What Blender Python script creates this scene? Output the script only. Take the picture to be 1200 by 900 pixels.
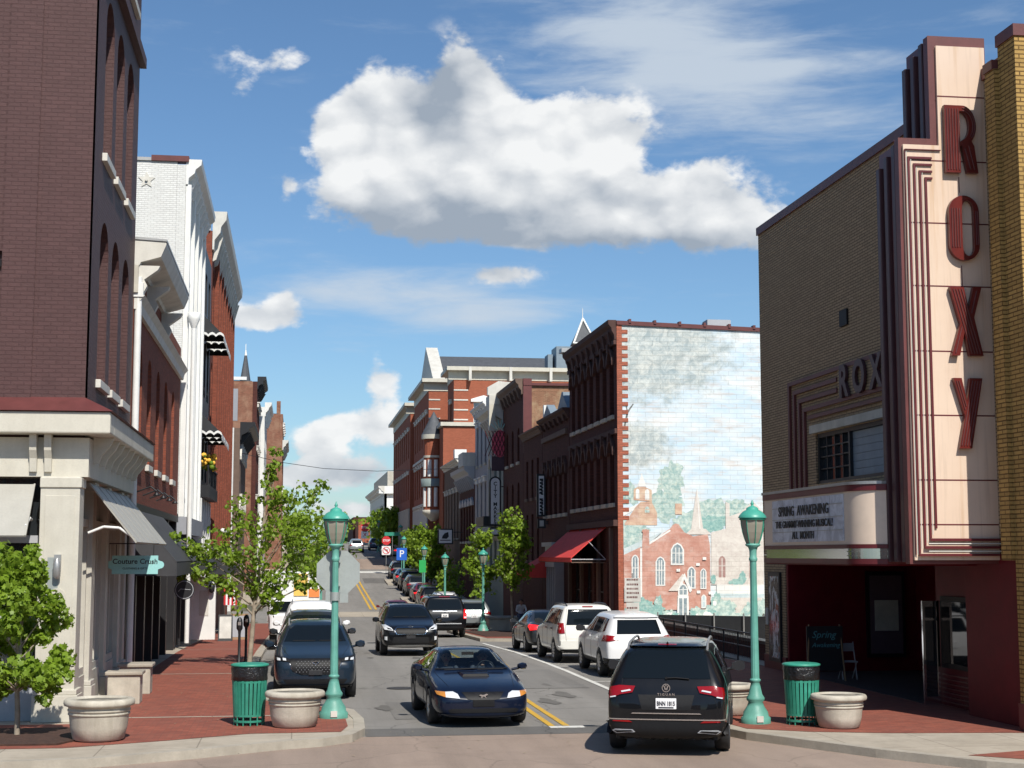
import bpy, bmesh, math, random
from mathutils import Vector, Matrix
from mathutils.bvhtree import BVHTree
R = math.radians
for o in list(bpy.data.objects): bpy.data.objects.remove(o)
scene = bpy.context.scene
COL = scene.collection

# ------------------------------------------------------------ camera
FPX, CAM_H = 1800.0, 3.2
PITCH = math.atan(200 / 1800); YAW = R(8.0146)
cd = bpy.data.cameras.new('camera'); cam = bpy.data.objects.new('camera', cd); COL.objects.link(cam)
cam.location = (0, 0, CAM_H); cam.rotation_euler = (math.pi / 2 + PITCH, 0, -YAW)
cd.sensor_width = 36; cd.lens = 54; cd.clip_start = .1; cd.clip_end = 4000
scene.camera = cam

# ------------------------------------------------------------ sun and sky
SUN_EL, SUN_AZ = R(47), R(13)             # azimuth measured from behind the camera towards the right
sdir = Vector((math.sin(SUN_AZ) * math.cos(SUN_EL), -math.cos(SUN_AZ) * math.cos(SUN_EL), math.sin(SUN_EL)))
sl = bpy.data.lights.new('sun', 'SUN'); sl.energy = 5.0; sl.angle = R(.5); sl.color = (1, .95, .87)
so = bpy.data.objects.new('sun', sl); COL.objects.link(so)
so.rotation_euler = sdir.to_track_quat('Z', 'Y').to_euler()
world = bpy.data.worlds.new('World'); scene.world = world; world.use_nodes = True
scene.view_settings.view_transform = 'Standard'; scene.view_settings.look = 'None'
scene.view_settings.exposure = .12; scene.view_settings.gamma = 1
scene.view_settings.use_curve_mapping = False

def pix_dir(u, v):                        # direction seen at a place in the sky, in world axes
    d = Vector(((u - 600) / FPX, (450 - v) / FPX, -1)).normalized()
    return (Matrix.Rotation(-YAW, 3, 'Z') @ Matrix.Rotation(math.pi / 2 + PITCH, 3, 'X')) @ d
def on_y(u, v, y):
    d = pix_dir(u, v); t = y / d.y; return (d.x * t, CAM_H + d.z * t)

class NT:                                 # short hand for node trees
    def __init__(s, t): s.t = t; s.n = t.nodes; s.n.clear()
    def add(s, typ, ins=None, **kw):
        nd = s.n.new(typ)
        for k, v in kw.items(): setattr(nd, k, v)
        for k, v in (ins or {}).items():
            sock = nd.inputs[k]
            if isinstance(v, bpy.types.NodeSocket): s.t.links.new(v, sock)
            else: sock.default_value = v
        return nd
    def math(s, op, a, b=None, c=None, clamp=False):
        ins = {0: a}
        if b is not None: ins[1] = b
        if c is not None: ins[2] = c
        return s.add('ShaderNodeMath', ins, operation=op, use_clamp=clamp).outputs[0]
    def vmath(s, op, a, b=None):
        ins = {0: a}
        if b is not None: ins[1] = b
        return s.add('ShaderNodeVectorMath', ins, operation=op)
    def mix(s, f, a, b, mode='MIX'):
        nd = s.n.new('ShaderNodeMix'); nd.data_type = 'RGBA'; nd.blend_type = mode; nd.clamp_factor = True
        for k, v in ((0, f), (6, a), (7, b)):
            if isinstance(v, bpy.types.NodeSocket): s.t.links.new(v, nd.inputs[k])
            else: nd.inputs[k].default_value = v if k == 0 else (v[0], v[1], v[2], 1)
        return nd.outputs[2]
    def ramp(s, f, a, b, smooth=False):    # map range a..b to 0..1
        nd = s.add('ShaderNodeMapRange', {0: f, 1: a, 2: b, 3: 0.0, 4: 1.0}); nd.clamp = True
        if smooth: nd.interpolation_type = 'SMOOTHSTEP'
        return nd.outputs[0]
    def noise(s, vec, scale, detail=4, rough=.55, dist=0.0):
        return s.add('ShaderNodeTexNoise', {'Vector': vec, 'Scale': scale, 'Detail': detail, 'Roughness': rough, 'Distortion': dist}).outputs[0]

def build_sky():
    w = NT(world.node_tree)
    sky = w.add('ShaderNodeTexSky', sky_type='NISHITA', sun_disc=False, sun_elevation=SUN_EL,
                sun_rotation=math.atan2(sdir.x, sdir.y), air_density=1.0, dust_density=.6, ozone_density=2.2, altitude=150)
    tc = w.add('ShaderNodeTexCoord').outputs['Generated']
    sx = w.add('ShaderNodeSeparateXYZ', {0: tc})
    az = w.math('ARCTAN2', sx.outputs[0], sx.outputs[1])          # to the right of the street
    el = w.math('ARCSINE', sx.outputs[2], clamp=False)
    flat = w.add('ShaderNodeCombineXYZ', {0: az, 1: w.math('MULTIPLY', el, 1.5), 2: 0.0}).outputs[0]
    def field(items, soft=1.0):
        acc = None
        for (u, v, ru, rv, k) in items:
            d = pix_dir(u, v); a0 = math.atan2(d.x, d.y); e0 = math.asin(d.z)
            dx = w.math('MULTIPLY', w.math('SUBTRACT', az, a0), 1800 / ru)
            dy = w.math('MULTIPLY', w.math('SUBTRACT', el, e0), 1800 / rv)
            r2 = w.math('ADD', w.math('MULTIPLY', dx, dx), w.math('MULTIPLY', dy, dy))
            g = w.math('MULTIPLY', w.math('EXPONENT', w.math('MULTIPLY', r2, -.9)), k)
            acc = g if acc is None else w.math('ADD', acc, g)
        return acc
    big = field([(455, 140, 58, 45, .75), (545, 90, 34, 42, .85), (428, 190, 50, 66, .9), (490, 252, 80, 22, .5), (520, 165, 100, 60, 1.0), (620, 175, 90, 60, 1.0),
                 (700, 180, 60, 60, .8), (600, 235, 130, 42, .85), (740, 255, 110, 42, .95), (820, 215, 40, 32, .6), (850, 262, 60, 34, .8), (395, 150, 20, 30, .5),
                 (325, 72, 50, 20, .72), (285, 105, 18, 14, .4), (335, 215, 10, 16, .45), (300, 374, 50, 15, .95), (333, 352, 16, 16, .6),
                 (582, 322, 42, 12, .5), (575, 300, 60, 12, -.45), (375, 95, 34, 34, -.5), (640, 110, 40, 22, -.3), (770, 190, 40, 20, -.25), (448, 448, 26, 24, .8), (374, 520, 26, 18, 1.0), (450, 500, 40, 22, .9), (400, 495, 22, 12, .6), (420, 556, 70, 18, .8), (340, 555, 50, 14, .6), (425, 598, 70, 10, .7)])
    wisp = field([(480, 350, 180, 26, 1.0), (430, 338, 100, 18, .6), (560, 372, 110, 18, .6), (740, 20, 150, 60, .9), (830, 80, 150, 55, 1.1), (930, 140, 120, 40, .8), (930, 80, 160, 12, .4),
                  (620, 40, 160, 20, .25), (1190, 15, 50, 16, .5), (480, 300, 220, 26, .1), (420, 540, 120, 70, .3), (1000, 70, 90, 10, .35)])
    wob = w.add('ShaderNodeTexNoise', {'Vector': flat, 'Scale': 22, 'Detail': 5, 'Roughness': .6}).outputs[1]
    wv = w.vmath('ADD', flat, w.add('ShaderNodeVectorMath', {0: w.vmath('SUBTRACT', wob, (.5, .5, .5)).outputs[0], 'Scale': .020}, operation='SCALE').outputs[0]).outputs[0]
    def puff(v, sc, det=3.0):
        o = w.add('ShaderNodeTexVoronoi', {'Vector': v, 'Scale': sc, 'Detail': det, 'Roughness': .55, 'Lacunarity': 2.2, 'Smoothness': .35}, feature='SMOOTH_F1', voronoi_dimensions='2D', normalize=True).outputs[0]
        return w.math('SUBTRACT', 1.0, o)
    pf = puff(wv, 21); up = w.vmath('ADD', wv, (.008, .016, 0)).outputs[0]; pfb = puff(up, 21, 1.0); pf0 = puff(wv, 21, 1.0)
    n1 = w.noise(flat, 11, 10, .62, .2); fine = w.noise(wv, 90, 6, .65)
    nst = w.noise(w.add('ShaderNodeMapping', {0: flat, 'Scale': (5, 17, 1), 'Rotation': (0, 0, .12)}).outputs[0], 2.0, 8, .62, .3)
    dens = w.math('ADD', w.math('MULTIPLY', w.math('MINIMUM', big, 1.05), .9), w.math('MULTIPLY', w.math('SUBTRACT', n1, .5), 1.6))
    dens = w.math('ADD', dens, w.math('MULTIPLY', w.math('SUBTRACT', pf, .60), 1.1)); dens = w.math('ADD', dens, w.math('MULTIPLY', w.math('SUBTRACT', fine, .5), .28))
    cov = w.ramp(dens, .33, .66, True)
    cov = w.math('MULTIPLY', cov, w.ramp(big, .04, .25))
    wd = w.math('ADD', w.math('MULTIPLY', wisp, .8), w.math('MULTIPLY', w.math('SUBTRACT', nst, .52), 1.9))
    wcov = w.math('MULTIPLY', w.ramp(wd, .06, 1.25, True), .85)
    lowb = field([(470, 275, 130, 34, .9), (600, 262, 90, 16, .35), (690, 225, 80, 14, .3), (720, 290, 150, 18, .6), (600, 285, 100, 14, .3), (515, 115, 42, 36, .85), (600, 335, 80, 14, .3), (450, 365, 160, 16, .3),
                  (760, 235, 90, 12, .3), (420, 570, 90, 26, .4)])
    lit = w.math('ADD', w.math('ADD', w.math('MULTIPLY', w.math('SUBTRACT', pf0, pfb), 1.0), .76), w.math('MULTIPLY', lowb, -1.0))
    lit = w.math('ADD', lit, w.math('MULTIPLY', w.math('SUBTRACT', pf, .62), .55)); lit = w.math('ADD', lit, w.math('MULTIPLY', w.math('SUBTRACT', w.noise(wv, 8, 5, .6), .5), 1.1))
    lit = w.math('ADD', lit, w.math('MULTIPLY', w.math('SUBTRACT', fine, .5), .25))
    lit = w.ramp(lit, .05, 1.0)
    K = 8.9
    ccol = w.mix(lit, (.36 * K, .42 * K, .50 * K), (.96 * K, .97 * K, .97 * K))
    base = w.mix(1.0, sky.outputs[0], (.74, .92, 1.05), 'MULTIPLY')
    c1 = w.mix(wcov, base, (.62 * K, .70 * K, .79 * K))
    c2 = w.mix(w.math('MULTIPLY', cov, .97), c1, ccol)
    bg = w.add('ShaderNodeBackground', {'Color': c2, 'Strength': .10})
    out = w.add('ShaderNodeOutputWorld'); w.t.links.new(bg.outputs[0], out.inputs[0])
build_sky()
world.cycles.sampling_method = 'MANUAL'; world.cycles.sample_map_resolution = 256

# ------------------------------------------------------------ materials
MATS = {}
def newmat(name):
    m = bpy.data.materials.new(name); m.use_nodes = True; MATS[name] = m
    return m, NT(m.node_tree)
def bsdf_out(n, col, rough=.7, metal=0.0, spec=.5, bump=None, bstr=.3, bdist=.02, coat=0.0, emis=None):
    ins = {'Roughness': rough, 'Metallic': metal, 'Specular IOR Level': spec, 'Coat Weight': coat, 'Coat Roughness': .03}
    ins['Base Color'] = col if isinstance(col, bpy.types.NodeSocket) else (*col, 1)
    p = n.add('ShaderNodeBsdfPrincipled', ins)
    if bump is not None:
        b = n.add('ShaderNodeBump', {'Height': bump, 'Strength': bstr, 'Distance': bdist}); n.t.links.new(b.outputs[0], p.inputs['Normal'])
    o = n.add('ShaderNodeOutputMaterial'); n.t.links.new(p.outputs[0], o.inputs[0]); return p
def mul(c, k): return tuple(min(1, x * k) for x in c)
def pos(n): return n.add('ShaderNodeNewGeometry').outputs['Position']
def plain(name, c, rough=.6, var=.12, scale=3.0, metal=0.0, spec=.5, bump=.15, grime=0.0, gscale=.7, coat=0.0, local=False):
    m, n = newmat(name)
    p = n.add('ShaderNodeTexCoord').outputs['Object'] if local else pos(n)
    a = n.noise(p, scale, 6); b = n.noise(p, scale * 9, 4)
    col = n.mix(n.ramp(a, .3, .7), mul(c, 1 - var), mul(c, 1 + var))
    col = n.mix(n.math('MULTIPLY', n.ramp(b, .45, .75), .25 * (1 if var else 0)), col, mul(c, .7))
    if grime:
        st = n.noise(n.add('ShaderNodeMapping', {0: p, 'Scale': (2.2, 2.2, .25)}).outputs[0], gscale, 6, .65)
        col = n.mix(n.math('MULTIPLY', n.ramp(st, .45, .72), grime), col, mul((c[0] * .75, c[1] * .68, c[2] * .58), .6))
    bsdf_out(n, col, rough, metal, spec, b if bump else None, bump, .01, coat)
    return m
def brick(name, c, mortar=None, bw=.215, bh=.072, mort=.009, var=.22, grime=.25, patch=None, bump=.6, rough=.85, painted=False, contrast=1.0):
    m, n = newmat(name); p = pos(n); s = n.add('ShaderNodeSeparateXYZ', {0: p})
    u = n.math('ADD', s.outputs[0], s.outputs[1])
    v = n.add('ShaderNodeCombineXYZ', {0: u, 1: s.outputs[2], 2: 0.0}).outputs[0]
    mortar = mortar or mul(c, .72)
    bt = n.add('ShaderNodeTexBrick', {'Vector': v, 'Color1': (*mul(c, 1 - var), 1), 'Color2': (*mul(c, 1 + var), 1), 'Mortar': (*mortar, 1),
               'Scale': 1.0, 'Mortar Size': mort, 'Mortar Smooth': .25, 'Bias': 0.0, 'Brick Width': bw, 'Row Height': bh})
    big = n.noise(v, .55, 6, .6); mid = n.noise(v, 6.0, 5, .6); fine = n.noise(v, 45.0, 3, .6)
    col = n.mix(n.math('MULTIPLY', n.ramp(big, .35, .7), .35), bt.outputs[0], mul(c, .72))
    col = n.mix(n.math('MULTIPLY', n.ramp(mid, .5, .75), .22), col, mul((c[0] * 1.1, c[1] * 1.15, c[2] * 1.15), 1.2))
    if patch:
        col = n.mix(n.math('MULTIPLY', n.ramp(n.noise(v, .9, 7, .7, .5), .45, .62), .75), col, patch)
    if grime:
        st = n.noise(n.add('ShaderNodeMapping', {0: v, 'Scale': (2.0, .22, 1)}).outputs[0], .8, 6, .65)
        col = n.mix(n.math('MULTIPLY', n.ramp(st, .48, .72), grime), col, mul(c, .42))
    h = n.math('ADD', n.math('MULTIPLY', bt.outputs[1], -1.0), n.math('MULTIPLY', n.math('ADD', mid, fine), .45))
    bsdf_out(n, col, rough, 0, .3, h, bump, .018)
    return m

B = {}
B['brown'] = brick('brown_painted_brick', (.088, .043, .041), mortar=(.077, .037, .036), bh=.082, bw=.24, mort=.007, grime=.15, bump=.9, rough=.6, var=.08)
B['red'] = brick('old_red_brick', (.23, .062, .035), mortar=(.16, .07, .05), grime=.35)
B['darkred'] = brick('dark_red_brick', (.095, .030, .022), mortar=(.06, .03, .026), grime=.35)
B['court'] = brick('orange_red_brick', (.36, .105, .055), mortar=(.28, .12, .08), grime=.1, var=.12)
B['court_shaded'] = brick('shaded_orange_red_brick', (.24, .062, .04), mortar=(.2, .09, .06), grime=.15, var=.12)  # court brick with shade put into its colour; not used on any wall
B['white'] = brick('white_painted_brick', (.72, .72, .69), mortar=(.58, .58, .55), var=.05, grime=.12, bump=.7, rough=.7)
B['cornerbrick'] = brick('corner_red_brick', (.40, .12, .07), mortar=(.3, .13, .09), grime=.1)
B['tan'] = brick('patched_tan_brick', (.27, .13, .075), mortar=(.3, .2, .13), patch=(.42, .30, .18), grime=.3)
B['yellow'] = brick('buff_brick', (.42, .265, .085), mortar=(.12, .065, .02), bw=.34, bh=.08, mort=.012, var=.16, grime=.10, bump=1.0)
B['ybuff'] = brick('buff_brick_facade', (.40, .285, .17), mortar=(.13, .09, .055), bw=.32, bh=.07, mort=.012, var=.12, grime=.12, bump=1.0)
B['towerb'] = brick('weathered_brick', (.25, .105, .065), mortar=(.22, .13, .09), patch=(.34, .2, .13), grime=.3)
M = {}
def P(k, *a, **kw): M[k] = plain(*a, **kw); return M[k]
P('cream', 'cream_painted_wood', (.56, .53, .445), .55, .06, grime=.22)
P('creamdk', 'putty_painted_wood', (.50, .475, .41), .6, .06, grime=.25)
P('white', 'white_paint', (.74, .74, .71), .55, .05, grime=.15)
P('offwhite', 'aged_white_paint', (.60, .58, .52), .6, .08, grime=.3)
P('stone', 'pale_stone', (.48, .45, .38), .8, .12, grime=.3)
P('concrete', 'concrete', (.38, .34, .275), .85, .14, grime=.2, bump=.4)
P('planter', 'cast_concrete', (.49, .45, .37), .85, .16, 4, grime=.6, bump=.35)
P('black', 'black_paint', (.016, .016, .018), .45, .1)
P('blackcloth', 'black_canvas', (.028, .030, .033), .8, .2, bump=.3)
P('greycloth', 'charcoal_canvas', (.045, .046, .05), .8, .15, bump=.3)
P('redcloth', 'red_canvas', (.72, .06, .048), .75, .1, bump=.2)
P('metal', 'galvanised_metal', (.42, .42, .41), .45, .08, metal=.6, grime=.2)
P('awnmetal', 'pale_standing_seam_metal', (.38, .365, .32), .5, .05, metal=.0, grime=.12)
P('roof', 'dark_slate', (.075, .08, .088), .7, .2)
P('maroon', 'maroon_paint', (.115, .014, .018), .42, .14, grime=.2)
P('maroonlt', 'weathered_maroon_paint', (.125, .034, .031), .5, .14, grime=.3)
P('darkredwall', 'oxblood_gloss_tile', (.12, .005, .010), .5, .15, spec=.2, bump=.05); P('hood', 'brick_coloured_moulding', (.075, .034, .026), .8, .2); P('tilefloor', 'dark_entrance_floor', (.05, .04, .038), .6, .2)
P('roxcream', 'aged_cream_enamel', (.72, .58, .46), .38, .05, .6, bump=.05, grime=.10, gscale=.5)
P('plankdk', 'dark_board', (.03, .02, .018), .7, .2)
m, n = newmat('roxcream2'); p = pos(n); a = n.noise(p, .6, 5); s_ = n.add('ShaderNodeMapping', {0: p, 'Scale': (4.5, 1, .16)}).outputs[0]
col = n.mix(n.ramp(a, .3, .7), (.66, .50, .38), (.74, .59, .46)); col = n.mix(n.math('MULTIPLY', n.ramp(n.noise(s_, .9, 6, .65), .54, .72), .6), col, (.50, .27, .09))
col = n.mix(n.math('MULTIPLY', n.ramp(n.noise(s_, 2.3, 6, .7), .52, .75), .4), col, (.36, .26, .19)); bsdf_out(n, col, .42, 0, .4, n.noise(p, 3, 3), .05, .01); M['roxcream2'] = m
P('teal', 'verdigris_teal_paint', (.125, .36, .29), .5, .16, 5, grime=.5, local=True)
P('tealdk', 'deep_green_paint', (.035, .27, .185), .45, .2, 6, grime=.4, local=True)
P('tealcap', 'teal_lantern_cap', (.06, .33, .25), .4, .15, local=True)
P('bark', 'pale_bark', (.30, .25, .19), .9, .3, 6, bump=.7, local=True)
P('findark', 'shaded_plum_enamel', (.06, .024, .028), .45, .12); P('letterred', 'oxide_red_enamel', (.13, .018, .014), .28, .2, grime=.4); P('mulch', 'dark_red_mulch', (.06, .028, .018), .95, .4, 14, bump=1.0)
P('soil', 'dry_soil', (.24, .215, .17), .95, .3, 12, bump=.8)
P('tyre', 'black_rubber', (.018, .018, .019), .75, .1, local=True)
P('trim', 'black_plastic', (.009, .009, .010), .55, .1, spec=.25, local=True)
P('alloy', 'silver_alloy', (.48, .49, .50), .3, .05, metal=.9, local=True)
P('chrome', 'chrome', (.75, .76, .78), .12, 0, metal=1.0, bump=0, local=True)
P('tin', 'slate_blue_metal', (.20, .25, .29), .5, .1, grime=.2)
P('woodsgn', 'black_sign_board', (.02, .02, .022), .5, .1)
P('skin', 'skin', (.42, .24, .17), .55, .05, local=True)
P('hair', 'dark_hair', (.03, .02, .014), .6, .1, local=True)
P('shirtw', 'white_cotton', (.74, .74, .75), .8, .05, local=True)
P('shirtd', 'dark_cotton', (.05, .055, .07), .8, .1, local=True)
P('denim', 'blue_denim', (.09, .13, .22), .85, .1, local=True)
P('tealsign', 'pale_teal_board', (.30, .60, .58), .5, .04)
P('lightgrey', 'light_grey_paint', (.40, .41, .43), .5, .06)
P('greysiding', 'grey_siding', (.30, .31, .34), .55, .05, grime=.2)
P('wood', 'worn_wood', (.28, .17, .09), .7, .2)
P('yellowpaint', 'yellow_board', (.75, .48, .10), .6, .06)
P('orange', 'orange_board', (.75, .23, .06), .6, .06)
P('signred', 'red_sign_face', (.55, .03, .035), .4, .04)
P('signblue', 'blue_sign_face', (.02, .12, .55), .4, .04)
P('signgreen', 'green_sign_face', (.03, .38, .10), .4, .04)
P('signwhite', 'white_sign_face', (.80, .80, .80), .4, .03)
P('alu', 'bare_sheet_aluminium', (.36, .39, .37), .5, .08, metal=.35, bump=.05)
P('flower', 'yellow_blossom', (.80, .45, .05), .7, .2, 20)
P('paper', 'pale_paper', (.55, .54, .50), .7, .15, 3)
P('chalk', 'chalk_line', (.10, .30, .32), .9, .1)
P('pink', 'pink_paint', (.70, .10, .16), .6, .1)
P('brownstone', 'brown_render', (.15, .10, .075), .8, .15, grime=.3)
P('mutegreen', 'grey_green_paint', (.20, .25, .24), .6, .08, grime=.2)
P('plum', 'plum_canvas', (.09, .055, .07), .8, .1)

def glassmat(name, c, rough=.04, wav=.02, spec=.9, coat=.6):
    m, n = newmat(name); p = pos(n)
    bsdf_out(n, c, rough, 0, spec, n.noise(p, 1.2, 2), wav, .1, coat=coat); return m
M['glass'] = glassmat('window_glass', (.018, .022, .026), .05, .12)
M['glassblue'] = glassmat('pale_window_glass', (.14, .17, .19), .08, .1)
M['carglass'] = glassmat('tinted_car_glass', (.006, .009, .012), .03, .01, .22, 0)
m, n = newmat('clear_windscreen')
g = n.add('ShaderNodeBsdfGlossy', {'Color': (1, 1, 1, 1), 'Roughness': .02}); t = n.add('ShaderNodeBsdfTransparent', {'Color': (.70, .80, .82, 1)})
fr = n.add('ShaderNodeFresnel', {'IOR': 1.35}); mx = n.add('ShaderNodeMixShader', {0: fr.outputs[0], 1: t.outputs[0], 2: g.outputs[0]})
o = n.add('ShaderNodeOutputMaterial'); n.t.links.new(mx.outputs[0], o.inputs[0]); M['clear'] = m
m, n = newmat('frosted_lantern_glass')
p1 = n.add('ShaderNodeBsdfPrincipled', {'Base Color': (.36, .33, .26, 1), 'Roughness': .35, 'Transmission Weight': .25, 'Specular IOR Level': .6})
o = n.add('ShaderNodeOutputMaterial'); n.t.links.new(p1.outputs[0], o.inputs[0]); M['lantern'] = m
def paint(name, c, metal=.0, rough=.3, flake=.03):
    m, n = newmat(name); p = n.add('ShaderNodeTexCoord').outputs['Object']
    dust = n.noise(p, 1.7, 5)
    col = n.mix(n.math('MULTIPLY', n.ramp(dust, .45, .8), .025), c, (.25, .23, .2))
    bsdf_out(n, col, rough, metal, .12, n.noise(p, 2.2, 2), .05, .02, coat=.6); M[name] = m; return m
paint('black_car_paint', (.004, .0045, .006)); paint('navy_car_paint', (.004, .008, .022)); paint('slate_blue_car_paint', (.012, .022, .036))
paint('darkblack_green_paint', (.012, .018, .02)); paint('white_car_paint', (.72, .72, .72), 0, .3); paint('cream_car_paint', (.70, .69, .64), 0, .3)
paint('silver_car_paint', (.33, .36, .36), .6); paint('maroon_car_paint', (.12, .012, .018)); paint('grey_car_paint', (.03, .033, .038), .3)
paint('blue_car_paint', (.03, .06, .12)); paint('green_silver_paint', (.33, .42, .38), .5)
def lensmat(name, c, em=0):
    m, n = newmat(name)
    p = bsdf_out(n, c, .15, 0, .4, n.noise(n.add('ShaderNodeTexCoord').outputs['Object'], 60, 2), .12, .01, coat=.4)
    if em: p.inputs['Emission Color'].default_value = (*c, 1); p.inputs['Emission Strength'].default_value = em
    M[name] = m
lensmat('red_lens', (.24, .003, .005)); lensmat('lit_red_lens', (.75, .012, .015), 1.6); lensmat('amber_lens', (.50, .20, .04)); lensmat('clear_lens', (.62, .64, .66))
m, n = newmat('leaf'); p = pos(n)
v = n.noise(p, 1.6, 4); q = n.noise(p, 17, 2)
lc = n.mix(n.ramp(v, .3, .7), (.12, .20, .014), (.24, .36, .03)); lc = n.mix(n.math('MULTIPLY', n.ramp(q, .48, .68), .5), lc, (.34, .44, .07))
d = n.add('ShaderNodeBsdfPrincipled', {'Base Color': lc, 'Roughness': .45, 'Specular IOR Level': .35}); t = n.add('ShaderNodeBsdfTranslucent', {'Color': n.mix(.5, lc, (.32, .48, .04))})
mx = n.add('ShaderNodeMixShader', {0: .38, 1: d.outputs[0], 2: t.outputs[0]}); o = n.add('ShaderNodeOutputMaterial'); n.t.links.new(mx.outputs[0], o.inputs[0]); M['leaf'] = m
m, n = newmat('far_leaf'); p = pos(n)
lc = n.mix(n.ramp(n.noise(p, .8, 4), .3, .7), (.045, .085, .018), (.10, .16, .035)); d = n.add('ShaderNodeBsdfPrincipled', {'Base Color': lc, 'Roughness': .7, 'Specular IOR Level': .2})
o = n.add('ShaderNodeOutputMaterial'); n.t.links.new(d.outputs[0], o.inputs[0]); M['farleaf'] = m
# asphalt
def asphalt(name, c, crack=.5, tint=(1, 1, 1)):
    m, n = newmat(name); p = pos(n)
    st = n.add('ShaderNodeMapping', {0: p, 'Scale': (1.1, .07, 1)}).outputs[0]
    a = n.noise(st, 1.0, 7, .6); b = n.noise(p, 1.1, 6, .6); f = n.noise(p, 60, 3, .7); f2 = n.noise(p, 180, 2, .7)
    col = n.mix(n.ramp(a, .3, .7), mul(c, .80), mul(c, 1.15)); col = n.mix(n.math('MULTIPLY', n.ramp(b, .5, .72), .4), col, mul(c, .68))
    col = n.mix(n.math('MULTIPLY', n.ramp(f, .5, .72), .5), col, mul((c[0] * tint[0], c[1] * tint[1], c[2] * tint[2]), 1.7))
    ck = n.add('ShaderNodeTexVoronoi', {'Vector': n.vmath('ADD', p, n.add('ShaderNodeVectorMath', {0: n.add('ShaderNodeTexNoise', {'Vector': p, 'Scale': 1.5}).outputs[1], 'Scale': .5}, operation='SCALE').outputs[0]).outputs[0], 'Scale': .32}, feature='DISTANCE_TO_EDGE').outputs[0]
    ckm = n.math('MULTIPLY', n.math('SUBTRACT', 1.0, n.ramp(ck, .002, .008)), crack)
    col = n.mix(ckm, col, mul(c, .35))
    bsdf_out(n, col, .88, 0, .35, n.math('ADD', f, f2), .5, .01); M[name] = m; return m
asphalt('asphalt', (.215, .203, .185)); asphalt('asphalt_patch', (.13, .124, .115)); asphalt('pink_paving', (.29, .225, .18), .3, (1.05, .95, .9))
m, n = newmat('brick_paving'); p = pos(n); s = n.add('ShaderNodeSeparateXYZ', {0: p})
v = n.add('ShaderNodeCombineXYZ', {0: s.outputs[0], 1: s.outputs[1], 2: 0.0}).outputs[0]
bt = n.add('ShaderNodeTexBrick', {'Vector': v, 'Color1': (.215, .062, .042, 1), 'Color2': (.31, .092, .058, 1), 'Mortar': (.14, .07, .05, 1), 'Scale': 1.0, 'Mortar Size': .006, 'Mortar Smooth': .3, 'Brick Width': .21, 'Row Height': .105})
col = n.mix(n.math('MULTIPLY', n.ramp(n.noise(v, .9, 6, .6), .4, .7), .42), bt.outputs[0], (.16, .065, .05)); col = n.mix(n.math('MULTIPLY', n.ramp(n.noise(v, 5, 5, .6), .55, .75), .3), col, (.33, .17, .12))
bsdf_out(n, col, .85, 0, .3, bt.outputs[1], -.4, .01); M['paving'] = m
m, n = newmat('worn_concrete'); p = pos(n)
col = n.mix(n.ramp(n.noise(p, .8, 7, .65), .3, .7), (.32, .275, .215), (.45, .395, .315)); col = n.mix(n.math('MULTIPLY', n.ramp(n.noise(p, 3.3, 7, .7), .5, .7), .4), col, (.2, .175, .14))
jt = n.add('ShaderNodeTexBrick', {'Vector': p, 'Scale': 1.0, 'Brick Width': 1.5, 'Row Height': 1.5, 'Mortar Size': .012}, offset=0.0).outputs[1]
col = n.mix(n.math('MULTIPLY', jt, .55), col, (.12, .10, .08))
bsdf_out(n, col, .9, 0, .3, n.noise(p, 50, 4, .7), .35, .01); M['walk'] = m
P('iron', 'cast_iron', (.05, .045, .04), .6, .2, 20, bump=.8); P('drygrit', 'dry_grit', (.30, .24, .15), .9, .3)
asphalt('asphalt_patch2', (.185, .176, .162), .2); asphalt('stain', (.135, .127, .115), .1)
def linepaint(name, c):
    m, n = newmat(name); p = pos(n)
    col = n.mix(n.math('MULTIPLY', n.ramp(n.noise(p, 9, 6, .7), .5, .68), .65), c, (.16, .15, .13)); bsdf_out(n, col, .75, 0, .3, n.noise(p, 90, 2), .3, .005); M[name] = m
linepaint('line_white', (.66, .65, .60)); linepaint('line_yellow', (.60, .36, .04))

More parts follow.
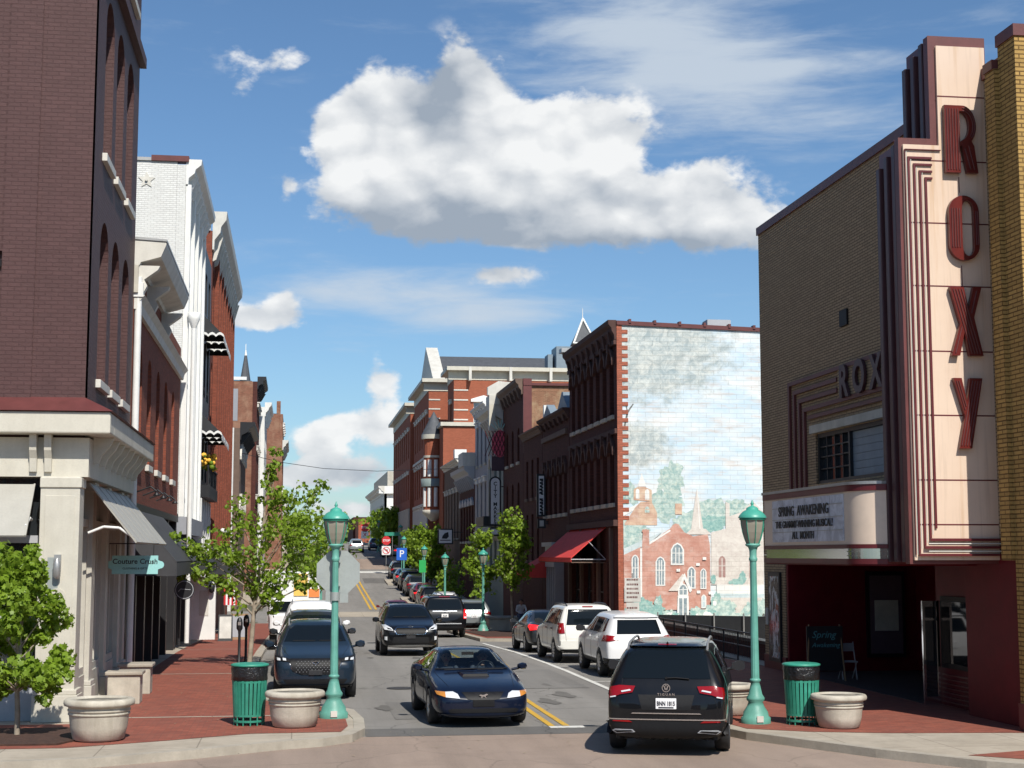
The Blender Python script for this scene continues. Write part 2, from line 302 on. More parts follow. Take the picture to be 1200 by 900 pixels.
# ------------------------------------------------------------ mesh helpers
class Fr:                                 # a facade frame: u runs along the wall, d out of it
    def __init__(s, ox, oy, ux, uy, nx, ny): s.o = (ox, oy); s.u = (ux, uy); s.n = (nx, ny)
    def p(s, u, z, d): return (s.o[0] + s.u[0] * u + s.n[0] * d, s.o[1] + s.u[1] * u + s.n[1] * d, z)
def LEFT(X=-4.0): return Fr(X, 0, 0, 1, 1, 0)
def RIGHT(X=12.9): return Fr(X, 0, 0, 1, -1, 0)
def FRONT(Y): return Fr(0, Y, 1, 0, 0, -1)
SPLIT = set('clamp turret_cornice bracket seam pilaster column sign_lamp globe_lamp pier fin neon_tube brick_pier pier_cap stone_band rib wiper console post headrest shop_mullion string_course turret_window'.split())
class MB:
    def __init__(s): s.v = []; s.f = []; s.m = []; s.sm = []
    def addf(s, vs, fs, m=0, sm=False):
        b = len(s.v); s.v += [tuple(p) for p in vs]
        for f in fs: s.f.append([b + i for i in f]); s.m.append(m); s.sm.append(sm)
        return s
    def box(s, x0, x1, y0, y1, z0, z1, m=0):
        vs = [(x, y, z) for x in (x0, x1) for y in (y0, y1) for z in (z0, z1)]
        return s.addf(vs, [(0, 1, 3, 2), (4, 6, 7, 5), (0, 4, 5, 1), (2, 3, 7, 6), (0, 2, 6, 4), (1, 5, 7, 3)], m)
    def fbox(s, fr, u0, u1, z0, z1, d0, d1, m=0):
        a = fr.p(u0, z0, d0); b = fr.p(u1, z1, d1)
        return s.box(min(a[0], b[0]), max(a[0], b[0]), min(a[1], b[1]), max(a[1], b[1]), z0, z1, m)
    def fprism(s, fr, poly, d0, d1, m=0, sm=False):          # poly in (u, z)
        n = len(poly); vs = [fr.p(u, z, d0) for u, z in poly] + [fr.p(u, z, d1) for u, z in poly]
        s.addf(vs, [tuple(range(n))[::-1], tuple(range(n, 2 * n))], m)
        return s.addf(vs, [(i, (i + 1) % n, n + (i + 1) % n, n + i) for i in range(n)], m, sm)
    def fsweep(s, fr, prof, u0, u1, m=0):                      # prof in (d, z), run along u
        n = len(prof); vs = [fr.p(u0, z, d) for d, z in prof] + [fr.p(u1, z, d) for d, z in prof]
        s.addf(vs, [tuple(range(n)), tuple(range(n, 2 * n))[::-1]], m)
        return s.addf(vs, [(i, (i + 1) % n, n + (i + 1) % n, n + i) for i in range(n)], m)
    def zprism(s, poly, z0, z1, m=0, sm=False):
        n = len(poly); vs = [(x, y, z0) for x, y in poly] + [(x, y, z1) for x, y in poly]
        s.addf(vs, [tuple(range(n))[::-1], tuple(range(n, 2 * n))], m)
        return s.addf(vs, [(i, (i + 1) % n, n + (i + 1) % n, n + i) for i in range(n)], m, sm)
    def cyl(s, a, b, r0, r1=None, n=12, m=0, caps=True, sm=True):
        a = Vector(a); b = Vector(b); r1 = r0 if r1 is None else r1
        q = (b - a).to_track_quat('Z', 'Y'); vs = []
        for c, r in ((a, r0), (b, r1)):
            for i in range(n):
                t = 2 * math.pi * i / n; vs.append(c + q @ Vector((r * math.cos(t), r * math.sin(t), 0)))
        s.addf(vs, [(i, (i + 1) % n, n + (i + 1) % n, n + i) for i in range(n)], m, sm)
        if caps: s.addf(vs, [tuple(range(n))[::-1], tuple(range(n, 2 * n))], m)
        return s
    def tube(s, pts, r, n=8, m=0):
        for i in range(len(pts) - 1):
            r0 = r[i] if isinstance(r, (list, tuple)) else r; r1 = r[i + 1] if isinstance(r, (list, tuple)) else r
            s.cyl(pts[i], pts[i + 1], r0, r1, n, m)
        return s
    def lathe(s, prof, c=(0, 0, 0), n=24, m=0, sm=True, flute=0, nf=0):
        vs = []; k = len(prof)
        for i in range(n):
            t = 2 * math.pi * i / n; fl = 1 - (flute * (.5 + .5 * math.cos(nf * t)) if flute else 0)
            for r, z in prof: vs.append((c[0] + r * fl * math.cos(t), c[1] + r * fl * math.sin(t), c[2] + z))
        fs = []
        for i in range(n):
            j = (i + 1) % n
            for a in range(k - 1): fs.append((i * k + a, j * k + a, j * k + a + 1, i * k + a + 1))
        s.addf(vs, fs, m, sm)
        s.addf(vs, [tuple(i * k for i in range(n))[::-1], tuple(i * k + k - 1 for i in range(n))], m); return s
    def ball(s, c, r, m=0, n=10, sz=1.0):
        prof = [(max(1e-4, r * math.sin(math.pi * i / n)), -r * sz * math.cos(math.pi * i / n)) for i in range(n + 1)]
        return s.lathe(prof, c, n * 2, m)
    def pieces(s):                        # the loose pieces of this mesh, each as a builder of its own
        par = list(range(len(s.v)))
        def find(i):
            while par[i] != i: par[i] = par[par[i]]; i = par[i]
            return i
        seen = {}
        for i, p in enumerate(s.v):
            k = (round(p[0], 4), round(p[1], 4), round(p[2], 4)); j = seen.setdefault(k, i); par[find(i)] = find(j)
        for f in s.f:
            for i in f[1:]: par[find(i)] = find(f[0])
        grp = {}
        for q, f in enumerate(s.f): grp.setdefault(find(f[0]), []).append(q)
        out = []
        for g in grp.values():
            m = MB(); ix = {}
            for q in g:
                for i in s.f[q]:
                    if i not in ix: ix[i] = len(m.v); m.v.append(s.v[i])
                m.f.append([ix[i] for i in s.f[q]]); m.m.append(s.m[q]); m.sm.append(s.sm[q])
            out.append(m)
        return out
    def build(s, name, mats, parent=None, bevel=0, smooth_angle=None, recalc=True, whole=False):
        if name in SPLIT and not whole:
            ps = s.pieces()
            if 1 < len(ps) <= 100:
                r = [q.build(name, mats, parent, bevel, None, recalc, True) for q in ps]; return r[0]
        me = bpy.data.meshes.new(name); me.from_pydata(s.v, [], s.f)
        if not isinstance(mats, (list, tuple)): mats = [mats]
        for mm in mats: me.materials.append(mm)
        me.polygons.foreach_set('material_index', s.m); me.polygons.foreach_set('use_smooth', s.sm)
        bm = bmesh.new(); bm.from_mesh(me)
        bmesh.ops.remove_doubles(bm, verts=bm.verts, dist=1e-5) if s.merge else None
        if recalc: bmesh.ops.recalc_face_normals(bm, faces=bm.faces)
        bm.to_mesh(me); bm.free()
        ob = bpy.data.objects.new(name, me); COL.objects.link(ob)
        if parent: attach(ob, parent)
        if bevel:
            b = ob.modifiers.new('bevel', 'BEVEL'); b.width = bevel; b.segments = 2; b.limit_method = 'ANGLE'; b.angle_limit = R(35)
        return ob
    merge = False
def attach(o, parent):
    o.parent = parent
    o.matrix_parent_inverse = Matrix.Translation(parent.location).inverted()
def tag(o, label, cat, group=None, kind=None):
    if label: o['label'] = label
    if cat: o['category'] = cat
    if group: o['group'] = group
    if kind: o['kind'] = kind
    return o
def thing(name, label, cat, loc=(0, 0, 0), group=None):
    o = bpy.data.objects.new(name, None); COL.objects.link(o); o.location = loc; o.empty_display_size = .3
    return tag(o, label, cat, group)
def struct(o): o['kind'] = 'structure'; return o
def dup(root, loc, rz=None, label=None, scale=None):
    def cp(o, par):
        c = o.copy(); COL.objects.link(c)
        if par: c.parent = par
        for ch in kids.get(o.name, []): cp(ch, c)
        return c
    kids = {}
    for ob in COL.objects:
        if ob.parent: kids.setdefault(ob.parent.name, []).append(ob)
    r = cp(root, None); r.location = loc
    if rz is not None: r.rotation_euler = (0, 0, rz)
    if scale: r.scale = (scale,) * 3
    if label: r['label'] = label
    return r
def shape2d(loops, depth, name='s'):      # outlines with holes -> verts, faces (x right, y up, z depth)
    cu = bpy.data.curves.new(name, 'CURVE'); cu.dimensions = '2D'; cu.fill_mode = 'BOTH'; cu.extrude = depth / 2
    for lp in loops:
        sp = cu.splines.new('POLY'); sp.points.add(len(lp) - 1); sp.use_cyclic_u = True
        for i, (x, y) in enumerate(lp): sp.points[i].co = (x, y, 0, 1)
    ob = bpy.data.objects.new(name, cu); COL.objects.link(ob); dg = bpy.context.evaluated_depsgraph_get()
    me = bpy.data.meshes.new_from_object(ob.evaluated_get(dg)); vs = [v.co.copy() for v in me.vertices]; fs = [tuple(p.vertices) for p in me.polygons]
    bpy.data.objects.remove(ob); bpy.data.curves.remove(cu); bpy.data.meshes.remove(me); return vs, fs
def text2d(txt, size, depth=.01, bold=0.0, shear=0.0, xs=1.0, align='CENTER', line=1.0):
    cu = bpy.data.curves.new('t', 'FONT'); cu.body = txt; cu.size = size; cu.extrude = depth / 2; cu.offset = bold; cu.shear = shear
    cu.align_x = align; cu.align_y = 'CENTER'; cu.space_line = line; cu.resolution_u = 3
    ob = bpy.data.objects.new('t', cu); COL.objects.link(ob); dg = bpy.context.evaluated_depsgraph_get()
    me = bpy.data.meshes.new_from_object(ob.evaluated_get(dg)); vs = [Vector((v.co.x * xs, v.co.y, v.co.z)) for v in me.vertices]; fs = [tuple(p.vertices) for p in me.polygons]
    bpy.data.objects.remove(ob); bpy.data.curves.remove(cu); bpy.data.meshes.remove(me); return vs, fs
def put2d(mb, vf, fr, u, z, d, m=0, flip=1):   # put a flat shape on a facade frame; flip=-1 when u runs to the reader's left
    vs, fs = vf
    mb.addf([fr.p(u + flip * v[0], z + v[1], d + v[2]) for v in vs], fs, m)
def circ(cx, cy, r, n=24, a0=0, a1=360, ry=None):
    ry = r if ry is None else ry; full = abs(a1 - a0) >= 360; k = n if full else n + 1
    return [(cx + r * math.cos(R(a0 + (a1 - a0) * i / n)), cy + ry * math.sin(R(a0 + (a1 - a0) * i / n))) for i in range(k)]

# ------------------------------------------------------------ lie of the land
PROF = [(-60, 0), (0, 0), (44, 0), (52, -.10), (64, -.38), (76, -.68), (86, -.88), (95, -.90), (104, -.68), (115, -.25), (138, .66), (165, 2.25), (196, 3.5), (230, 4.55), (265, 5.1), (300, 5.0), (340, 3.6), (420, -1), (700, -8), (3000, -10)]
def gz(y):
    for (a, za), (b, zb) in zip(PROF, PROF[1:]):
        if a <= y <= b:
            t = (y - a) / (b - a); t2 = t
            return za + (zb - za) * t2
    return PROF[-1][1] if y > 0 else 0
def cx(y): return 4.95 + max(0, y - 30) * .0062     # centre line of the street
# ------------------------------------------------------------ ground, street, pavements
def strip(name, fl, fr_, y0, y1, dz, mat, step=3.0, kind='structure', mb=None, m=0):
    own = mb is None; mb = mb or MB(); n = max(1, int((y1 - y0) / step)); vs = []
    for i in range(n + 1):
        y = y0 + (y1 - y0) * i / n; z = gz(y) + dz; vs += [(fl(y), y, z), (fr_(y), y, z)]
    mb.addf(vs, [(2 * i, 2 * i + 1, 2 * i + 3, 2 * i + 2) for i in range(n)], m)
    if own:
        o = mb.build(name, mat, recalc=False)
        if kind: o['kind'] = kind
        return o
def K(c): return lambda y: c
mb = MB(); ys = [-60, 0, 44, 52, 64, 76, 86, 95, 104, 115, 138, 165, 196, 230, 265, 300, 340, 420, 700, 3000]
vs = []
for y in ys: vs += [(-1800, y, gz(y) - .02), (1800, y, gz(y) - .02)]
mb.addf(vs, [(2 * i, 2 * i + 1, 2 * i + 3, 2 * i + 2) for i in range(len(ys) - 1)])
struct(mb.build('ground', plain('far_ground', (.12, .12, .085), .9, .3, .05), recalc=False))
strip('road', lambda y: cx(y) - 7.5, lambda y: cx(y) + 7.5, 27.7, 420, .004, M['asphalt'], 2.0)
struct(MB().addf([(-70, -30, 0.004), (70, -30, .004), (70, 27.7, .004), (-70, 27.7, .004)], [(0, 1, 2, 3)]).build('crossing_paving', M['pink_paving'], recalc=False))
struct(MB().addf([(1.3, 27.7, 0.008), (7.5, 27.7, .008), (7.5, 28.9, .008), (1.3, 28.9, .008)], [(0, 1, 2, 3)]).build('road_patch', M['asphalt_patch'], recalc=False))
strip('side_street', K(-60), K(70), 96, 106, .006, M['asphalt'])
strip('crossing_band', lambda y: cx(y) - 5.5, lambda y: cx(y) + 4.4, 156, 176, .012, M['pink_paving'])
strip('stop_line', lambda y: cx(y) - .1, lambda y: cx(y) + 4.2, 151, 153.2, .014, M['line_white'])
strip('road_patch', lambda y: cx(y) + .6, lambda y: cx(y) + 2.6, 138, 144, .012, M['asphalt_patch'])
strip('crossing_band', lambda y: cx(y) - 6, lambda y: cx(y) + 5, 100, 105, .014, M['walk'])
for k, (a, b) in enumerate(((-.19, -.07), (.09, .21))):
    strip('lane_line', lambda y, a=a: cx(y) + a, lambda y, b=b: cx(y) + b, 28.9, 98, .014, M['line_yellow'])
    strip('lane_line', lambda y, a=a: cx(y) + a * 1.3, lambda y, b=b: cx(y) + b * 1.3, 107, 147, .016, M['line_yellow'])
strip('lane_end_mark', lambda y: cx(y) - .2, lambda y: cx(y) + .45, 28.55, 28.86, .015, M['line_white'])
strip('parking_line', K(7.42), K(7.56), 30, 61.5, .014, M['line_white'])
for y in (38.7, 45.1, 51.2, 57.5): strip('parking_line', K(7.5), K(9.9), y, y + .12, .013, M['line_white'])
# pavements: near corners as slabs, then strips that follow the hill
LK = [(-1.0, 44), (-.85, 35.2), (-.3, 33.3), (.75, 32.2), (1.18, 31.2), (1.3, 29.5), (1.25, 27.9), (1.0, 27.0), (.5, 26.45), (-.16, 26.15), (-1.5, 25.2), (-3.0, 24.35), (-5, 24.05), (-60, 24.0)]
RK = [(10.1, 44), (10.0, 37.5), (9.2, 35.2), (7.95, 33.6), (7.62, 32), (7.55, 29), (7.62, 27.2), (7.85, 26.35), (8.3, 25.5), (9.2, 23.8), (10.3, 22.2), (12, 20.6), (15, 19.5), (60, 19)]
def slab(name, outline, close, z):
    mb = MB(); mb.zprism(outline + close, -.05, z); o = mb.build(name, M['walk']); return struct(o)
slab('pavement_left', LK, [(-60, 44)], .13); slab('pavement_right', RK, [(60, 44)], .13)
def kerb(name, pts, w, z, base=-.02):
    mb = MB(); n = len(pts); offs = []
    for i, (x, y) in enumerate(pts):
        a = Vector(pts[max(0, i - 1)]); b = Vector(pts[min(n - 1, i + 1)]); d = (b - a).normalized(); offs.append(Vector((-d.y, d.x)) * w)
    for i in range(n - 1):
        q = [pts[i], pts[i + 1], tuple(Vector(pts[i + 1]) + offs[i + 1]), tuple(Vector(pts[i]) + offs[i])]
        L = (Vector(pts[i + 1]) - Vector(pts[i])).length
        mb.zprism([(a, b) for a, b in q], base, z)
    o = mb.build(name, M['concrete'], bevel=0); return struct(o)
kerb('kerb_left', LK, .04, .14); kerb('kerb_left', LK, -.16, .142, .10); kerb('kerb_right', RK, -.04, .14); kerb('kerb_right', RK, .16, .142, .10)
lk2 = lambda y: -1.0 + (y - 44) * .006 if y < 92 or y > 112 else -6
rk2 = lambda y: (7.65 if 63 < y < 80 or 90 < y < 96 or 110 < y < 119 or 134 < y < 142 else 10.1) + max(0, y - 60) * .006
def hill_pave(side, e_in, y0, y1):
    mb = MB(); n = int((y1 - y0) / 1.0); top = []; 
    for i in range(n + 1):
        y = y0 + (y1 - y0) * i / n; z = gz(y); xi = e_in(y); xo = side * 40 + 4; k = -side * .16
        top += [(xi, y, z - .05), (xi, y, z + .13), (xi + side * .16, y, z + .132), (xo, y, z + .132)]
    for i in range(n):
        for j in range(3): mb.addf([top[4 * i + j], top[4 * i + j + 1], top[4 * i + 4 + j + 1], top[4 * i + 4 + j]], [(0, 1, 2, 3)], 0 if j < 2 else 1)
    return mb
for nm, sd, f in (('pavement_left', -1, lk2), ('pavement_right', 1, rk2)):
    for (a, b) in ((44, 96), (106, 300)): struct(hill_pave(sd, f, a, b).build(nm, [M['concrete'], M['walk']], recalc=False))
# brick pavers laid on the walks
struct(MB().addf([(x, y, .136) for x, y in [(-9, 25.7), (-3.6, 25.75), (-2.1, 26.5), (-.7, 27.35), (.85, 27.4), (1.0, 28.3), (1.0, 31), (.6, 31.9), (-1.15, 34.2), (-1.25, 44), (-3.75, 44), (-3.75, 29.3), (-9, 29.3)]], [tuple(range(13))]).build('brick_paving', M['paving'], recalc=False))
strip('brick_paving', K(-3.75), lambda y: lk2(y) - .25, 44, 91, .138, M['paving'], 2)
for y in (30.2, 41.0, 47.5, 54): strip('paving_band', K(-3.72), K(.9 if y < 31 else -1.25), y, y + .12, .140, M['walk'])
struct(MB().addf([(x, y, .136) for x, y in [(8.0, 26.9), (8.9, 26.3), (10.2, 25.9), (13.5, 25.5), (13.5, 44), (10.3, 44), (10.2, 37.5), (9.4, 35.0), (8.15, 33.4), (7.85, 32), (7.8, 28.5)]], [tuple(range(11))]).build('brick_paving', M['paving'], recalc=False))
struct(MB().addf([(x, y, .136) for x, y in [(10.3, 22.9), (12.2, 21.3), (16, 20.3), (16, 23.2), (12.2, 23.6)]], [tuple(range(5))]).build('brick_paving', M['paving'], recalc=False))
strip('brick_paving', lambda y: rk2(y) + .3, K(12.8), 44, 88, .138, M['paving'], 1)
o = MB().zprism([(-12, 26.1), (-3.75, 26.1), (-3.55, 26.6), (-3.55, 27.9), (-3.9, 28.5), (-12, 28.5)], .12, .165).build('mulch_bed', M['mulch']); tag(o, 'dark mulch bed around the small tree at the left corner', 'mulch', kind='stuff')

def flat_disc(name, x, y, r, z, m, n=28):
    o = MB().addf([(x + r * math.cos(2 * math.pi * i / n), y + r * math.sin(2 * math.pi * i / n), gz(y) + z) for i in range(n)], [tuple(range(n))]).build(name, M[m], recalc=False); return o
for x, y, lb in ((2.6, 37.5, 'round iron manhole cover behind the navy coupe'), (5.9, 49, 'round iron manhole cover in the lane beside the cream boxy suv'), (3.3, 63, 'round iron manhole cover behind the black suv with chrome grille')):
    o = flat_disc('manhole_cover', x, y, .36, .018, 'iron'); tag(o, lb, 'manhole cover', 'manhole covers in the roadway')
t = thing('drain_grate', 'iron drain grate set in the gutter by the right corner kerb', 'drain', (7.3, 31, .01)); m = MB()
for i in range(8): m.box(7.1, 7.5, 30.6 + i * .09, 30.64 + i * .09, .008, .02)
m.build('grate', M['iron'], t)
rn_ = random.Random(41)
for k in range(16):
    x, y = rn_.uniform(1.8, 7.0), rn_.uniform(28.5, 60); r = rn_.uniform(.12, .45); ph = rn_.uniform(0, 6)
    pts = [(x + r * (1 + .3 * math.sin(3 * a + ph) + .15 * math.sin(7 * a)) * math.cos(a) * .6, y + r * (1 + .3 * math.sin(2 * a + ph)) * 1.8 * math.sin(a), gz(y) + .0125 + k * .0001) for a in [2 * math.pi * i / 26 for i in range(26)]]
    struct(MB().addf(pts, [tuple(range(26))]).build('road_stain', M['stain'], recalc=False))
for k, (x0, y0, x1, y1) in enumerate(((2.0, 30.5, 4.2, 34.0), (5.4, 37, 7.1, 43))):
    struct(MB().addf([(x0, y0, .0115), (x1, y0, .0115), (x1, y1, .0115), (x0, y1, .0115)], [(0, 1, 2, 3)]).build('road_patch', M['asphalt_patch2'], recalc=False))
m = MB()
for k in range(260):
    sd = rn_.random(); x, y = (rn_.uniform(-3.4, -.9), rn_.uniform(29, 60)) if sd < .5 else ((rn_.uniform(7.6, 7.9), rn_.uniform(35, 60)) if sd < .7 else (rn_.uniform(-2, 9), rn_.uniform(25, 28.5))); z = (.142 if x < -.9 else .02); q = rn_.uniform(.012, .035); a = rn_.uniform(0, 3)
    if -0.9 < x < 7.6 or sd < .7: m.addf([(x + q * math.cos(a + i * 1.57), y + q * math.sin(a + i * 1.57), gz(y) + z + .004 * (i % 2)) for i in range(4)], [(0, 1, 2, 3)])
tag(m.build('litter', M['drygrit'], recalc=False), 'scattered grit and dry leaf bits on the paving and road', 'litter', kind='stuff')
# ------------------------------------------------------------ facade kit
def wall(mb, fr, U0, U1, Z0, Z1, rows, t=.28, m=0):
    """outer leaf of a wall with window holes; rows = [(z0, z1, [(u0, u1)], arch)]"""
    z = Z0
    for (a, b, us, arch) in sorted(rows, key=lambda r: r[0]):
        if a > z: mb.fbox(fr, U0, U1, z, a, -t, 0, m)
        u = U0
        for (p, q) in us:
            if p > u: mb.fbox(fr, u, p, a, b, -t, 0, m)
            if arch:
                rr = (q - p) / 2; ry = rr if arch is True else arch; c = (p + q) / 2; zc = b - ry
                ar = circ(c, zc, rr, 10, 0, 180, ry)
                mb.fprism(fr, [(c, b), (q, b)] + ar[:6], -t, 0, m); mb.fprism(fr, [(p, b), (c, b)] + ar[5:], -t, 0, m)
            u = q
        if u < U1: mb.fbox(fr, u, U1, a, b, -t, 0, m)
        z = b
    if z < Z1: mb.fbox(fr, U0, U1, z, Z1, -t, 0, m)
    return mb
def window(par, fr, u0, u1, z0, z1, d=-.2, frame='white', pane='glass', cols=1, rws=2, sill=None, hood=None, fw=.07, arch=False):
    mb = MB(); W = u1 - u0
    mb.fbox(fr, u0, u0 + fw, z0, z1, d - .04, d + .04); mb.fbox(fr, u1 - fw, u1, z0, z1, d - .04, d + .04)
    mb.fbox(fr, u0 + fw, u1 - fw, z0, z0 + fw, d - .04, d + .04); mb.fbox(fr, u0 + fw, u1 - fw, z1 - fw, z1, d - .04, d + .04)
    for i in range(1, rws): z = z0 + (z1 - z0) * i / rws; mb.fbox(fr, u0 + fw, u1 - fw, z - .03, z + .03, d - .03, d + .035)
    for i in range(1, cols): u = u0 + W * i / cols; mb.fbox(fr, u - .02, u + .02, z0 + fw, z1 - fw, d - .03, d + .03)
    w = mb.build('window', M[frame], par)
    MB().fbox(fr, u0 + .02, u1 - .02, z0 + .02, z1 - .02, d - .045, d - .01).build('pane', M[pane], w)
    if sill: MB().fbox(fr, u0 - .08, u1 + .08, z0 - .17, z0 - .003, -.1, .10).build('sill', M[sill], w, bevel=.01)
    if hood:
        hm, kind = hood; hb = MB(); c = (u0 + u1) / 2; r = W / 2
        if kind == 'arch':
            zc = z1 - r; out = circ(c, zc, r + .2, 12, -12, 192); inn = circ(c, zc, r + .0, 12, 0, 180)[::-1]
            hb.fprism(fr, out + inn, .003, .13)
            hb.fbox(fr, c - .12, c + .12, z1 + .003, z1 + .36, .004, .2)
        elif kind == 'flat': hb.fbox(fr, u0 - .15, u1 + .15, z1 + .003, z1 + .3, .003, .14); hb.fbox(fr, u0 - .2, u1 + .2, z1 + .303, z1 + .4, .003, .22)
        elif kind == 'ped': hb.fprism(fr, [(u0 - .25, z1 + .003), (u1 + .25, z1 + .003), (u1 + .25, z1 + .25), (c, z1 + .6), (u0 - .25, z1 + .25)], .003, .16)
        hb.build('window_hood', M[hm], w)
    return w
def cornice(par, fr, u0, u1, z0, z1, out, mat, brackets=0, name='cornice', capm=None):
    h = z1 - z0
    mb = MB().fsweep(fr, [(.003, z0), (.08, z0), (.10, z0 + .25 * h), (out * .55, z0 + .45 * h), (out * .6, z0 + .6 * h), (out * .95, z0 + .78 * h), (out, z1), (.003, z1)], u0, u1)
    c = mb.build(name, M[mat], par)
    if brackets:
        b = MB()
        for i in range(brackets):
            u = u0 + (u1 - u0) * (i + .5) / brackets
            b.fsweep(fr, [(.003, z0 - .25 * h), (.16, z0 - .2 * h), (out * .75, z0 + .45 * h), (.003, z0 + .45 * h)], u - .09, u + .09)
        b.build('bracket', M[mat], c)
    return c
def awning(par, fr, u0, u1, z1, z0, out, mat, valance=.25, name='awning', thick=.03, sides=True, seams=0):
    mb = MB().fsweep(fr, [(.01, z1), (.01, z1 - thick), (out - .02, z0), (out, z0 + thick)], u0, u1)
    if valance: mb.fbox(fr, u0, u1, z0 - valance, z0 + .004, out - .02, out + .002)
    if sides:
        for u in (u0, u1 - .015): mb.fprism(Fr(fr.o[0] + fr.u[0] * u, fr.o[1] + fr.u[1] * u, fr.n[0], fr.n[1], fr.u[0], fr.u[1]), [(.012, z1 - thick - .002), (.012, z0 - valance), (out - .022, z0 - valance), (out - .022, z0 - .003)], 0, .015)
    a = mb.build(name, M[mat], par)
    if seams:
        s = MB(); sl = (z1 - z0) / out
        for i in range(seams + 1):
            u = u0 + (u1 - u0 - .03) * i / seams; s.fsweep(fr, [(.01, z1 + .003), (out, z0 + thick + .003), (out, z0 + thick + .014), (.01, z1 + .014)], u, u + .03)
        s.build('seam', M[mat], a)
    return a
def evenly(u0, u1, n, w, inset=.5):
    sp = (u1 - u0 - 2 * inset - n * w) / max(1, n - 1); return [(u0 + inset + i * (w + sp), u0 + inset + i * (w + sp) + w) for i in range(n)]
def core(par, x0, x1, y0, y1, z0, z1, mat, roofm='roof'):
    c = MB().box(x0, x1, y0, y1, z0, z1).build('wall', mat, par)
    MB().box(min(x0, x1) + .1, max(x0, x1) - .1, y0 + .1, y1 - .1, z1 + .002, z1 + .06).build('roof', M[roofm], par); return c

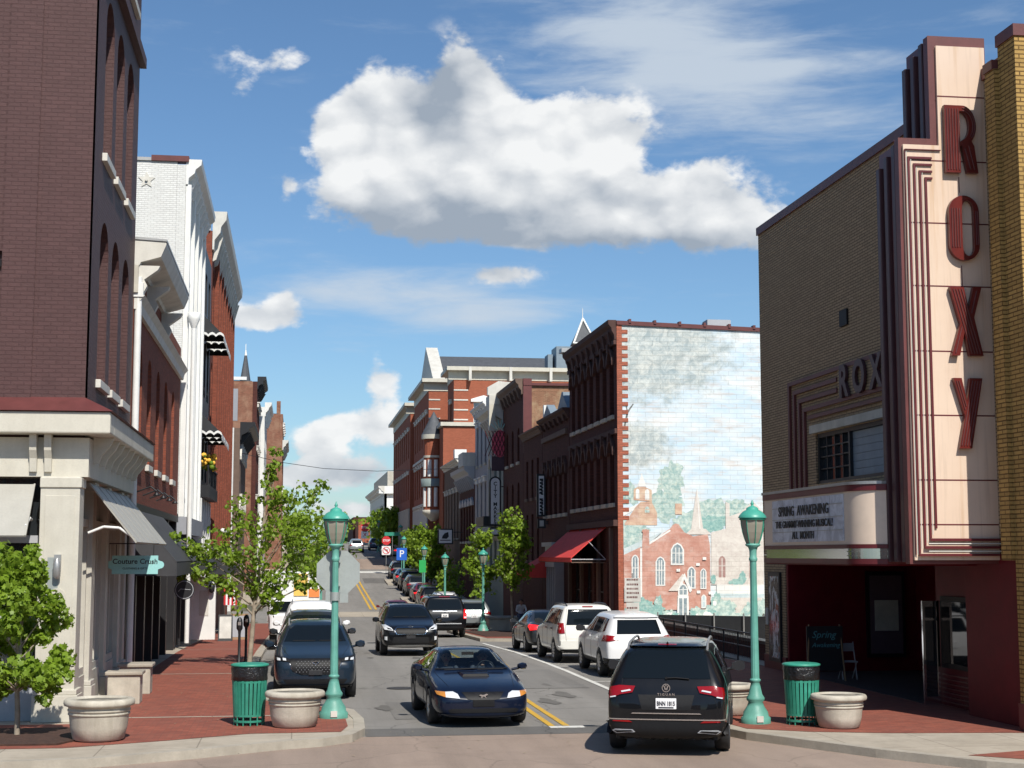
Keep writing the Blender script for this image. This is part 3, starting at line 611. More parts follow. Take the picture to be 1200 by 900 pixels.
# ------------------------------------------------------------ 1: brown corner building, left
def brown_building():
    t = thing('corner_building', 'tall brown painted brick building at the left corner above a cream shopfront', 'building', (-4, 30, 0))
    fr = LEFT(-4.0); ff = FRONT(30.0)
    core(t, -4.3, -16, 30.3, 38.1, 5.4, 24, B['brown'])
    cols = [(31.55, 32.95), (33.55, 34.95), (35.6, 37.0)]
    rows = [(6.7, 10.05, cols, True), (11.35, 14.75, cols, True), (16.3, 20, cols, True)]
    w = MB(); wall(w, fr, 30.003, 38.1, 5.4, 24, rows, .297)
    w.fbox(ff, -16, -5.62, 5.4, 8.82, -.30, 0); w.fbox(ff, -16, -4.0, 8.98, 24, -.3, 0); w.fbox(ff, -5.617, -4.0, 5.4, 8.977, -.3, 0); w.fbox(ff, -16, -5.62, 8.823, 8.977, -.3, -.14)
    w.build('street_wall', B['brown'], t)
    MB().fbox(ff, -5.62, -5.0, 5.4, 24, .002, .028).build('pilaster', B['brown'], t)
    MB().fbox(ff, -16, -5.62, 8.66, 8.80, .002, .07).build('ledge', M['trim'], t)
    for (a, b, us, ar) in rows:
        for (p, q) in us: window(t, fr, p, q, a, b, -.24, 'maroon', 'glass', 1, 2, sill='offwhite', fw=.1)
    MB().fbox(fr, 30.0, 38.15, 15.25, 15.5, .003, .16).build('string_course', B['brown'], t)
    # shopfront
    e = MB(); e.fbox(ff, -16, -4.0, 4.66, 5.40, -.3, .12); e.fbox(fr, 30.0, 38.2, 4.66, 5.40, -.3, .12); e.box(-4.0, -3.88, 29.88, 30, 4.66, 5.4)
    e.build('fascia', M['cream'], t)
    e = MB(); e.fbox(ff, -16, -3.45, 5.45, 5.86, -.1, .55); e.fbox(fr, 30.103, 38.4, 5.45, 5.86, -.1, .55)
    e.build('cornice', M['cream'], t, bevel=.03)
    e = MB(); e.addf([(-16, 29.4, 5.87), (-3.4, 29.4, 5.87), (-3.4, 38.4, 5.87), (-4.0, 38.4, 6.18), (-4.0, 30, 6.18), (-16, 30, 6.18)], [(0, 1, 4, 5), (1, 2, 3, 4)])
    e.addf([(-16, 29.4, 5.864), (-3.4, 29.4, 5.864), (-3.4, 38.4, 5.864), (-4, 38.4, 5.864), (-4, 30, 5.864), (-16, 30, 5.864)], [(0, 1, 4, 5), (1, 2, 3, 4)])
    e.build('cornice_roof', M['maroonlt'], t)
    e = MB()
    for u in (30.5, 31.5, 32.5, 33.5, 34.5, 35.5, 36.5, 37.5):
        e.fsweep(fr, [(.121, 4.95), (.22, 4.95), (.27, 5.1), (.42, 5.28), (.5, 5.447), (.121, 5.447)], u, u + .16)
    for u in (-4.95, -4.68): e.fsweep(ff, [(.121, 4.75), (.19, 4.75), (.22, 5.0), (.30, 5.15), (.34, 5.447), (.121, 5.447)], u, u + .13)
    for u in (-7.4, -7.1, -9.6, -9.3): e.fsweep(ff, [(.121, 4.75), (.19, 4.75), (.22, 5.0), (.30, 5.15), (.34, 5.447), (.121, 5.447)], u, u + .13)
    e.build('bracket', M['cream'], t)
    for (x0, x1, y0, y1) in ((-4.72, -4.0, 29.72, 30.3), (-4.3, -4.0, 31.75, 32.25), (-4.3, -4.0, 34.1, 34.5), (-4.3, -4.0, 36.6, 37.0), (-4.3, -4.0, 37.7, 38.15)):
        e = MB().box(x0, x1, y0, y1, .0, 4.655)
        e.box(x0 - .03, x1 + .07, y0 - .07, y1 + .05, .13, .62); e.box(x0 - .02, x1 + .05, y0 - .05, y1 + .03, .623, .72)
        e.box(x0 - .01, x1 + .03, y0 - .03, y1 + .02, 4.45, 4.64)
        if x0 < -4.5: e.box(x0 + .09, x1 - .09, y0 - .012, y0 - .002, .9, 4.3)
        e.build('pilaster', M['cream'] if x0 < -4.5 else M['creamdk'], t, bevel=.012)
    MB().cyl((-4.36, 29.71, 2.42), (-4.36, 29.69, 2.42), .16, n=20).build('medallion', M['cream'], t)
    e = MB()
    for (a, b) in ((30.3, 31.75), (32.25, 34.1), (34.5, 36.6), (37.0, 37.7)):
        e.fbox(fr, a, b, .0, 1.0, -.3, -.1); e.fbox(fr, a + .12, b - .12, .25, .85, -.1, -.07)
        e.fbox(fr, a, b, 3.75, 3.9, -.25, -.08); e.fbox(fr, a, a + .09, 1.0, 3.75, -.25, -.1); e.fbox(fr, b - .09, b, 1.0, 3.75, -.25, -.1)
        k = int((b - a) / .75)
        for i in range(1, k + 1): u = a + (b - a) * i / (k + 1); e.fbox(fr, u - .04, u + .04, 1.0, 4.65, -.25, -.12)
    e.build('shopfront', M['creamdk'], t)
    MB().fbox(fr, 30.31, 37.69, 1.001, 4.65, -.30, -.2).build('shop_window', M['glass'], t)
    e = MB().fbox(ff, -16, -4.73, 0, .75, -.3, -.05)
    for u in (-5.45, -7.1, -8.8): e.fbox(ff, u - .06, u + .06, .75, 3.5, -.3, -.1)
    e.fbox(ff, -16, -4.73, 3.42, 3.56, -.3, -.06); e.fbox(ff, -16, -4.73, .75, .87, -.3, -.03); e.build('shopfront', M['lightgrey'], t)
    MB().fbox(ff, -16, -4.73, .752, 4.65, -.36, -.302).build('shop_window', M['glass'], t)
    a = awning(t, ff, -9.9, -4.86, 4.52, 3.52, .85, 'awnmetal', 0, sides=False, seams=7)
    MB().tube([(-4.9, 29.94, 3.85), (-4.88, 29.6, 3.88), (-4.9, 29.3, 3.72)], .025).build('arm', M['white'], a)
    a = awning(t, fr, 30.9, 37.9, 4.6, 3.42, .95, 'awnmetal', 0, sides=False, seams=6)
    MB().tube([(-3.99, 30.95, 3.62), (-3.7, 30.95, 3.74), (-3.4, 30.95, 3.72), (-3.15, 30.95, 3.55)], .028).build('arm', M['white'], a)
    MB().box(-4.55, -4.35, 29.705, 29.718, 2.4, 3.15).build('notice', M['alu'], t)
    # door and lamp
    MB().box(-4.42, -4.30, 29.62, 29.7, 2.9, 3.2).lathe([(.02, 0), (.07, .05), (.07, .3), (.03, .38)], (-4.36, 29.6, 2.75), 10).build('wall_lamp', M['metal'], t)
    return t
brown_building()
def couture():
    t = thing('hanging_sign', 'pale teal hanging sign reading Couture Crush under the corner shop awning', 'sign', (-3.45, 34.6, 2.8)); ff = FRONT(34.6)
    MB().fprism(ff, [(-3.93, 2.78), (-2.95, 2.78), (-2.95, 2.88), (-2.90, 2.90)] + circ(-2.90, 2.98, .08, 8, -90, 90) + [(-2.95, 3.08), (-2.95, 3.18), (-3.93, 3.18), (-3.93, 3.08)] + circ(-3.98, 2.98, .08, 8, 90, 270) + [(-3.93, 2.88)], 0, .04).build('board', M['tealsign'], t)
    x = MB(); put2d(x, text2d('Couture Crush', .155, .006, .002, 0.05, 1.0), ff, -3.44, 3.05, .045); put2d(x, text2d('CLOTHING & GIFTS', .06, .006), ff, -3.44, 2.9, .045)
    x.build('lettering', M['woodsgn'], t)
    MB().tube([(-3.85, 34.6, 3.18), (-3.85, 34.6, 3.42)], .008).tube([(-3.05, 34.6, 3.18), (-3.05, 34.6, 3.42)], .008).tube([(-4, 34.6, 3.44), (-2.95, 34.6, 3.44)], .012).build('hanger', M['black'], t)
couture()

def across(name, lab, x0, x1, y0, y1, zt, mt):      # unseen blocks added behind the photographer to darken reflections
    t = thing(name, lab, 'building', ((x0 + x1) / 2, y1, 0)); fr = Fr(0, y1, 1, 0, 0, 1)
    core(t, x0, x1, y0, y1 - .4, 0, zt - .4, B[mt]); n = max(3, int((x1 - x0) / 3.2)); cols = evenly(x0, x1, n, 1.3, 1.0)
    rows = [(5.2, 7.6, cols, .4)] + ([(8.8, 11.0, cols, .4)] if zt > 11.5 else []); w = MB(); wall(w, fr, x0, x1, 0, zt, rows, .39); w.build('street_wall', B[mt], t)
    for a, b, us, ar in rows:
        for p, q in us: window(t, fr, p, q, a, b, -.25, 'white', 'glass', 1, 2, sill='stone')
    cornice(t, fr, x0, x1, zt - .8, zt, .5, 'offwhite'); MB().fbox(fr, x0 + .5, x1 - .5, .4, 3.6, .003, .06).build('shop_window', M['glass'], t)
across('brick_building', 'unseen red brick building added behind the photographer for reflections, left', -34, -9, -40, -26, 9.5, 'red')
across('brick_building', 'unseen dark brick building added behind the photographer for reflections, right', 14, 44, -40, -26, 12.0, 'darkred')
across('white_building', 'unseen white brick building added behind the photographer for reflections, middle', -8, 13, -66, -52, 13.0, 'white')
def far_spire():
    t = thing('church_spire', 'white edged grey spire tip showing above the mural building roof', 'steeple', (56.6, 300, 0))
    m = MB().box(54.4, 58.8, 298, 302.4, 2, 45); m.build('tower', B['towerb'], t)
    MB().addf([(54.4, 298, 45), (58.8, 298, 45), (58.8, 302.4, 45), (54.4, 302.4, 45), (56.6, 300.2, 50.2)], [(0, 1, 4), (1, 2, 4), (2, 3, 4), (3, 0, 4)]).build('spire_roof', M['roof'], t)
    MB().tube([(54.3, 297.9, 44.9), (56.6, 300, 50.3)], .22, 6).tube([(58.9, 297.9, 44.9), (56.6, 300, 50.3)], .22, 6).tube([(54.3, 297.9, 45), (58.9, 297.9, 45)], .2, 6).cyl((56.6, 300.2, 50), (56.6, 300.2, 52.5), .12, .03, 6).build('spire_trim', M['white'], t)
far_spire()
# ------------------------------------------------------------ 2: red brick with a heavy cornice
def left_red():
    t = thing('brick_building', 'two storey red brick building with a heavy cream cornice next to the brown corner building', 'building', (-4, 38.2, 0)); fr = LEFT(-4.0); ff = FRONT(38.2)
    core(t, -4.3, -16, 38.2, 53.9, 0, 9.9, B['red'])
    cols = [(39.6, 40.7), (42.2, 43.3), (44.9, 46.0), (47.6, 48.7), (50.4, 51.5)]
    w = MB(); wall(w, fr, 38.2, 53.9, 4.5, 10.3, [(5.6, 8.5, cols, .45)], .298); w.build('street_wall', B['red'], t)
    for p, q in cols: window(t, fr, p, q, 5.6, 8.5, -.22, 'offwhite', 'glass', 1, 2, sill='offwhite')
    MB().fsweep(fr, [(.003, 9.2), (.1, 9.2), (.14, 9.4), (.26, 9.55), (.003, 9.55)], 38.2, 53.9).build('string_course', M['offwhite'], t)
    c = MB().fsweep(fr, [(-.3, 10.3), (.10, 10.3), (.14, 10.38), (.62, 10.52), (.74, 10.82), (.74, 10.9), (-.3, 10.95)], 38.25, 46.4).build('cornice', M['offwhite'], t)
    MB().fsweep(fr, [(-.28, 10.955), (.76, 10.905), (.76, 10.96), (-.28, 11.02)], 38.22, 46.42).build('flashing', M['metal'], c)
    b = MB()
    for u in (38.3, 41.3, 45.9): b.fsweep(fr, [(.003, 9.6), (.2, 9.6), (.3, 9.8), (.22, 9.95), (.55, 10.2), (.6, 10.3), (.003, 10.3)], u, u + .3)
    b.build('bracket', M['offwhite'], c)
    MB().box(-4.6, -3.9, 38.12, 38.19, 9.6, 10.28).build('cornice_end', M['stone'], t)
    MB().cyl((-3.9, 38.28, .2), (-3.9, 38.28, 10.0), .085).box(-4.02, -3.78, 38.17, 38.4, 9.5, 9.85).build('downpipe', M['white'], t)
    awning(t, fr, 38.7, 47.8, 4.35, 3.0, 1.15, 'greycloth', .32)
    e = MB()
    for u in (38.3, 40.5, 42.9, 45.3, 47.7, 50.2, 53.5): e.fbox(fr, u, u + .3, 0, 4.49, -.5, 0)
    e.fbox(fr, 38.2, 53.9, 4.3, 4.498, -.5, .04); e.build('shopfront', M['black'], t)
    MB().fbox(fr, 38.2, 43, 0, 4.3, -.55, -.48).build('shop_panel', M['maroon'], t)
    for (a, b2) in ((39.2, 40.1), (41.3, 42.2)): window(t, fr, a, b2, 1.1, 2.5, -.46, 'lightgrey', 'glass', 1, 1)
    MB().fbox(fr, 43, 53.9, 0, 4.3, -.56, -.5).build('shop_window', M['glass'], t)
    b = MB()
    for u in (39.5, 41.5, 43.5, 45.5): b.tube([(-3.98, u, 4.75), (-3.6, u, 4.9), (-3.45, u, 4.78)], .02).lathe([(.02, .08), (.09, 0), (.085, -.01), (.01, .07)], (-3.45, u, 4.68), 10)
    b.build('sign_lamp', M['black'], t)
left_red()
def left_white():
    t = thing('white_building', 'tall white painted brick building with a star anchor plate high on its side wall', 'building', (-4, 54.2, 0)); fr = LEFT(-4.0); ff = FRONT(54.2)
    core(t, -4.3, -16, 54.5, 63.6, 0, 16.6, B['white'])
    MB().fbox(ff, -16, -4.303, 0, 17.0, -.298, 0).build('side_wall', B['white'], t)
    MB().fbox(ff, -16, -5.2, 17.003, 17.12, -.35, .06).build('coping', M['metal'], t)
    MB().fbox(ff, -5.2, -3.9, 17.003, 17.2, -.35, .08).build('coping', M['maroonlt'], t)
    st = [];
    for i in range(10): a = R(90 + 36 * i); r = .30 if i % 2 == 0 else .14; st.append((-5.35 + r * math.cos(a), 16.3 + r * math.sin(a)))
    MB().fprism(ff, st, .003, .03).cyl((-5.35, 54.17, 16.3), (-5.35, 54.1, 16.3), .05).build('star_anchor', M['offwhite'], t)
    cols = [(55.2, 56.1), (57.4, 58.3), (59.6, 60.5), (61.8, 62.7)]
    rows = [(5.2, 8.2, cols, .3), (9.3, 12.2, cols, .3), (13.0, 15.7, cols, .3)]
    w = MB(); wall(w, fr, 54.2, 63.6, 4.6, 16.9, rows, .298); w.build('street_wall', B['white'], t)
    for (a, b, us, ar) in rows:
        for p, q in us: window(t, fr, p, q, a, b, -.22, 'black', 'glass', 1, 2, sill='white')
    e = MB()
    for u in (54.25, 56.6, 58.85, 61.1, 63.2): e.fbox(fr, u, u + .28, 4.5, 16.2, .003, .20)
    e.build('pilaster', M['white'], t, bevel=.02)
    MB().fbox(fr, 54.2, 63.6, 3.9, 4.5, -.2, .32).build('fascia', M['greysiding'], t)
    cornice(t, fr, 54.2, 63.6, 16.2, 17.1, .55, 'white', 8)
    MB().cyl((-3.6, 54.12, .2), (-3.6, 54.12, 11.2), .08).lathe([(.06, 0), (.2, .35), (.22, .6), (.02, .6)], (-3.6, 54.12, 11.0), 10).build('downpipe', M['white'], t)
    awning(t, fr, 54.4, 61.5, 3.9, 2.85, 1.0, 'blackcloth', .3)
    e = MB();
    for u in (54.3, 56.5, 58.7): e.fbox(fr, u, u + .2, 0, 3.88, -.6, 0)
    e.build('pilaster', M['black'], t)
    MB().fbox(fr, 54.2, 60, 0, 3.88, -.66, -.6).build('shop_window', M['glass'], t)
    MB().fprism(FRONT(60.0), [(-4.3, 0), (-2.95, 0), (-2.95, 1.9), (-3.02, 2.15), (-3.2, 2.3), (-3.5, 2.35), (-4.3, 2.35)], -.5, 0).build('entrance_screen', M['white'], t, bevel=.02)
    MB().fprism(FRONT(59.99), [(-3.55, .9), (-3.2, .9), (-3.2, 1.85), (-3.55, 1.85)], 0, .012).build('entrance_panel', M['offwhite'], t)
left_white()
def left_black():
    t = thing('black_building', 'narrow black fronted building with scalloped black and white window awnings and a flower box', 'building', (-4, 63.8, 0)); fr = LEFT(-4.0)
    core(t, -4.4, -16, 63.8, 71.4, 0, 16.4, B['towerb'])
    cols = [(64.6, 65.9), (67.0, 68.3), (69.4, 70.7)]
    rows = [(6.4, 8.6, cols, False), (10.0, 12.7, cols, False), (13.6, 15.4, cols, False)]
    w = MB(); wall(w, fr, 63.8, 71.4, 4.3, 16.4, rows, .35); w.build('street_wall', M['black'], t)
    MB().fbox(FRONT(63.8), -16, -4.41, 16.4, 18.0, -.4, .0).fprism(fr, [(63.8, 16.4), (67, 16.4), (66.2, 17.1), (65.4, 17.3), (64.9, 17.9), (63.8, 18.1)], -.4, 0).build('parapet', M['white'], t)
    for (a, b, us, ar) in rows:
        for p, q in us:
            window(t, fr, p, q, a, b, -.22, 'black', 'glass', 1, 2)
            if a < 13:
                aw = awning(t, fr, p - .25, q + .25, b + .5, b - .45, .95, 'blackcloth', 0)
                s = MB(); n = 5; L = (q - p + .5) / n
                for i in range(n):
                    u = p - .25 + L * i; s.fprism(fr, [(u, b - .44)] + circ(u + L / 2, b - .60, L / 2, 6, 180, 360, .12) + [(u + L, b - .44)], .955, .967)
                s.build('valance', M['white'], aw)
                for yy, zz in ((p - .27, 0),):
                    s = MB(); f3 = FRONT(yy); prev = [(-4 + .95 * k / 12, b - .40 + .10 * abs(math.sin(k * math.pi / 4))) for k in range(13)]
                    s.fprism(f3, prev + [(x, z - .10) for x, z in prev[::-1]], -.01, .004); s.build('side_valance', M['white'], aw)
    f = MB().fbox(fr, 64.2, 71.0, 5.55, 6.05, .003, .5)
    for i in range(20): u = 64.2 + i * .35; f.fbox(fr, u, u + .04, 6.05, 6.8, .42, .46)
    f.fbox(fr, 64.2, 71, 6.8, 6.86, .40, .48); f.build('balcony_box', M['black'], t)
    fl = MB(); rnd = random.Random(3)
    for i in range(60): c = (-3.7 + rnd.uniform(-.2, .3), rnd.uniform(64.2, 67.5), 6.9 + rnd.uniform(-.1, .45)); fl.ball(c, rnd.uniform(.05, .12), rnd.choice((0, 0, 1)), 4)
    fl.build('flowers', [M['flower'], M['leaf']], t)
    MB().box(-3.6, -3.5, 65, 65.1, 5.6, 6.2).build('flower_bracket', M['black'], t)
    e = MB()
    for u in (64.0, 65.6, 67.2, 68.8, 70.4): e.fbox(fr, u, u + .42, 0, 5.5, -.3, .22)
    e.build('column', M['white'], t)
    MB().fbox(fr, 63.8, 71.4, 0, 4.3, -.39, -.31).build('shop_window', M['glass'], t)
left_black()
def left_cornice():
    t = thing('brick_building', 'tall red brick building with slender piers and deep grey cornice, beyond the black front', 'building', (-4, 71.6, 0)); fr = LEFT(-4.0)
    core(t, -4.4, -16, 71.6, 93.4, -1, 18.2, B['red'])
    cols = evenly(71.6, 93.4, 9, 1.1, .9)
    rows = [(4.8, 8.0, cols, .4), (9.4, 12.2, cols, .4), (13.4, 16.6, cols, .4)]
    w = MB(); wall(w, fr, 71.6, 93.4, 3.6, 18.2, rows, .39); w.build('street_wall', B['red'], t)
    for (a, b, us, ar) in rows:
        for p, q in us: window(t, fr, p, q, a, b, -.28, 'maroon', 'glass', 1, 2, sill='stone' if a < 5 else None)
    e = MB()
    for (p, q) in cols: e.fbox(fr, q + .45, q + .80, 3.6, 17.3, .003, .22)
    e.build('pier', B['red'], t)
    cornice(t, fr, 71.5, 93.5, 17.3, 19.1, .65, 'offwhite', 16)
    MB().fbox(FRONT(71.5), -16, -4.1, 18.2, 19.05, -.4, -.003).build('parapet', M['white'], t)
    for u in (72, 78, 84): awning(t, fr, u, u + 4.8, 3.6, 2.6, 1.2, 'plum' if u > 75 else 'blackcloth', .3)
    MB().fbox(fr, 71.6, 93.4, -1, 3.6, -.35, 0).build('shopfront', M['brownstone'], t)
    # corner lamps and bracket row
    s = MB()
    for i in range(5): s.ball((-3.3, 72.5 + i * 1.1, 4.3), .12, 0, 6)
    s.build('globe_lamp', M['white'], t)
left_cornice()
def left_far():
    t = thing('brick_building', 'lower plain red brick building just past the grey corniced one', 'building', (-4, 93.5, -1)); fr = LEFT(-4.0)
    core(t, -4.4, -16, 93.6, 96, -1.5, 14.6, B['red'])
    MB().fbox(fr, 93.6, 96, -1.5, 14.9, -.39, 0).build('street_wall', B['red'], t)
    t = thing('ornate_building', 'cream and black bracketed building beyond the left cross street', 'building', (-3.8, 106, -.6)); fr = LEFT(-3.8)
    core(t, -4.2, -18, 106, 119, -1.5, 11.8, B['white'])
    cols = evenly(106, 119, 5, 1.1, .8); w = MB(); rows = [(4.5, 7.0, cols, .4), (8.2, 10.4, cols, .4)]
    wall(w, fr, 106, 119, -1.5, 11.8, rows, .39); w.build('street_wall', M['brownstone'], t)
    for (a, b, us, ar) in rows:
        for p, q in us: window(t, fr, p, q, a, b, -.28, 'offwhite', 'glass', 1, 2, hood=('offwhite', 'arch'))
    cornice(t, fr, 106, 119, 11.0, 12.2, 1.0, 'black', 10)
    MB().box(-12, -4.0, 106.2, 106.5, 12.3, 14.5).build('rooftop_screen', M['greysiding'], t)
    t = thing('brick_building', 'weathered brick building with a pale coping in front of the far steeple', 'building', (-3.2, 124, 0)); fr = LEFT(-3.15)
    core(t, -3.5, -20, 124, 133, -1, 17.0, B['towerb'])
    cols = evenly(124, 133, 4, 1.0, .7); w = MB(); rows = [(5, 7.6, cols, .4), (9, 11.5, cols, .4), (12.7, 15, cols, .4)]
    wall(w, fr, 124, 133, -1, 17, rows, .34); w.build('street_wall', B['darkred'], t)
    for (a, b, us, ar) in rows:
        for p, q in us: window(t, fr, p, q, a, b, -.25, 'offwhite', 'glass', 1, 2, hood=('offwhite', 'flat'))
    cornice(t, fr, 124, 133, 16.4, 17.4, .7, 'black', 6); MB().box(-20, -4, 123.9, 124.2, 17.1, 17.35).build('coping', M['white'], t)
    MB().box(-20, -4.2, 123.6, 123.99, 9.8, 13.2).build('rooftop_screen', M['greysiding'], t)
    t = thing('white_building', 'white fronted building between two brick towers far up the left side', 'building', (-2.9, 135, .5)); fr = LEFT(-2.75)
    core(t, -3.1, -20, 135, 146, -1, 16.0, B['white'])
    cols = evenly(135, 146, 4, 1.1, .9); w = MB(); rows = [(5.2, 7.6, cols, .4), (9, 11.3, cols, .4), (12.5, 14.6, cols, .4)]
    wall(w, fr, 135, 146, -1, 16, rows, .34); w.build('street_wall', M['white'], t)
    for (a, b, us, ar) in rows:
        for p, q in us: window(t, fr, p, q, a, b, -.25, 'black', 'glass', 1, 2)
    cornice(t, fr, 135, 146, 15.2, 16.4, .6, 'white', 6)
    t = thing('brick_tower', 'far brick building with a sloping dark roof, last on the left side', 'building', (-1.4, 155, 1)); fr = LEFT(-1.35)
    core(t, -1.7, -20, 155, 170, 0, 17.2, B['towerb'])
    cols = evenly(155, 170, 5, 1.2, .9); w = MB(); rows = [(6.5, 9.4, cols, .4), (10.5, 13.4, cols, .4), (14.2, 16, cols, .4)]
    wall(w, fr, 155, 170, 0, 17.2, rows, .34); w.build('street_wall', B['towerb'], t)
    for (a, b, us, ar) in rows:
        for p, q in us: window(t, fr, p, q, a, b, -.25, 'white', 'glass', 1, 2, hood=('white', 'flat'))
    cornice(t, fr, 155, 170, 13.6, 14.6, .6, 'offwhite', 6)
    MB().addf([(-12, 154.9, 8.5), (-3.9, 154.9, 17.8), (-3.9, 170, 17.8), (-12, 170, 8.5), (-12, 154.9, 7.5), (-3.7, 154.9, 17.2), (-3.7, 170, 17.2), (-12, 170, 7.5)], [(0, 1, 2, 3), (4, 7, 6, 5), (0, 4, 5, 1), (3, 2, 6, 7)]).build('roof_slope', M['roof'], t)
    MB().box(-2.0, -1.6, 156, 156.4, 17.3, 18.6).build('chimney', B['towerb'], t)
    t = thing('church_steeple', 'thin dark church steeple with a pale tip rising behind the left rooftops', 'steeple', (-8.7, 262, 3))
    MB().box(-11.2, -6.2, 260, 265, 3, 24).build('tower', B['towerb'], t); MB().cyl((-8.7, 262.5, 24), (-8.7, 262.5, 36.8), 2.2, .22, 8, 0).build('spire', M['roof'], t)
    MB().cyl((-8.7, 262.5, 36.8), (-8.7, 262.5, 37.7), .24, .12, 8, 0).box(-8.75, -8.65, 262.4, 262.6, 37.7, 38.8).build('finial', M['white'], t)
left_far()
for (y0, y1, x, zt, mt, lb) in ((178, 205, -2.0, 12.5, 'red', 'low far brick building on the left near the crest'), (208, 240, -1.2, 11.5, 'white', 'low far pale building on the left near the crest')):
    t = thing('far_building', lb, 'building', (x, y0, gz(y0))); fr = LEFT(x)
    core(t, x - .4, -20, y0, y1, 0, zt, B[mt]); cols = evenly(y0, y1, 7, 1.3, 1); w = MB(); rows = [(gz(y0) + 4.5, gz(y0) + 7, cols, False)]
    wall(w, fr, y0, y1, 0, zt, rows, .39); w.build('street_wall', B[mt], t)
    for p, q in cols: window(t, fr, p, q, rows[0][0], rows[0][1], -.25, 'white', 'glass', 1, 2)
# ------------------------------------------------------------ theatre on the right
FX = 12.9
def side_fr(fr, u, d=0):      # frame whose u runs out of the wall
    return Fr(fr.o[0] + fr.u[0] * u, fr.o[1] + fr.u[1] * u, fr.n[0], fr.n[1], fr.u[0], fr.u[1])
def theatre():
    t = thing('theatre', 'buff brick art deco movie theatre with dark red stripes on the right corner', 'building', (FX, 33, 0)); fr = RIGHT(FX)
    Y0, Y1 = 26.0, 41.5
    core(t, 16.6, 40, 26.0, Y1, 0, 12.1, B['ybuff'])
    core(t, 13.2, 16.597, 26.0, Y1, 3.2, 12.1, B['ybuff'])
    w = MB(); wall(w, fr, 26.0, Y1, 3.2, 12.2, [(4.95, 6.2, [(31.3, 37.0)], False)], .297)
    w.fbox(fr, 39.65, Y1, .5, 3.197, -.3, 0); w.box(13.203, 40, Y1 - .3, Y1, .0, 3.197); w.build('street_wall', B['ybuff'], t)
    MB().fbox(fr, 39.63, Y1 + .02, 0, .497, -.3, .03).build('plinth', M['maroon'], t)
    MB().fbox(fr, 25.99, Y1 + .03, 12.2, 12.42, -.35, .05).box(13.26, 40, Y1 - .3, Y1 + .03, 12.2, 12.42).build('coping', M['maroonlt'], t)
    # recess
    r = MB(); r.box(12.92, 16.59, 39.5, 39.64, .13, 3.19); r.box(16.45, 16.59, 30.9, 39.497, .13, 3.19); r.box(13.3, 16.59, 28.3, 30.897, .13, 3.19)
    r.fbox(fr, 26.3, 28.56, .13, 3.19, -.3, 0); r.build('lobby_wall', M['darkredwall'], t, bevel=.02)
    MB().box(12.92, 16.44, 28.3, 39.49, 3.1, 3.19).build('ceiling', M['trim'], t); MB().box(12.95, 16.44, 30.9, 39.49, .12, .145).build('entrance_floor', M['tilefloor'], t)
    MB().box(15.05, 16.1, 39.40, 39.497, .5, 2.75).build('display_case', M['trim'], t); MB().box(15.13, 16.02, 39.38, 39.398, .6, 2.65).build('display_sheet', M['plum'], t)
    MB().box(15.25, 15.9, 39.36, 39.378, 1.2, 2.0).build('display_sheet', M['stone'], t)
    d = MB(); X0, X1 = 12.88, 13.24
    for (a, b, c2, e) in ((X0, X0 + .05, .14, 2.25), (X1 - .05, X1, .14, 2.25), (X0 + .05, X1 - .05, .14, .3), (X0 + .05, X1 - .05, 2.13, 2.25), (X0 + .05, X1 - .05, 1.85, 1.9)): d.box(a, b, 30.6, 30.66, c2, e)
    dd = d.build('door', M['chrome'], t); MB().box(X0 + .05, X1 - .05, 30.62, 30.64, .3, 2.13).build('door_glass', M['glass'], dd)
    d = MB(); d.box(13.22, 13.297, 28.9, 30.5, .9, 2.35); wd = d.build('booth_window', M['trim'], t); MB().box(13.2, 13.218, 29.0, 30.4, 1.0, 2.25).build('pane', M['carglass'], wd)
    g = MB()
    for i in range(7): g.box(13.26, 13.297, 28.9, 30.6, .2 + i * .09, .23 + i * .09)
    g.build('grille', M['maroon'], t)
    # window over the canopy
    wn = MB(); wn.fbox(fr, 31.3, 37, 6.1, 6.2, -.25, -.05); wn.fbox(fr, 31.3, 37, 4.95, 5.03, -.25, -.05)
    for u in (31.3, 34.75, 36.9): wn.fbox(fr, u, u + .1, 5.03, 6.1, -.25, -.05)
    for u in (35.3, 35.85, 36.4): wn.fbox(fr, u, u + .035, 5.03, 6.1, -.2, -.08)
    for z in (5.3, 5.6, 5.85): wn.fbox(fr, 34.86, 36.89, z, z + .03, -.2, -.085)
    wn = wn.build('window', M['black'], t); MB().fbox(fr, 34.85, 36.9, 5.03, 6.1, -.2, -.15).build('pane', M['glass'], wn)
    ln = MB(); 
    for i in range(6): ln.fbox(fr, 31.4, 34.75, 5.03 + i * .178, 5.2 + i * .178, -.2, -.13)
    ln.build('panel', M['tin'], wn)
    MB().fbox(fr, 31.0, 37.2, 6.22, 6.42, .003, .10).build('lintel', M['stone'], t)
    # stripes
    s = MB(); uo = [(38.95, 7.70), (38.55, 7.44), (38.15, 7.18), (37.78, 6.92)]
    for i, (u, z) in enumerate(uo):
        s.fbox(fr, 28.6 if i in (0, 3) else 35.25, u, z - .10, z, .003, .07); s.fbox(fr, u - .13, u, 4.66, z - .103, .003, .07)
    s.fbox(fr, 28.6, 37.4, 6.60, 6.69, .003, .07)
    s.build('stripe', M['maroonlt'], t)
    s = MB(); s.fbox(fr, 28.6, 35.2, 6.92 + .003, 7.597, .003, .05); s.build('sign_field', B['ybuff'], t)
    L = MB()
    for ch, u in (('R', 34.6), ('O', 33.6), ('X', 32.55), ('Y', 31.5)): put2d(L, text2d(ch, 1.05, .07, .035, 0, .9), fr, u, 7.24, .11, flip=-1)
    L.build('wall_lettering', M['findark'], t)
    MB().fbox(fr, 34.5, 35.0, 8.62, 9.0, .003, .05).build('vent', M['trim'], t)
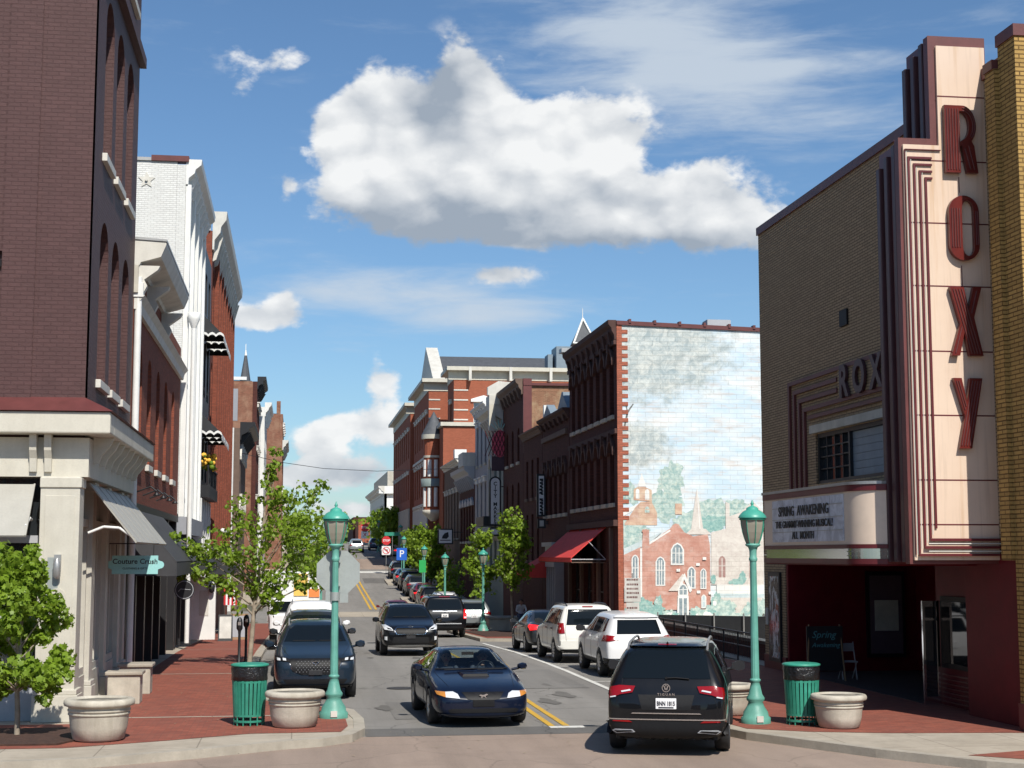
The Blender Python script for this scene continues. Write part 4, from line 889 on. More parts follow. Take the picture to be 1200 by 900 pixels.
    # brick piers beside the blade sign
    p = MB(); p.box(12.70, 13.6, 25.3, 25.97, 0, 12.5); p.box(12.62, 12.9, 25.973, 26.35, 3.1, 12.1)
    p.box(13.603, 40, 25.2, 25.97, 0, 12.5); p.build('brick_pier', B['yellow'], t)
    p = MB(); p.box(12.67, 13.63, 25.27, 26.0, 12.503, 12.72); p.box(12.59, 12.93, 26.003, 26.38, 12.103, 12.28); p.box(13.633, 40, 25.17, 26.0, 12.503, 12.72); p.build('pier_cap', M['maroonlt'], t)
    MB().box(12.67, 13.64, 25.26, 26.0, .13, .6).build('plinth', M['maroon'], t)
    # canopy (marquee): outline curves round at the near end
    def outline(off, near=27.96):
        c = (11.4, 28.75); rr = .8 - off
        pts = [(12.895, 34.0 - off), (10.6 + off, 34.0 - off)] + [(c[0] + rr * math.cos(R(a)), c[1] + rr * math.sin(R(a))) for a in range(180, 271, 5) if c[1] + rr * math.sin(R(a)) > 27.97] + [(11.9, 27.98), (12.895, 28.0)]
        return pts
    c = MB().zprism(outline(0), 3.40, 4.42, 0, True).build('canopy', M['roxcream'], t); c.data.set_sharp_from_angle(angle=R(30))
    MB().zprism(outline(-.03), 4.423, 4.54).zprism(outline(-.02), 3.32, 3.397).zprism(outline(-.02), 3.02, 3.12).build('canopy_band', M['maroon'], c)
    MB().zprism(outline(-.05), 4.543, 4.60).build('canopy_cap', M['metal'], c)
    ch = MB().zprism(outline(.03), 3.123, 3.317); 
    ch.zprism(outline(-.0), 3.17, 3.19).zprism(outline(-.0), 3.25, 3.27).build('canopy_chrome', M['chrome'], c)
    MB().zprism(outline(.02), 2.99, 3.017).build('soffit', M['darkredwall'], c)
    f2 = RIGHT(10.6)
    lb = MB().fbox(f2, 28.85, 33.35, 3.47, 4.38, .003, .02).build('letter_board', M['lightboard'], c)
    rl = MB()
    for z in (3.68, 3.95, 4.2): rl.fbox(f2, 28.87, 33.33, z, z + .012, .021, .03)
    for i in range(1, 6): rl.fbox(f2, 28.85 + i * .75, 28.858 + i * .75, 3.48, 4.37, .0205, .024)
    rl.build('letter_rail', M['metal'], lb)
    tx = MB()
    for s_, z, sz in (('SPRING  AWAKENING', 4.12, .30), ('THE GRAMMY-WINNING MUSICAL!', 3.84, .215), ('ALL  MONTH', 3.60, .22)):
        put2d(tx, text2d(s_, sz,   .012, .003, 0, 1.08), f2, 31.25, z, .035, flip=-1)
    tx.build('letters', M['woodsgn'], lb)
    # blade sign
    b = MB(); yf = 27.0
    bl = [(11.25, 3.06), (12.95, 3.06), (12.95, 13.0), (11.87, 13.0), (11.87, 10.98), (11.25, 10.98)]
    b.fprism(FRONT(yf + .25), bl, -.95, 0)
    bs = b.build('blade_sign', M['maroon'], t)
    fp = MB(); ed = [(11.18, 3.03), (12.97, 3.03), (12.97, 13.06), (11.82, 13.06), (11.82, 11.04), (11.18, 11.04)]
    fp.fprism(FRONT(yf + .06), ed, -.2, 0); fp.build('blade_frame', M['maroonlt'], bs, bevel=.02)
    fc = MB(); ins = [(11.25, 3.10), (12.93, 3.10), (12.93, 12.85), (11.96, 12.85), (11.96, 10.90), (11.25, 10.90)]
    fc.fprism(FRONT(yf), ins, -.057, 0); fc.build('blade_face', M['roxcream2'], bs, bevel=.015)
    jn = MB()
    for z in (11.86, 10.6, 9.4, 8.2, 6.97, 5.77, 4.57, 3.75): jn.fbox(FRONT(yf), 11.95 if z > 10.86 else 11.33, 12.92, z - .012, z + .012, .001, .004)
    jn.fbox(FRONT(yf), 12.33, 12.345, 8.21, 8.6, .001, .004).fbox(FRONT(yf), 12.33, 12.345, 9.41, 9.9, .001, .004).fbox(FRONT(yf), 12.33, 12.345, 10.0, 10.3, .001, .004)
    jn.build('panel_joint', M['maroon'], bs)
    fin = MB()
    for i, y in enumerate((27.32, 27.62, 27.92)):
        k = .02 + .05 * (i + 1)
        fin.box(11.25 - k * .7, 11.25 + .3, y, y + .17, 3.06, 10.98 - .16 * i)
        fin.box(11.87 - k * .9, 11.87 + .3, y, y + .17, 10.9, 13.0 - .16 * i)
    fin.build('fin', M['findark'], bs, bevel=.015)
    ff = FRONT(yf); ln = MB()
    def nest(x, ztop, zbot, xt, thick=.05):
        ln.fbox(ff, x, x + thick, zbot, ztop, .002, .035)
        ln.fbox(ff, x + thick, xt, ztop - thick, ztop, .002, .035)
    nest(11.32, 10.66, 3.22, 11.80, .04); nest(11.43, 10.53, 3.36, 11.80, .04); nest(11.54, 10.40, 3.50, 11.80, .04); nest(11.65, 10.27, 3.68, 11.80, .04)
    ln.fbox(ff, 11.32, 12.92, 3.175, 3.217, .002, .07); ln.fbox(ff, 11.43, 12.92, 3.31, 3.357, .002, .07); ln.fbox(ff, 11.54, 12.92, 3.45, 3.497, .002, .07)
    ln.fbox(ff, 11.262, 11.275, 3.2, 10.8, .002, .04).fbox(ff, 11.275, 11.98, 10.79, 10.805, .002, .04)
    ln.build('blade_stripe', M['maroon'], bs)
    tb = MB()
    for x, z0, z1 in ((11.375, 3.3, 10.6), (11.485, 3.42, 10.45), (11.595, 3.56, 10.35), (11.29, 3.2, 10.75)): tb.cyl((x, yf - .045, z0), (x, yf - .045, z1), .009, n=6)
    for z in (3.26, 3.40): tb.cyl((11.5, yf - .06, z), (12.9, yf - .06, z), .012, n=6)
    tb.build('neon_tube', M['offwhite'], bs)
    # the four tall letters, ribbed
    def sc(loop, x0, z0, W, H): return [(x0 + x * W, z0 + y * H) for x, y in loop]
    def arcp(cx_, cy, rx, ry, a0, a1, n=14): return [(cx_ + rx * math.cos(R(a0 + (a1 - a0) * i / n)), cy + ry * math.sin(R(a0 + (a1 - a0) * i / n))) for i in range(n + 1)]
    Rr = [[(0, 0), (.46, 0), (.46, .40), (.52, .40), (.66, 0), (1.0, 0), (.90, .40)] + arcp(.55, .70, .42, .30, -50, 90) + [(0, 1)], [(.46, .46)] + arcp(.48, .70, .28, .22, -80, 85, 10) + [(.46, .92)]]
    Oo = [arcp(.5, .76, .5, .24, 0, 180) + arcp(.5, .24, .5, .24, 180, 360), arcp(.63, .78, .20, .15, 0, 180, 8) + arcp(.63, .22, .20, .15, 180, 360, 8)]
    Xx = [[(0, 1), (.44, 1), (.58, .68), (.74, 1), (1, 1), (.74, .56), (1.0, 0), (.56, 0), (.42, .34), (.26, 0), (.0, 0), (.30, .47)]]
    Yy = [[(.02, 1), (.30, 1), (.46, .66), (.58, 1), (1, 1), (.58, 0), (.16, 0), (.38, .46)]]
    for nm, lp, (x0, x1, z0, z1) in (('R', Rr, (12.04, 12.68, 10.36, 11.66)), ('O', Oo, (12.07, 12.66, 8.68, 9.92)), ('X', Xx, (12.04, 12.66, 6.88, 8.17)), ('Y', Yy, (12.04, 12.62, 5.15, 6.46))):
        vf = shape2d([sc(l, x0, z0, x1 - x0, z1 - z0) for l in lp], .10)
        m_ = MB(); m_.addf([(v.x, yf - .07 + v.z, v.y) for v in vf[0]], vf[1])
        W, H = x1 - x0, z1 - z0
        le = m_.build('letter', M['letterred'], bs)
        rb = MB()
        def rib(ax, az, bx, bz): rb.cyl((x0 + ax * W, yf - .128, z0 + az * H), (x0 + bx * W, yf - .128, z0 + bz * H), .011, n=6)
        if nm == 'R':
            for i in range(5): rib(.07 + i * .085, .04, .07 + i * .085, .95)
            rib(.60, .36, .76, .05); rib(.72, .40, .88, .05)
            pa = arcp(.55, .70, .32, .22, -45, 90); rb.tube([(x0 + a * W, yf - .128, z0 + c_ * H) for a, c_ in pa], .011, 6)
            pa = arcp(.55, .70, .38, .26, -45, 90); rb.tube([(x0 + a * W, yf - .128, z0 + c_ * H) for a, c_ in pa], .011, 6)
        if nm == 'O':
            for i in range(4): rib(.09 + i * .085, .2, .09 + i * .085, .8)
            for q in (.89, .95): rib(q, .24, q, .76)
        if nm == 'X':
            for i in range(4): rib(.10 + i * .09, .97, .63 + i * .09, .03)
            rib(.84, .95, .66, .62); rib(.12, .04, .34, .42)
        if nm == 'Y':
            for i in range(4): rib(.66 + i * .09, .96, .23 + i * .09, .04)
            rib(.12, .96, .38, .55); rib(.2, .96, .42, .6)
        rb.build('letter_rib', M['maroonlt'], le)
m_, n_ = newmat('lightboard'); p_ = pos(n_)
c_ = n_.mix(n_.ramp(n_.noise(p_, 2.5, 6, .7, 1.0), .42, .6), (.40, .43, .50), (.62, .66, .74)); bsdf_out(n_, c_, .35, 0, .5, n_.noise(p_, 3, 3), .1, .02); M['lightboard'] = m_
theatre()
# poster case and things that stand by the theatre
t = thing('poster_case', 'framed movie poster in a case on the far brick pier of the theatre', 'poster', (FX, 40.4, .3)); fr = RIGHT(FX)
MB().fbox(fr, 39.95, 40.95, .35, 2.72, .005, .07).build('case', M['black'], t)
m_, n_ = newmat('poster_art'); p_ = pos(n_); q = n_.noise(n_.add('ShaderNodeMapping', {0: p_, 'Scale': (1, 2.2, .9)}).outputs[0], 1.4, 4, .6, 1.5)
c_ = n_.mix(n_.ramp(q, .45, .5), (.02, .02, .025), (.55, .58, .6)); c_ = n_.mix(n_.ramp(q, .56, .58), c_, (.35, .09, .04)); bsdf_out(n_, c_, .2)
MB().fbox(fr, 40.05, 40.85, .45, 2.62, .071, .075).build('poster', m_, t)
tag(MB().fbox(fr, 41.15, 41.35, 1.3, 1.75, .003, .03).build('wall_notice', M['paper']), 'small pale notice fixed to the far end of the theatre wall', 'notice')
t = thing('chalkboard_easel', 'black chalkboard on a wooden easel in the theatre entrance', 'chalkboard', (12.9, 36.6, .13))
ff = FRONT(36.6); e = MB()
for a, b in (((12.40, 36.52, .13), (12.50, 36.65, 1.50)), ((13.36, 36.52, .13), (13.28, 36.65, 1.50)), ((12.9, 37.2, .13), (12.9, 36.7, 1.45))): e.cyl(a, b, .022, n=6)
e.build('easel', M['wood'], t); MB().fbox(ff, 12.42, 13.34, .38, 1.46, -.03, 0).build('board', M['woodsgn'], t)
x = MB(); put2d(x, text2d('Spring', .24, .004, 0, .3), ff, 12.85, 1.25, .004); put2d(x, text2d('Awakening', .16, .004, 0, .3), ff, 12.9, 1.0, .004); x.build('chalk_writing', M['chalk'], t)
t = thing('wooden_chair', 'pale folding chair beside the chalkboard easel', 'chair', (13.6, 37.0, .13)); e = MB()
for x_ in (13.42, 13.78): e.cyl((x_, 36.85, .13), (x_, 37.1, 1.05), .016, n=6); e.cyl((x_, 37.2, .13), (x_, 36.85, .58), .016, n=6)
e.build('frame', M['lightgrey'], t); MB().box(13.41, 13.79, 36.8, 37.15, .56, .59).build('seat', M['lightgrey'], t); MB().box(13.42, 13.78, 37.05, 37.07, .82, 1.02).build('backrest', M['lightgrey'], t)

# ------------------------------------------------------------ mural building
def mural_building():
    t = thing('mural_building', 'three storey dark brick building whose bare side wall carries a big painted church mural', 'building', (FX, 61, 0)); fr = RIGHT(FX); ff = FRONT(61.0)
    core(t, FX + .3, 24, 61.3, 71.9, 0, 12.3, B['darkred'])
    rows = [(8.9, 11.5, evenly(61, 71.9, 7, .85, .6), .42), (5.3, 7.8, evenly(61, 71.9, 7, .85, .6), .42), (.3, 2.9, [(62.2, 63.2), (64.0, 66.0), (66.6, 68.4), (69.0, 71.4)], False)]
    w = MB(); wall(w, fr, 61.0, 71.9, 0, 12.25, rows, .298); w.build('street_wall', B['darkred'], t)
    for k, (a, b, us, ar) in enumerate(rows):
        for p, q in us: window(t, fr, p, q, a, b, -.22, 'black', 'glass', 1 if k < 2 else 2, 2, sill='stone' if k < 2 else None, hood=('hood', 'arch') if k < 2 else None)
    cornice(t, fr, 61.0, 71.9, 11.95, 12.75, .35, 'hood', 9)
    MB().fbox(fr, 61.0, 71.9, 4.35, 4.6, .003, .18).fbox(fr, 61.0, 71.9, 8.1, 8.3, .003, .1).fbox(fr, 61.0, 71.9, 11.75, 11.93, .003, .12).build('string_course', M['hood'], t)
    MB().fbox(fr, 71.2, 71.95, 12.75, 12.95, -.3, .5).build('parapet', M['metal'], t)
    q = MB().fbox(ff, FX + .003, 13.12, 0, 12.55, -.25, .03)
    i = 0; z = 4.6
    while z < 12.3: q.fbox(ff, 13.123, 13.36, z, z + .16, -.25, .031); z += .33
    q.build('corner_quoins', B['cornerbrick'], t)
    # painted wall: layers of paint a couple of millimetres apart
    mats = []
    def paintmat(name, a, b, sc_=2.0, lo=.4, hi=.6, c=None, streak=True, strength=.9):
        m, n = newmat(name); p = pos(n); s = n.add('ShaderNodeSeparateXYZ', {0: p}); v = n.add('ShaderNodeCombineXYZ', {0: s.outputs[0], 1: s.outputs[2], 2: 0.0}).outputs[0]
        bt = n.add('ShaderNodeTexBrick', {'Vector': v, 'Color1': (.93, .93, .93, 1), 'Color2': (1.0, 1, 1, 1), 'Mortar': (.72, .70, .68, 1), 'Scale': 1.0, 'Mortar Size': .011, 'Mortar Smooth': .4, 'Brick Width': .64, 'Row Height': .195})
        f = n.noise(v, sc_, 8, .72, .3)
        col = n.mix(n.ramp(f, lo, hi), a, b)
        if c: col = n.mix(n.math('MULTIPLY', n.ramp(n.noise(v, sc_ * 1.7, 7, .7), .52, .66), .6), col, c)
        wear = n.noise(n.add('ShaderNodeMapping', {0: v, 'Scale': (1, 3.2, 1), 'Location': (5, 2, 0)}).outputs[0], 1.3, 7, .7)
        col = n.mix(n.math('MULTIPLY', n.ramp(wear, .52, .72), .42), col, (.74, .71, .66)); 
        jm = n.math('MULTIPLY', n.ramp(n.noise(v, .6, 3), .35, .6), strength)
        col = n.mix(jm, col, n.mix(1.0, col, bt.outputs[0], 'MULTIPLY'))
        bsdf_out(n, col, .8, 0, .25, bt.outputs[1], -.5, .012); return m
    m, n = newmat('mural_sky'); p = pos(n); s = n.add('ShaderNodeSeparateXYZ', {0: p}); v = n.add('ShaderNodeCombineXYZ', {0: s.outputs[0], 1: s.outputs[2], 2: 0.0}).outputs[0]
    bt = n.add('ShaderNodeTexBrick', {'Vector': v, 'Color1': (.93, .93, .93, 1), 'Color2': (1.0, 1, 1, 1), 'Mortar': (.68, .66, .64, 1), 'Scale': 1.0, 'Mortar Size': .011, 'Mortar Smooth': .4, 'Brick Width': .64, 'Row Height': .195})
    col = n.mix(n.ramp(n.noise(n.add('ShaderNodeMapping', {0: v, 'Scale': (.7, 1.6, 1)}).outputs[0], .7, 7, .65), .4, .62), (.55, .69, .78), (.76, .79, .78))
    col = n.mix(n.math('MULTIPLY', n.ramp(n.noise(n.add('ShaderNodeMapping', {0: v, 'Scale': (.5, 3, 1)}).outputs[0], 1.2, 7, .7), .52, .66), .7), col, (.62, .55, .50))
    # painted tree branches spreading from the upper left of the wall
    dx = n.math('DIVIDE', n.math('SUBTRACT', s.outputs[0], 13.4), 4.3); dz = n.math('DIVIDE', n.math('SUBTRACT', s.outputs[2], 11.6), 2.3)
    rr = n.math('SQRT', n.math('ADD', n.math('MULTIPLY', dx, dx), n.math('MULTIPLY', dz, dz)))
    dz2 = n.math('DIVIDE', n.math('SUBTRACT', s.outputs[2], 7.6), 1.0); dx2 = n.math('DIVIDE', n.math('SUBTRACT', s.outputs[0], 13.4), 1.7)
    r2 = n.math('SQRT', n.math('ADD', n.math('MULTIPLY', dx2, dx2), n.math('MULTIPLY', dz2, dz2)))
    mask = n.ramp(n.math('ADD', n.math('MINIMUM', rr, r2), n.math('MULTIPLY', n.math('SUBTRACT', n.noise(v, 1.3, 6, .7), .5), 1.9)), 1.15, .75)
    fol = n.mix(n.ramp(n.noise(v, 2.6, 10, .80, .9), .40, .62), (.27, .33, .33), (.68, .69, .62))
    col = n.mix(n.math('MULTIPLY', mask, .78), col, fol)
    col = n.mix(.8, col, n.mix(1.0, col, bt.outputs[0], 'MULTIPLY')); bsdf_out(n, col, .8, 0, .25, bt.outputs[1], -.5, .012)
    pm = [m, paintmat('mural_brick', (.48, .235, .18), (.60, .35, .28), 1.6, c=(.56, .42, .36)), paintmat('mural_white', (.72, .73, .70), (.80, .80, .76), 2),
          paintmat('mural_foliage', (.28, .43, .41), (.56, .66, .60), 4.5, .42, .6, c=(.64, .68, .54)), paintmat('mural_glass', (.18, .24, .27), (.30, .36, .38), 6, strength=.3),
          paintmat('mural_stone', (.60, .55, .50), (.70, .66, .60), 3, c=(.52, .44, .40)), paintmat('mural_dark', (.10, .10, .09), (.2, .2, .18), 6), paintmat('mural_palebrick', (.52, .32, .24), (.66, .50, .36), 2),
          paintmat('mural_roof', (.48, .58, .60), (.60, .68, .68), 3), paintmat('mural_bush', (.20, .38, .36), (.34, .52, .47), 6, .42, .6, c=(.42, .58, .50)), paintmat('mural_door', (.36, .22, .2), (.42, .27, .24), 4)]
    mu = MB().addf([ff.p(x, z, .004) for x, z in [(13.123, 0), (24, 0), (24, 12.25), (13.123, 12.55)]], [(0, 1, 2, 3)], 0); lay = [.006]
    rnd = random.Random(11)
    def A(pts, m): lay[0] += .0011; q = [on_y(715 + x / 4.737, 550 + y / 4.737, 61) for x, y in pts]; q = [(max(13.124, min(24, x)), max(0, z)) for x, z in q]; mu.addf([ff.p(x, z, lay[0]) for x, z in q], [tuple(range(len(q)))], m)
    def blob(x, y, rx, ry, m, n=40, j=.22):
        pts = []
        ph = [rnd.uniform(0, 6.28) for _ in range(4)]
        for i in range(n):
            a = 2 * math.pi * i / n; k = 1 + j * (.45 * math.sin(3 * a + ph[0]) + .4 * math.sin(7 * a + ph[1]) + .4 * math.sin(13 * a + ph[2])) + rnd.uniform(-.06, .06); pts.append((x + rx * k * math.cos(a), y - ry * k * math.sin(a)))
        A(pts, m)
    def gwin(xc, w, y0, y1, m=4, fm=2, bars=2, fr_=7):    # pointed gothic window: y0 top, y1 bottom
        def ogive(hw, t, b): return [(xc - hw, b), (xc + hw, b), (xc + hw, t + hw * 1.1), (xc + hw * .6, t + hw * .35), (xc, t), (xc - hw * .6, t + hw * .35), (xc - hw, t + hw * 1.1)]
        A(ogive(w / 2 + fr_, y0 - fr_, y1 + fr_), fm); A(ogive(w / 2, y0, y1), m)
        for i in range(1, bars + 1):
            x = xc - w / 2 + w * i / (bars + 1); A([(x - 2.5, y1), (x + 2.5, y1), (x + 2.5, y0 + w * .35), (x - 2.5, y0 + w * .35)], fm)
        ym = y0 + (y1 - y0) * .45; A([(xc - w / 2, ym), (xc + w / 2, ym), (xc + w / 2, ym + 4), (xc - w / 2, ym + 4)], fm)
    # background trees and distant town
    for (x, y, rx, ry, m_) in ((110, 140, 60, 60, 3), (340, 60, 70, 100, 3), (310, 200, 90, 90, 3), (570, 240, 120, 70, 3), (700, 220, 90, 50, 3), (560, 300, 90, 45, 9), (420, 300, 70, 60, 3), (110, 340, 110, 70, 3), (60, 410, 80, 60, 3)): blob(x, y, rx, ry, m_)
    A([(40, 230), (180, 180), (180, 200), (60, 260)], 2); A([(80, 300), (140, 210), (170, 180), (230, 180), (260, 240), (260, 310), (80, 310)], 7)
    A([(130, 170), (130, 110), (150, 98), (180, 92), (230, 115), (232, 180)], 7); gwin(152, 14, 110, 160, 2, 2, 0, 3); gwin(205, 18, 112, 165, 2, 2, 0, 3); A([(150, 96), (175, 20), (200, 96)], 2); gwin(205, 26, 205, 240, 3, 7, 0, 3)
    A([(360, 250), (360, 190), (398, 190), (398, 250)], 7)
    A([(445, 360), (470, 170), (480, 110), (492, 170), (520, 360)], 5); A([(480, 110), (484, 110), (500, 340), (496, 340)], 2)
    A([(415, 362), (450, 330), (530, 330), (560, 362)], 5)
    # stone church at the right
    A([(560, 640), (560, 350), (640, 330), (640, 180), (662, 190), (662, 260), (720, 240), (790, 175), (853, 240), (853, 640)], 5)
    for (x, y) in ((620, 540), (790, 545)): gwin(x, 38, y - 60, y + 60, 10, 5, 1, 4)
    for (x, y, rx, ry) in ((700, 625, 45, 16), (733, 600, 20, 32), (570, 610, 16, 26)): blob(x, y, rx, ry, 9)
    A([(590, 640), (853, 640), (853, 690), (590, 690)], 2); A([(590, 690), (853, 690), (853, 712), (590, 712)], 8); A([(590, 712), (853, 712), (853, 900), (590, 900)], 5)
    # brick church
    A([(33, 440), (290, 345), (205, 420), (33, 475)], 8); A([(33, 475), (170, 430), (170, 780), (33, 780)], 1); A([(165, 440), (176, 436), (176, 760), (165, 760)], 2)
    A([(176, 780), (176, 420), (180, 345), (214, 345), (216, 410), (300, 350), (330, 330), (345, 310), (360, 300), (378, 305), (395, 330), (410, 350), (460, 372), (540, 360), (552, 420), (556, 780)], 1)
    blob(195, 345, 20, 14, 1); A([(216, 405), (330, 335), (335, 342), (216, 418)], 2)
    gwin(50, 18, 500, 620, 4, 2, 1, 6); gwin(137, 26, 480, 625, 4, 2, 1, 7); gwin(277, 40, 490, 640, 4, 2, 2); gwin(371, 56, 415, 522, 4, 2, 2, 9); gwin(449, 32, 545, 655, 4, 2, 1); gwin(515, 22, 555, 658, 4, 2, 1, 6); gwin(517, 16, 700, 765, 8, 2, 0, 6)
    A([(320, 675), (400, 580), (412, 590), (372, 675)], 5); A([(372, 665), (410, 575), (452, 672), (440, 684), (408, 610), (380, 684)], 2)
    gwin(402, 40, 640, 695, 4, 2, 1, 8); A([(372, 700), (432, 700), (436, 850), (368, 850)], 2); A([(380, 715), (398, 715), (398, 828), (380, 828)], 4); A([(405, 715), (423, 715), (423, 828), (405, 828)], 4)
    for (x, y) in ((375, 560), (484, 528), (488, 680), (553, 686), (520, 495)): A([(x - 10, y - 8), (x + 10, y - 8), (x + 10, y + 8), (x - 10, y + 8)], 2)
    A([(60, 650), (165, 650), (165, 735), (60, 735)], 2)
    for (x, y, rx, ry) in ((50, 760, 26, 90), (265, 745, 22, 45), (180, 765, 60, 50), (230, 800, 70, 50), (60, 830, 60, 60), (330, 820, 50, 40), (480, 810, 50, 45), (585, 740, 30, 55), (560, 820, 80, 60), (640, 770, 50, 50), (680, 840, 90, 50), (790, 800, 60, 70), (840, 760, 40, 40), (760, 860, 100, 50), (440, 850, 70, 35), (620, 870, 100, 40)):
        blob(x, y, rx, ry, 9 if rx < 40 or x < 240 else 3)
        for k in range(4): blob(x + rnd.uniform(-.5, .5) * rx, y + rnd.uniform(-.5, .2) * ry, rx * .35, ry * .3, rnd.choice((3, 3, 9, 2)) if x > 240 else 9, 24)
    # a dark painted trunk at upper left, then a trail of windows under the eaves
    mu.addf([ff.p(x, z, .0055) for x, z in [(13.16, 8.35), (13.24, 8.35), (13.38, 8.95), (13.6, 9.3), (13.56, 9.32), (13.35, 9.05), (13.26, 9.35), (13.24, 9.3), (13.3, 8.98)]], [tuple(range(9))], 6)
    mu.build('mural', pm, t, recalc=False)
    cp = MB().fprism(ff, [(FX, 12.55), (24, 12.24), (24, 12.4), (FX, 12.72)], -.35, .08); 
    for i in range(10): u = 13.4 + i * 1.05; zz = 12.74 - (u - FX) * .0285; cp.fbox(ff, u, u + .10, zz - .1, zz + .06, -.2, .12)
    cp.build('coping', M['maroonlt'], t)
    MB().box(16.9, 17.9, 61.6, 62.4, 12.3, 12.95).build('rooftop_unit', M['lightgrey'], t)
    # awnings
    a = awning(t, fr, 63.4, 72.0, 4.35, 3.05, 1.5, 'redcloth', .16, sides=False)
    MB().tube([(FX - .02, 63.42, 3.0), (FX - 1.48, 63.42, 3.0)], .025).tube([(FX - .02, 63.42, 3.0), (FX - .75, 63.42, 3.75)], .02).build('frame', M['lightgrey'], a)
    MB().fbox(fr, 63.45, 71.9, 2.86, 2.9, .02, 1.47).build('lining', M['brownstone'], a)
    p = MB()
    for u in (61.9, 64.6, 68.5, 71.5): p.fbox(fr, u, u + .32, 0, 4.3, .003, .13)
    p.build('pilaster', M['brownstone'], t)
mural_building()
# fence and lot beside the mural
t = thing('railing', 'black steel railing on a low brick wall in front of the painted church mural', 'fence', (12.7, 50, 0)); r = MB()
for i in range(12):
    y = 42.0 + i * 1.5; r.cyl((12.7, y, .13), (12.7, y, 1.0), .025, n=6)
for z in (1.0, .62): r.cyl((12.7, 42, z), (12.7, 58.5, z), .022, n=6)
for i in range(100): y = 42.05 + i * .165; r.cyl((12.7, y, .3), (12.7, y, .99), .007, n=4, caps=False)
r.build('rails', M['black'], t)
b = MB(); b.box(13.5, 13.8, 42.5, 60, 0, .62); b.build('low_wall', B['darkred'], t)
b = MB(); b.box(13.45, 13.85, 42.5, 60, .623, .72).build('wall_cap', M['black'], t)
t = thing('safety_barrier', 'dark mesh barrier running down the vacant lot to the mural wall', 'barrier', (16, 52, 0)); b = MB()
vs = [(13.9, 58.5, 0), (13.9, 58.5, .9), (19.5, 50.5, .0), (19.5, 50.5, 1.05)]
b.addf(vs + [(x + .05, y + .05, z) for x, y, z in vs], [(0, 2, 3, 1), (4, 5, 7, 6), (1, 3, 7, 5)]); b.build('mesh_panel', M['blackcloth'], t)
q = MB()
for i in range(8): k = i / 7; x_, y_ = 13.9 + 5.6 * k, 58.5 - 8 * k; q.cyl((x_, y_ - .06, 0), (x_, y_ - .06, 1.0 + .15 * k), .03, n=6)
q.build('post', M['metal'], t)
struct(MB().addf([(12.9, 41.6, .15), (60, 41.6, .15), (60, 61, .15), (12.9, 61, .15)], [(0, 1, 2, 3)]).build('vacant_lot', M['concrete'], recalc=False))
t = thing('parking_sign', 'red and white lettered parking sign on a post in front of the mural', 'sign', (12.9, 57.5, .13)); ff = FRONT(57.5)
MB().box(12.7, 12.76, 57.53, 57.58, .13, 2.5).build('post', M['metal'], t)
MB().fbox(ff, 12.40, 13.02, 1.42, 2.32, 0, .02).build('panel', M['paper'], t, bevel=.01); MB().fbox(ff, 12.46, 12.96, .65, 1.40, 0, .02).build('panel', M['paper'], t)
x = MB(); rn_ = random.Random(2)
for zz in (2.26, 2.08, 1.92, 1.76, 1.6, 1.2, .95, .8):
    u = 12.48
    while u < 12.90: w_ = rn_.uniform(.02, .05); x.fbox(ff, u, u + w_, zz - .035, zz + .035, .022, .026); u += w_ + .02
x.build('lettering', M['maroonlt'], t)

# ------------------------------------------------------------ the terrace beyond, right side
def right_row(name, label, u0, u1, zt, rows, wm, X=FX, base=-1.2, depth=12, corn=None, hood=None, sill='stone', frame='black', t=.3, sidew=None, cmat='brownstone', shop=None):
    fr = RIGHT(X); th = thing(name, label, 'building', (X, u0, gz(u0)))
    core(th, X + t, X + depth, u0, u1, base, zt - .4, sidew or wm)
    w = MB(); wall(w, fr, u0, u1, base, zt, rows, t - .002); w.build('street_wall', wm, th)
    for k, (a, b, us, ar) in enumerate(rows):
        for p, q in us: window(th, fr, p, q, a, b, -.22, frame, 'glass', 1, 2, sill=sill if k < 2 else None, hood=hood)
    if corn: cornice(th, fr, u0, u1, zt - corn[0], zt, corn[1], cmat, corn[2])
    if shop: MB().fbox(fr, u0 + .3, u1 - .3, base, gz(u0) + 3.2, -.295, -.1).build('shop_window', M['glass'], th)
    return th, fr
th, fr = right_row('brick_row_building', 'two storey dark brick building adjoining the mural building, with a small red awning', 72.0, 80, 10.2, [(5.2, 7.6, evenly(72, 80, 5, .8, .7), .4)], B['darkred'], corn=(.5, .35, 6), hood=('hood', 'arch'), cmat='hood')
MB().fprism(fr, [(72, 10.2), (75, 10.2), (73.5, 11.1)], -.3, .1).fprism(fr, [(76.5, 10.2), (79.5, 10.2), (78, 10.9)], -.3, .1).build('gable', M['tin'], th)
MB().fbox(fr, 72.5, 79.8, 9.0, 9.25, .003, .12).build('string_course', M['brownstone'], th)
s = MB().fbox(fr, 73.6, 76.2, 2.6, 3.6, .003, .5); s.fbox(fr, 73.4, 76.4, 3.6, 3.8, .003, .65); s.build('bay_cornice', M['lightgrey'], th)
s = MB()
for i in range(5): s.fbox(fr, 73.6 + i * .6, 73.72 + i * .6, -.6, 2.6, .003, .45)
s.fbox(fr, 73.6, 76.2, -.6, .2, .003, .4); s.build('shopfront', M['lightgrey'], th); MB().fbox(fr, 73.7, 76.1, .2, 2.6, .003, .3).build('shop_window', M['glass'], th)
awning(th, fr, 76.5, 79.5, 3.2, 2.3, 1.6, 'redcloth', .25)
th, fr = right_row('brick_row_building', 'flat topped dark brick building with three narrow windows, left of the banner sign', 80.1, 87.0, 10.0, [(2.9, 5.4, evenly(80.1, 87, 3, .7, 1.2), False), (6.3, 8.4, evenly(80.1, 87, 3, .7, 1.2), False)], B['darkred'], corn=(.4, .3, 0), sill='brownstone')
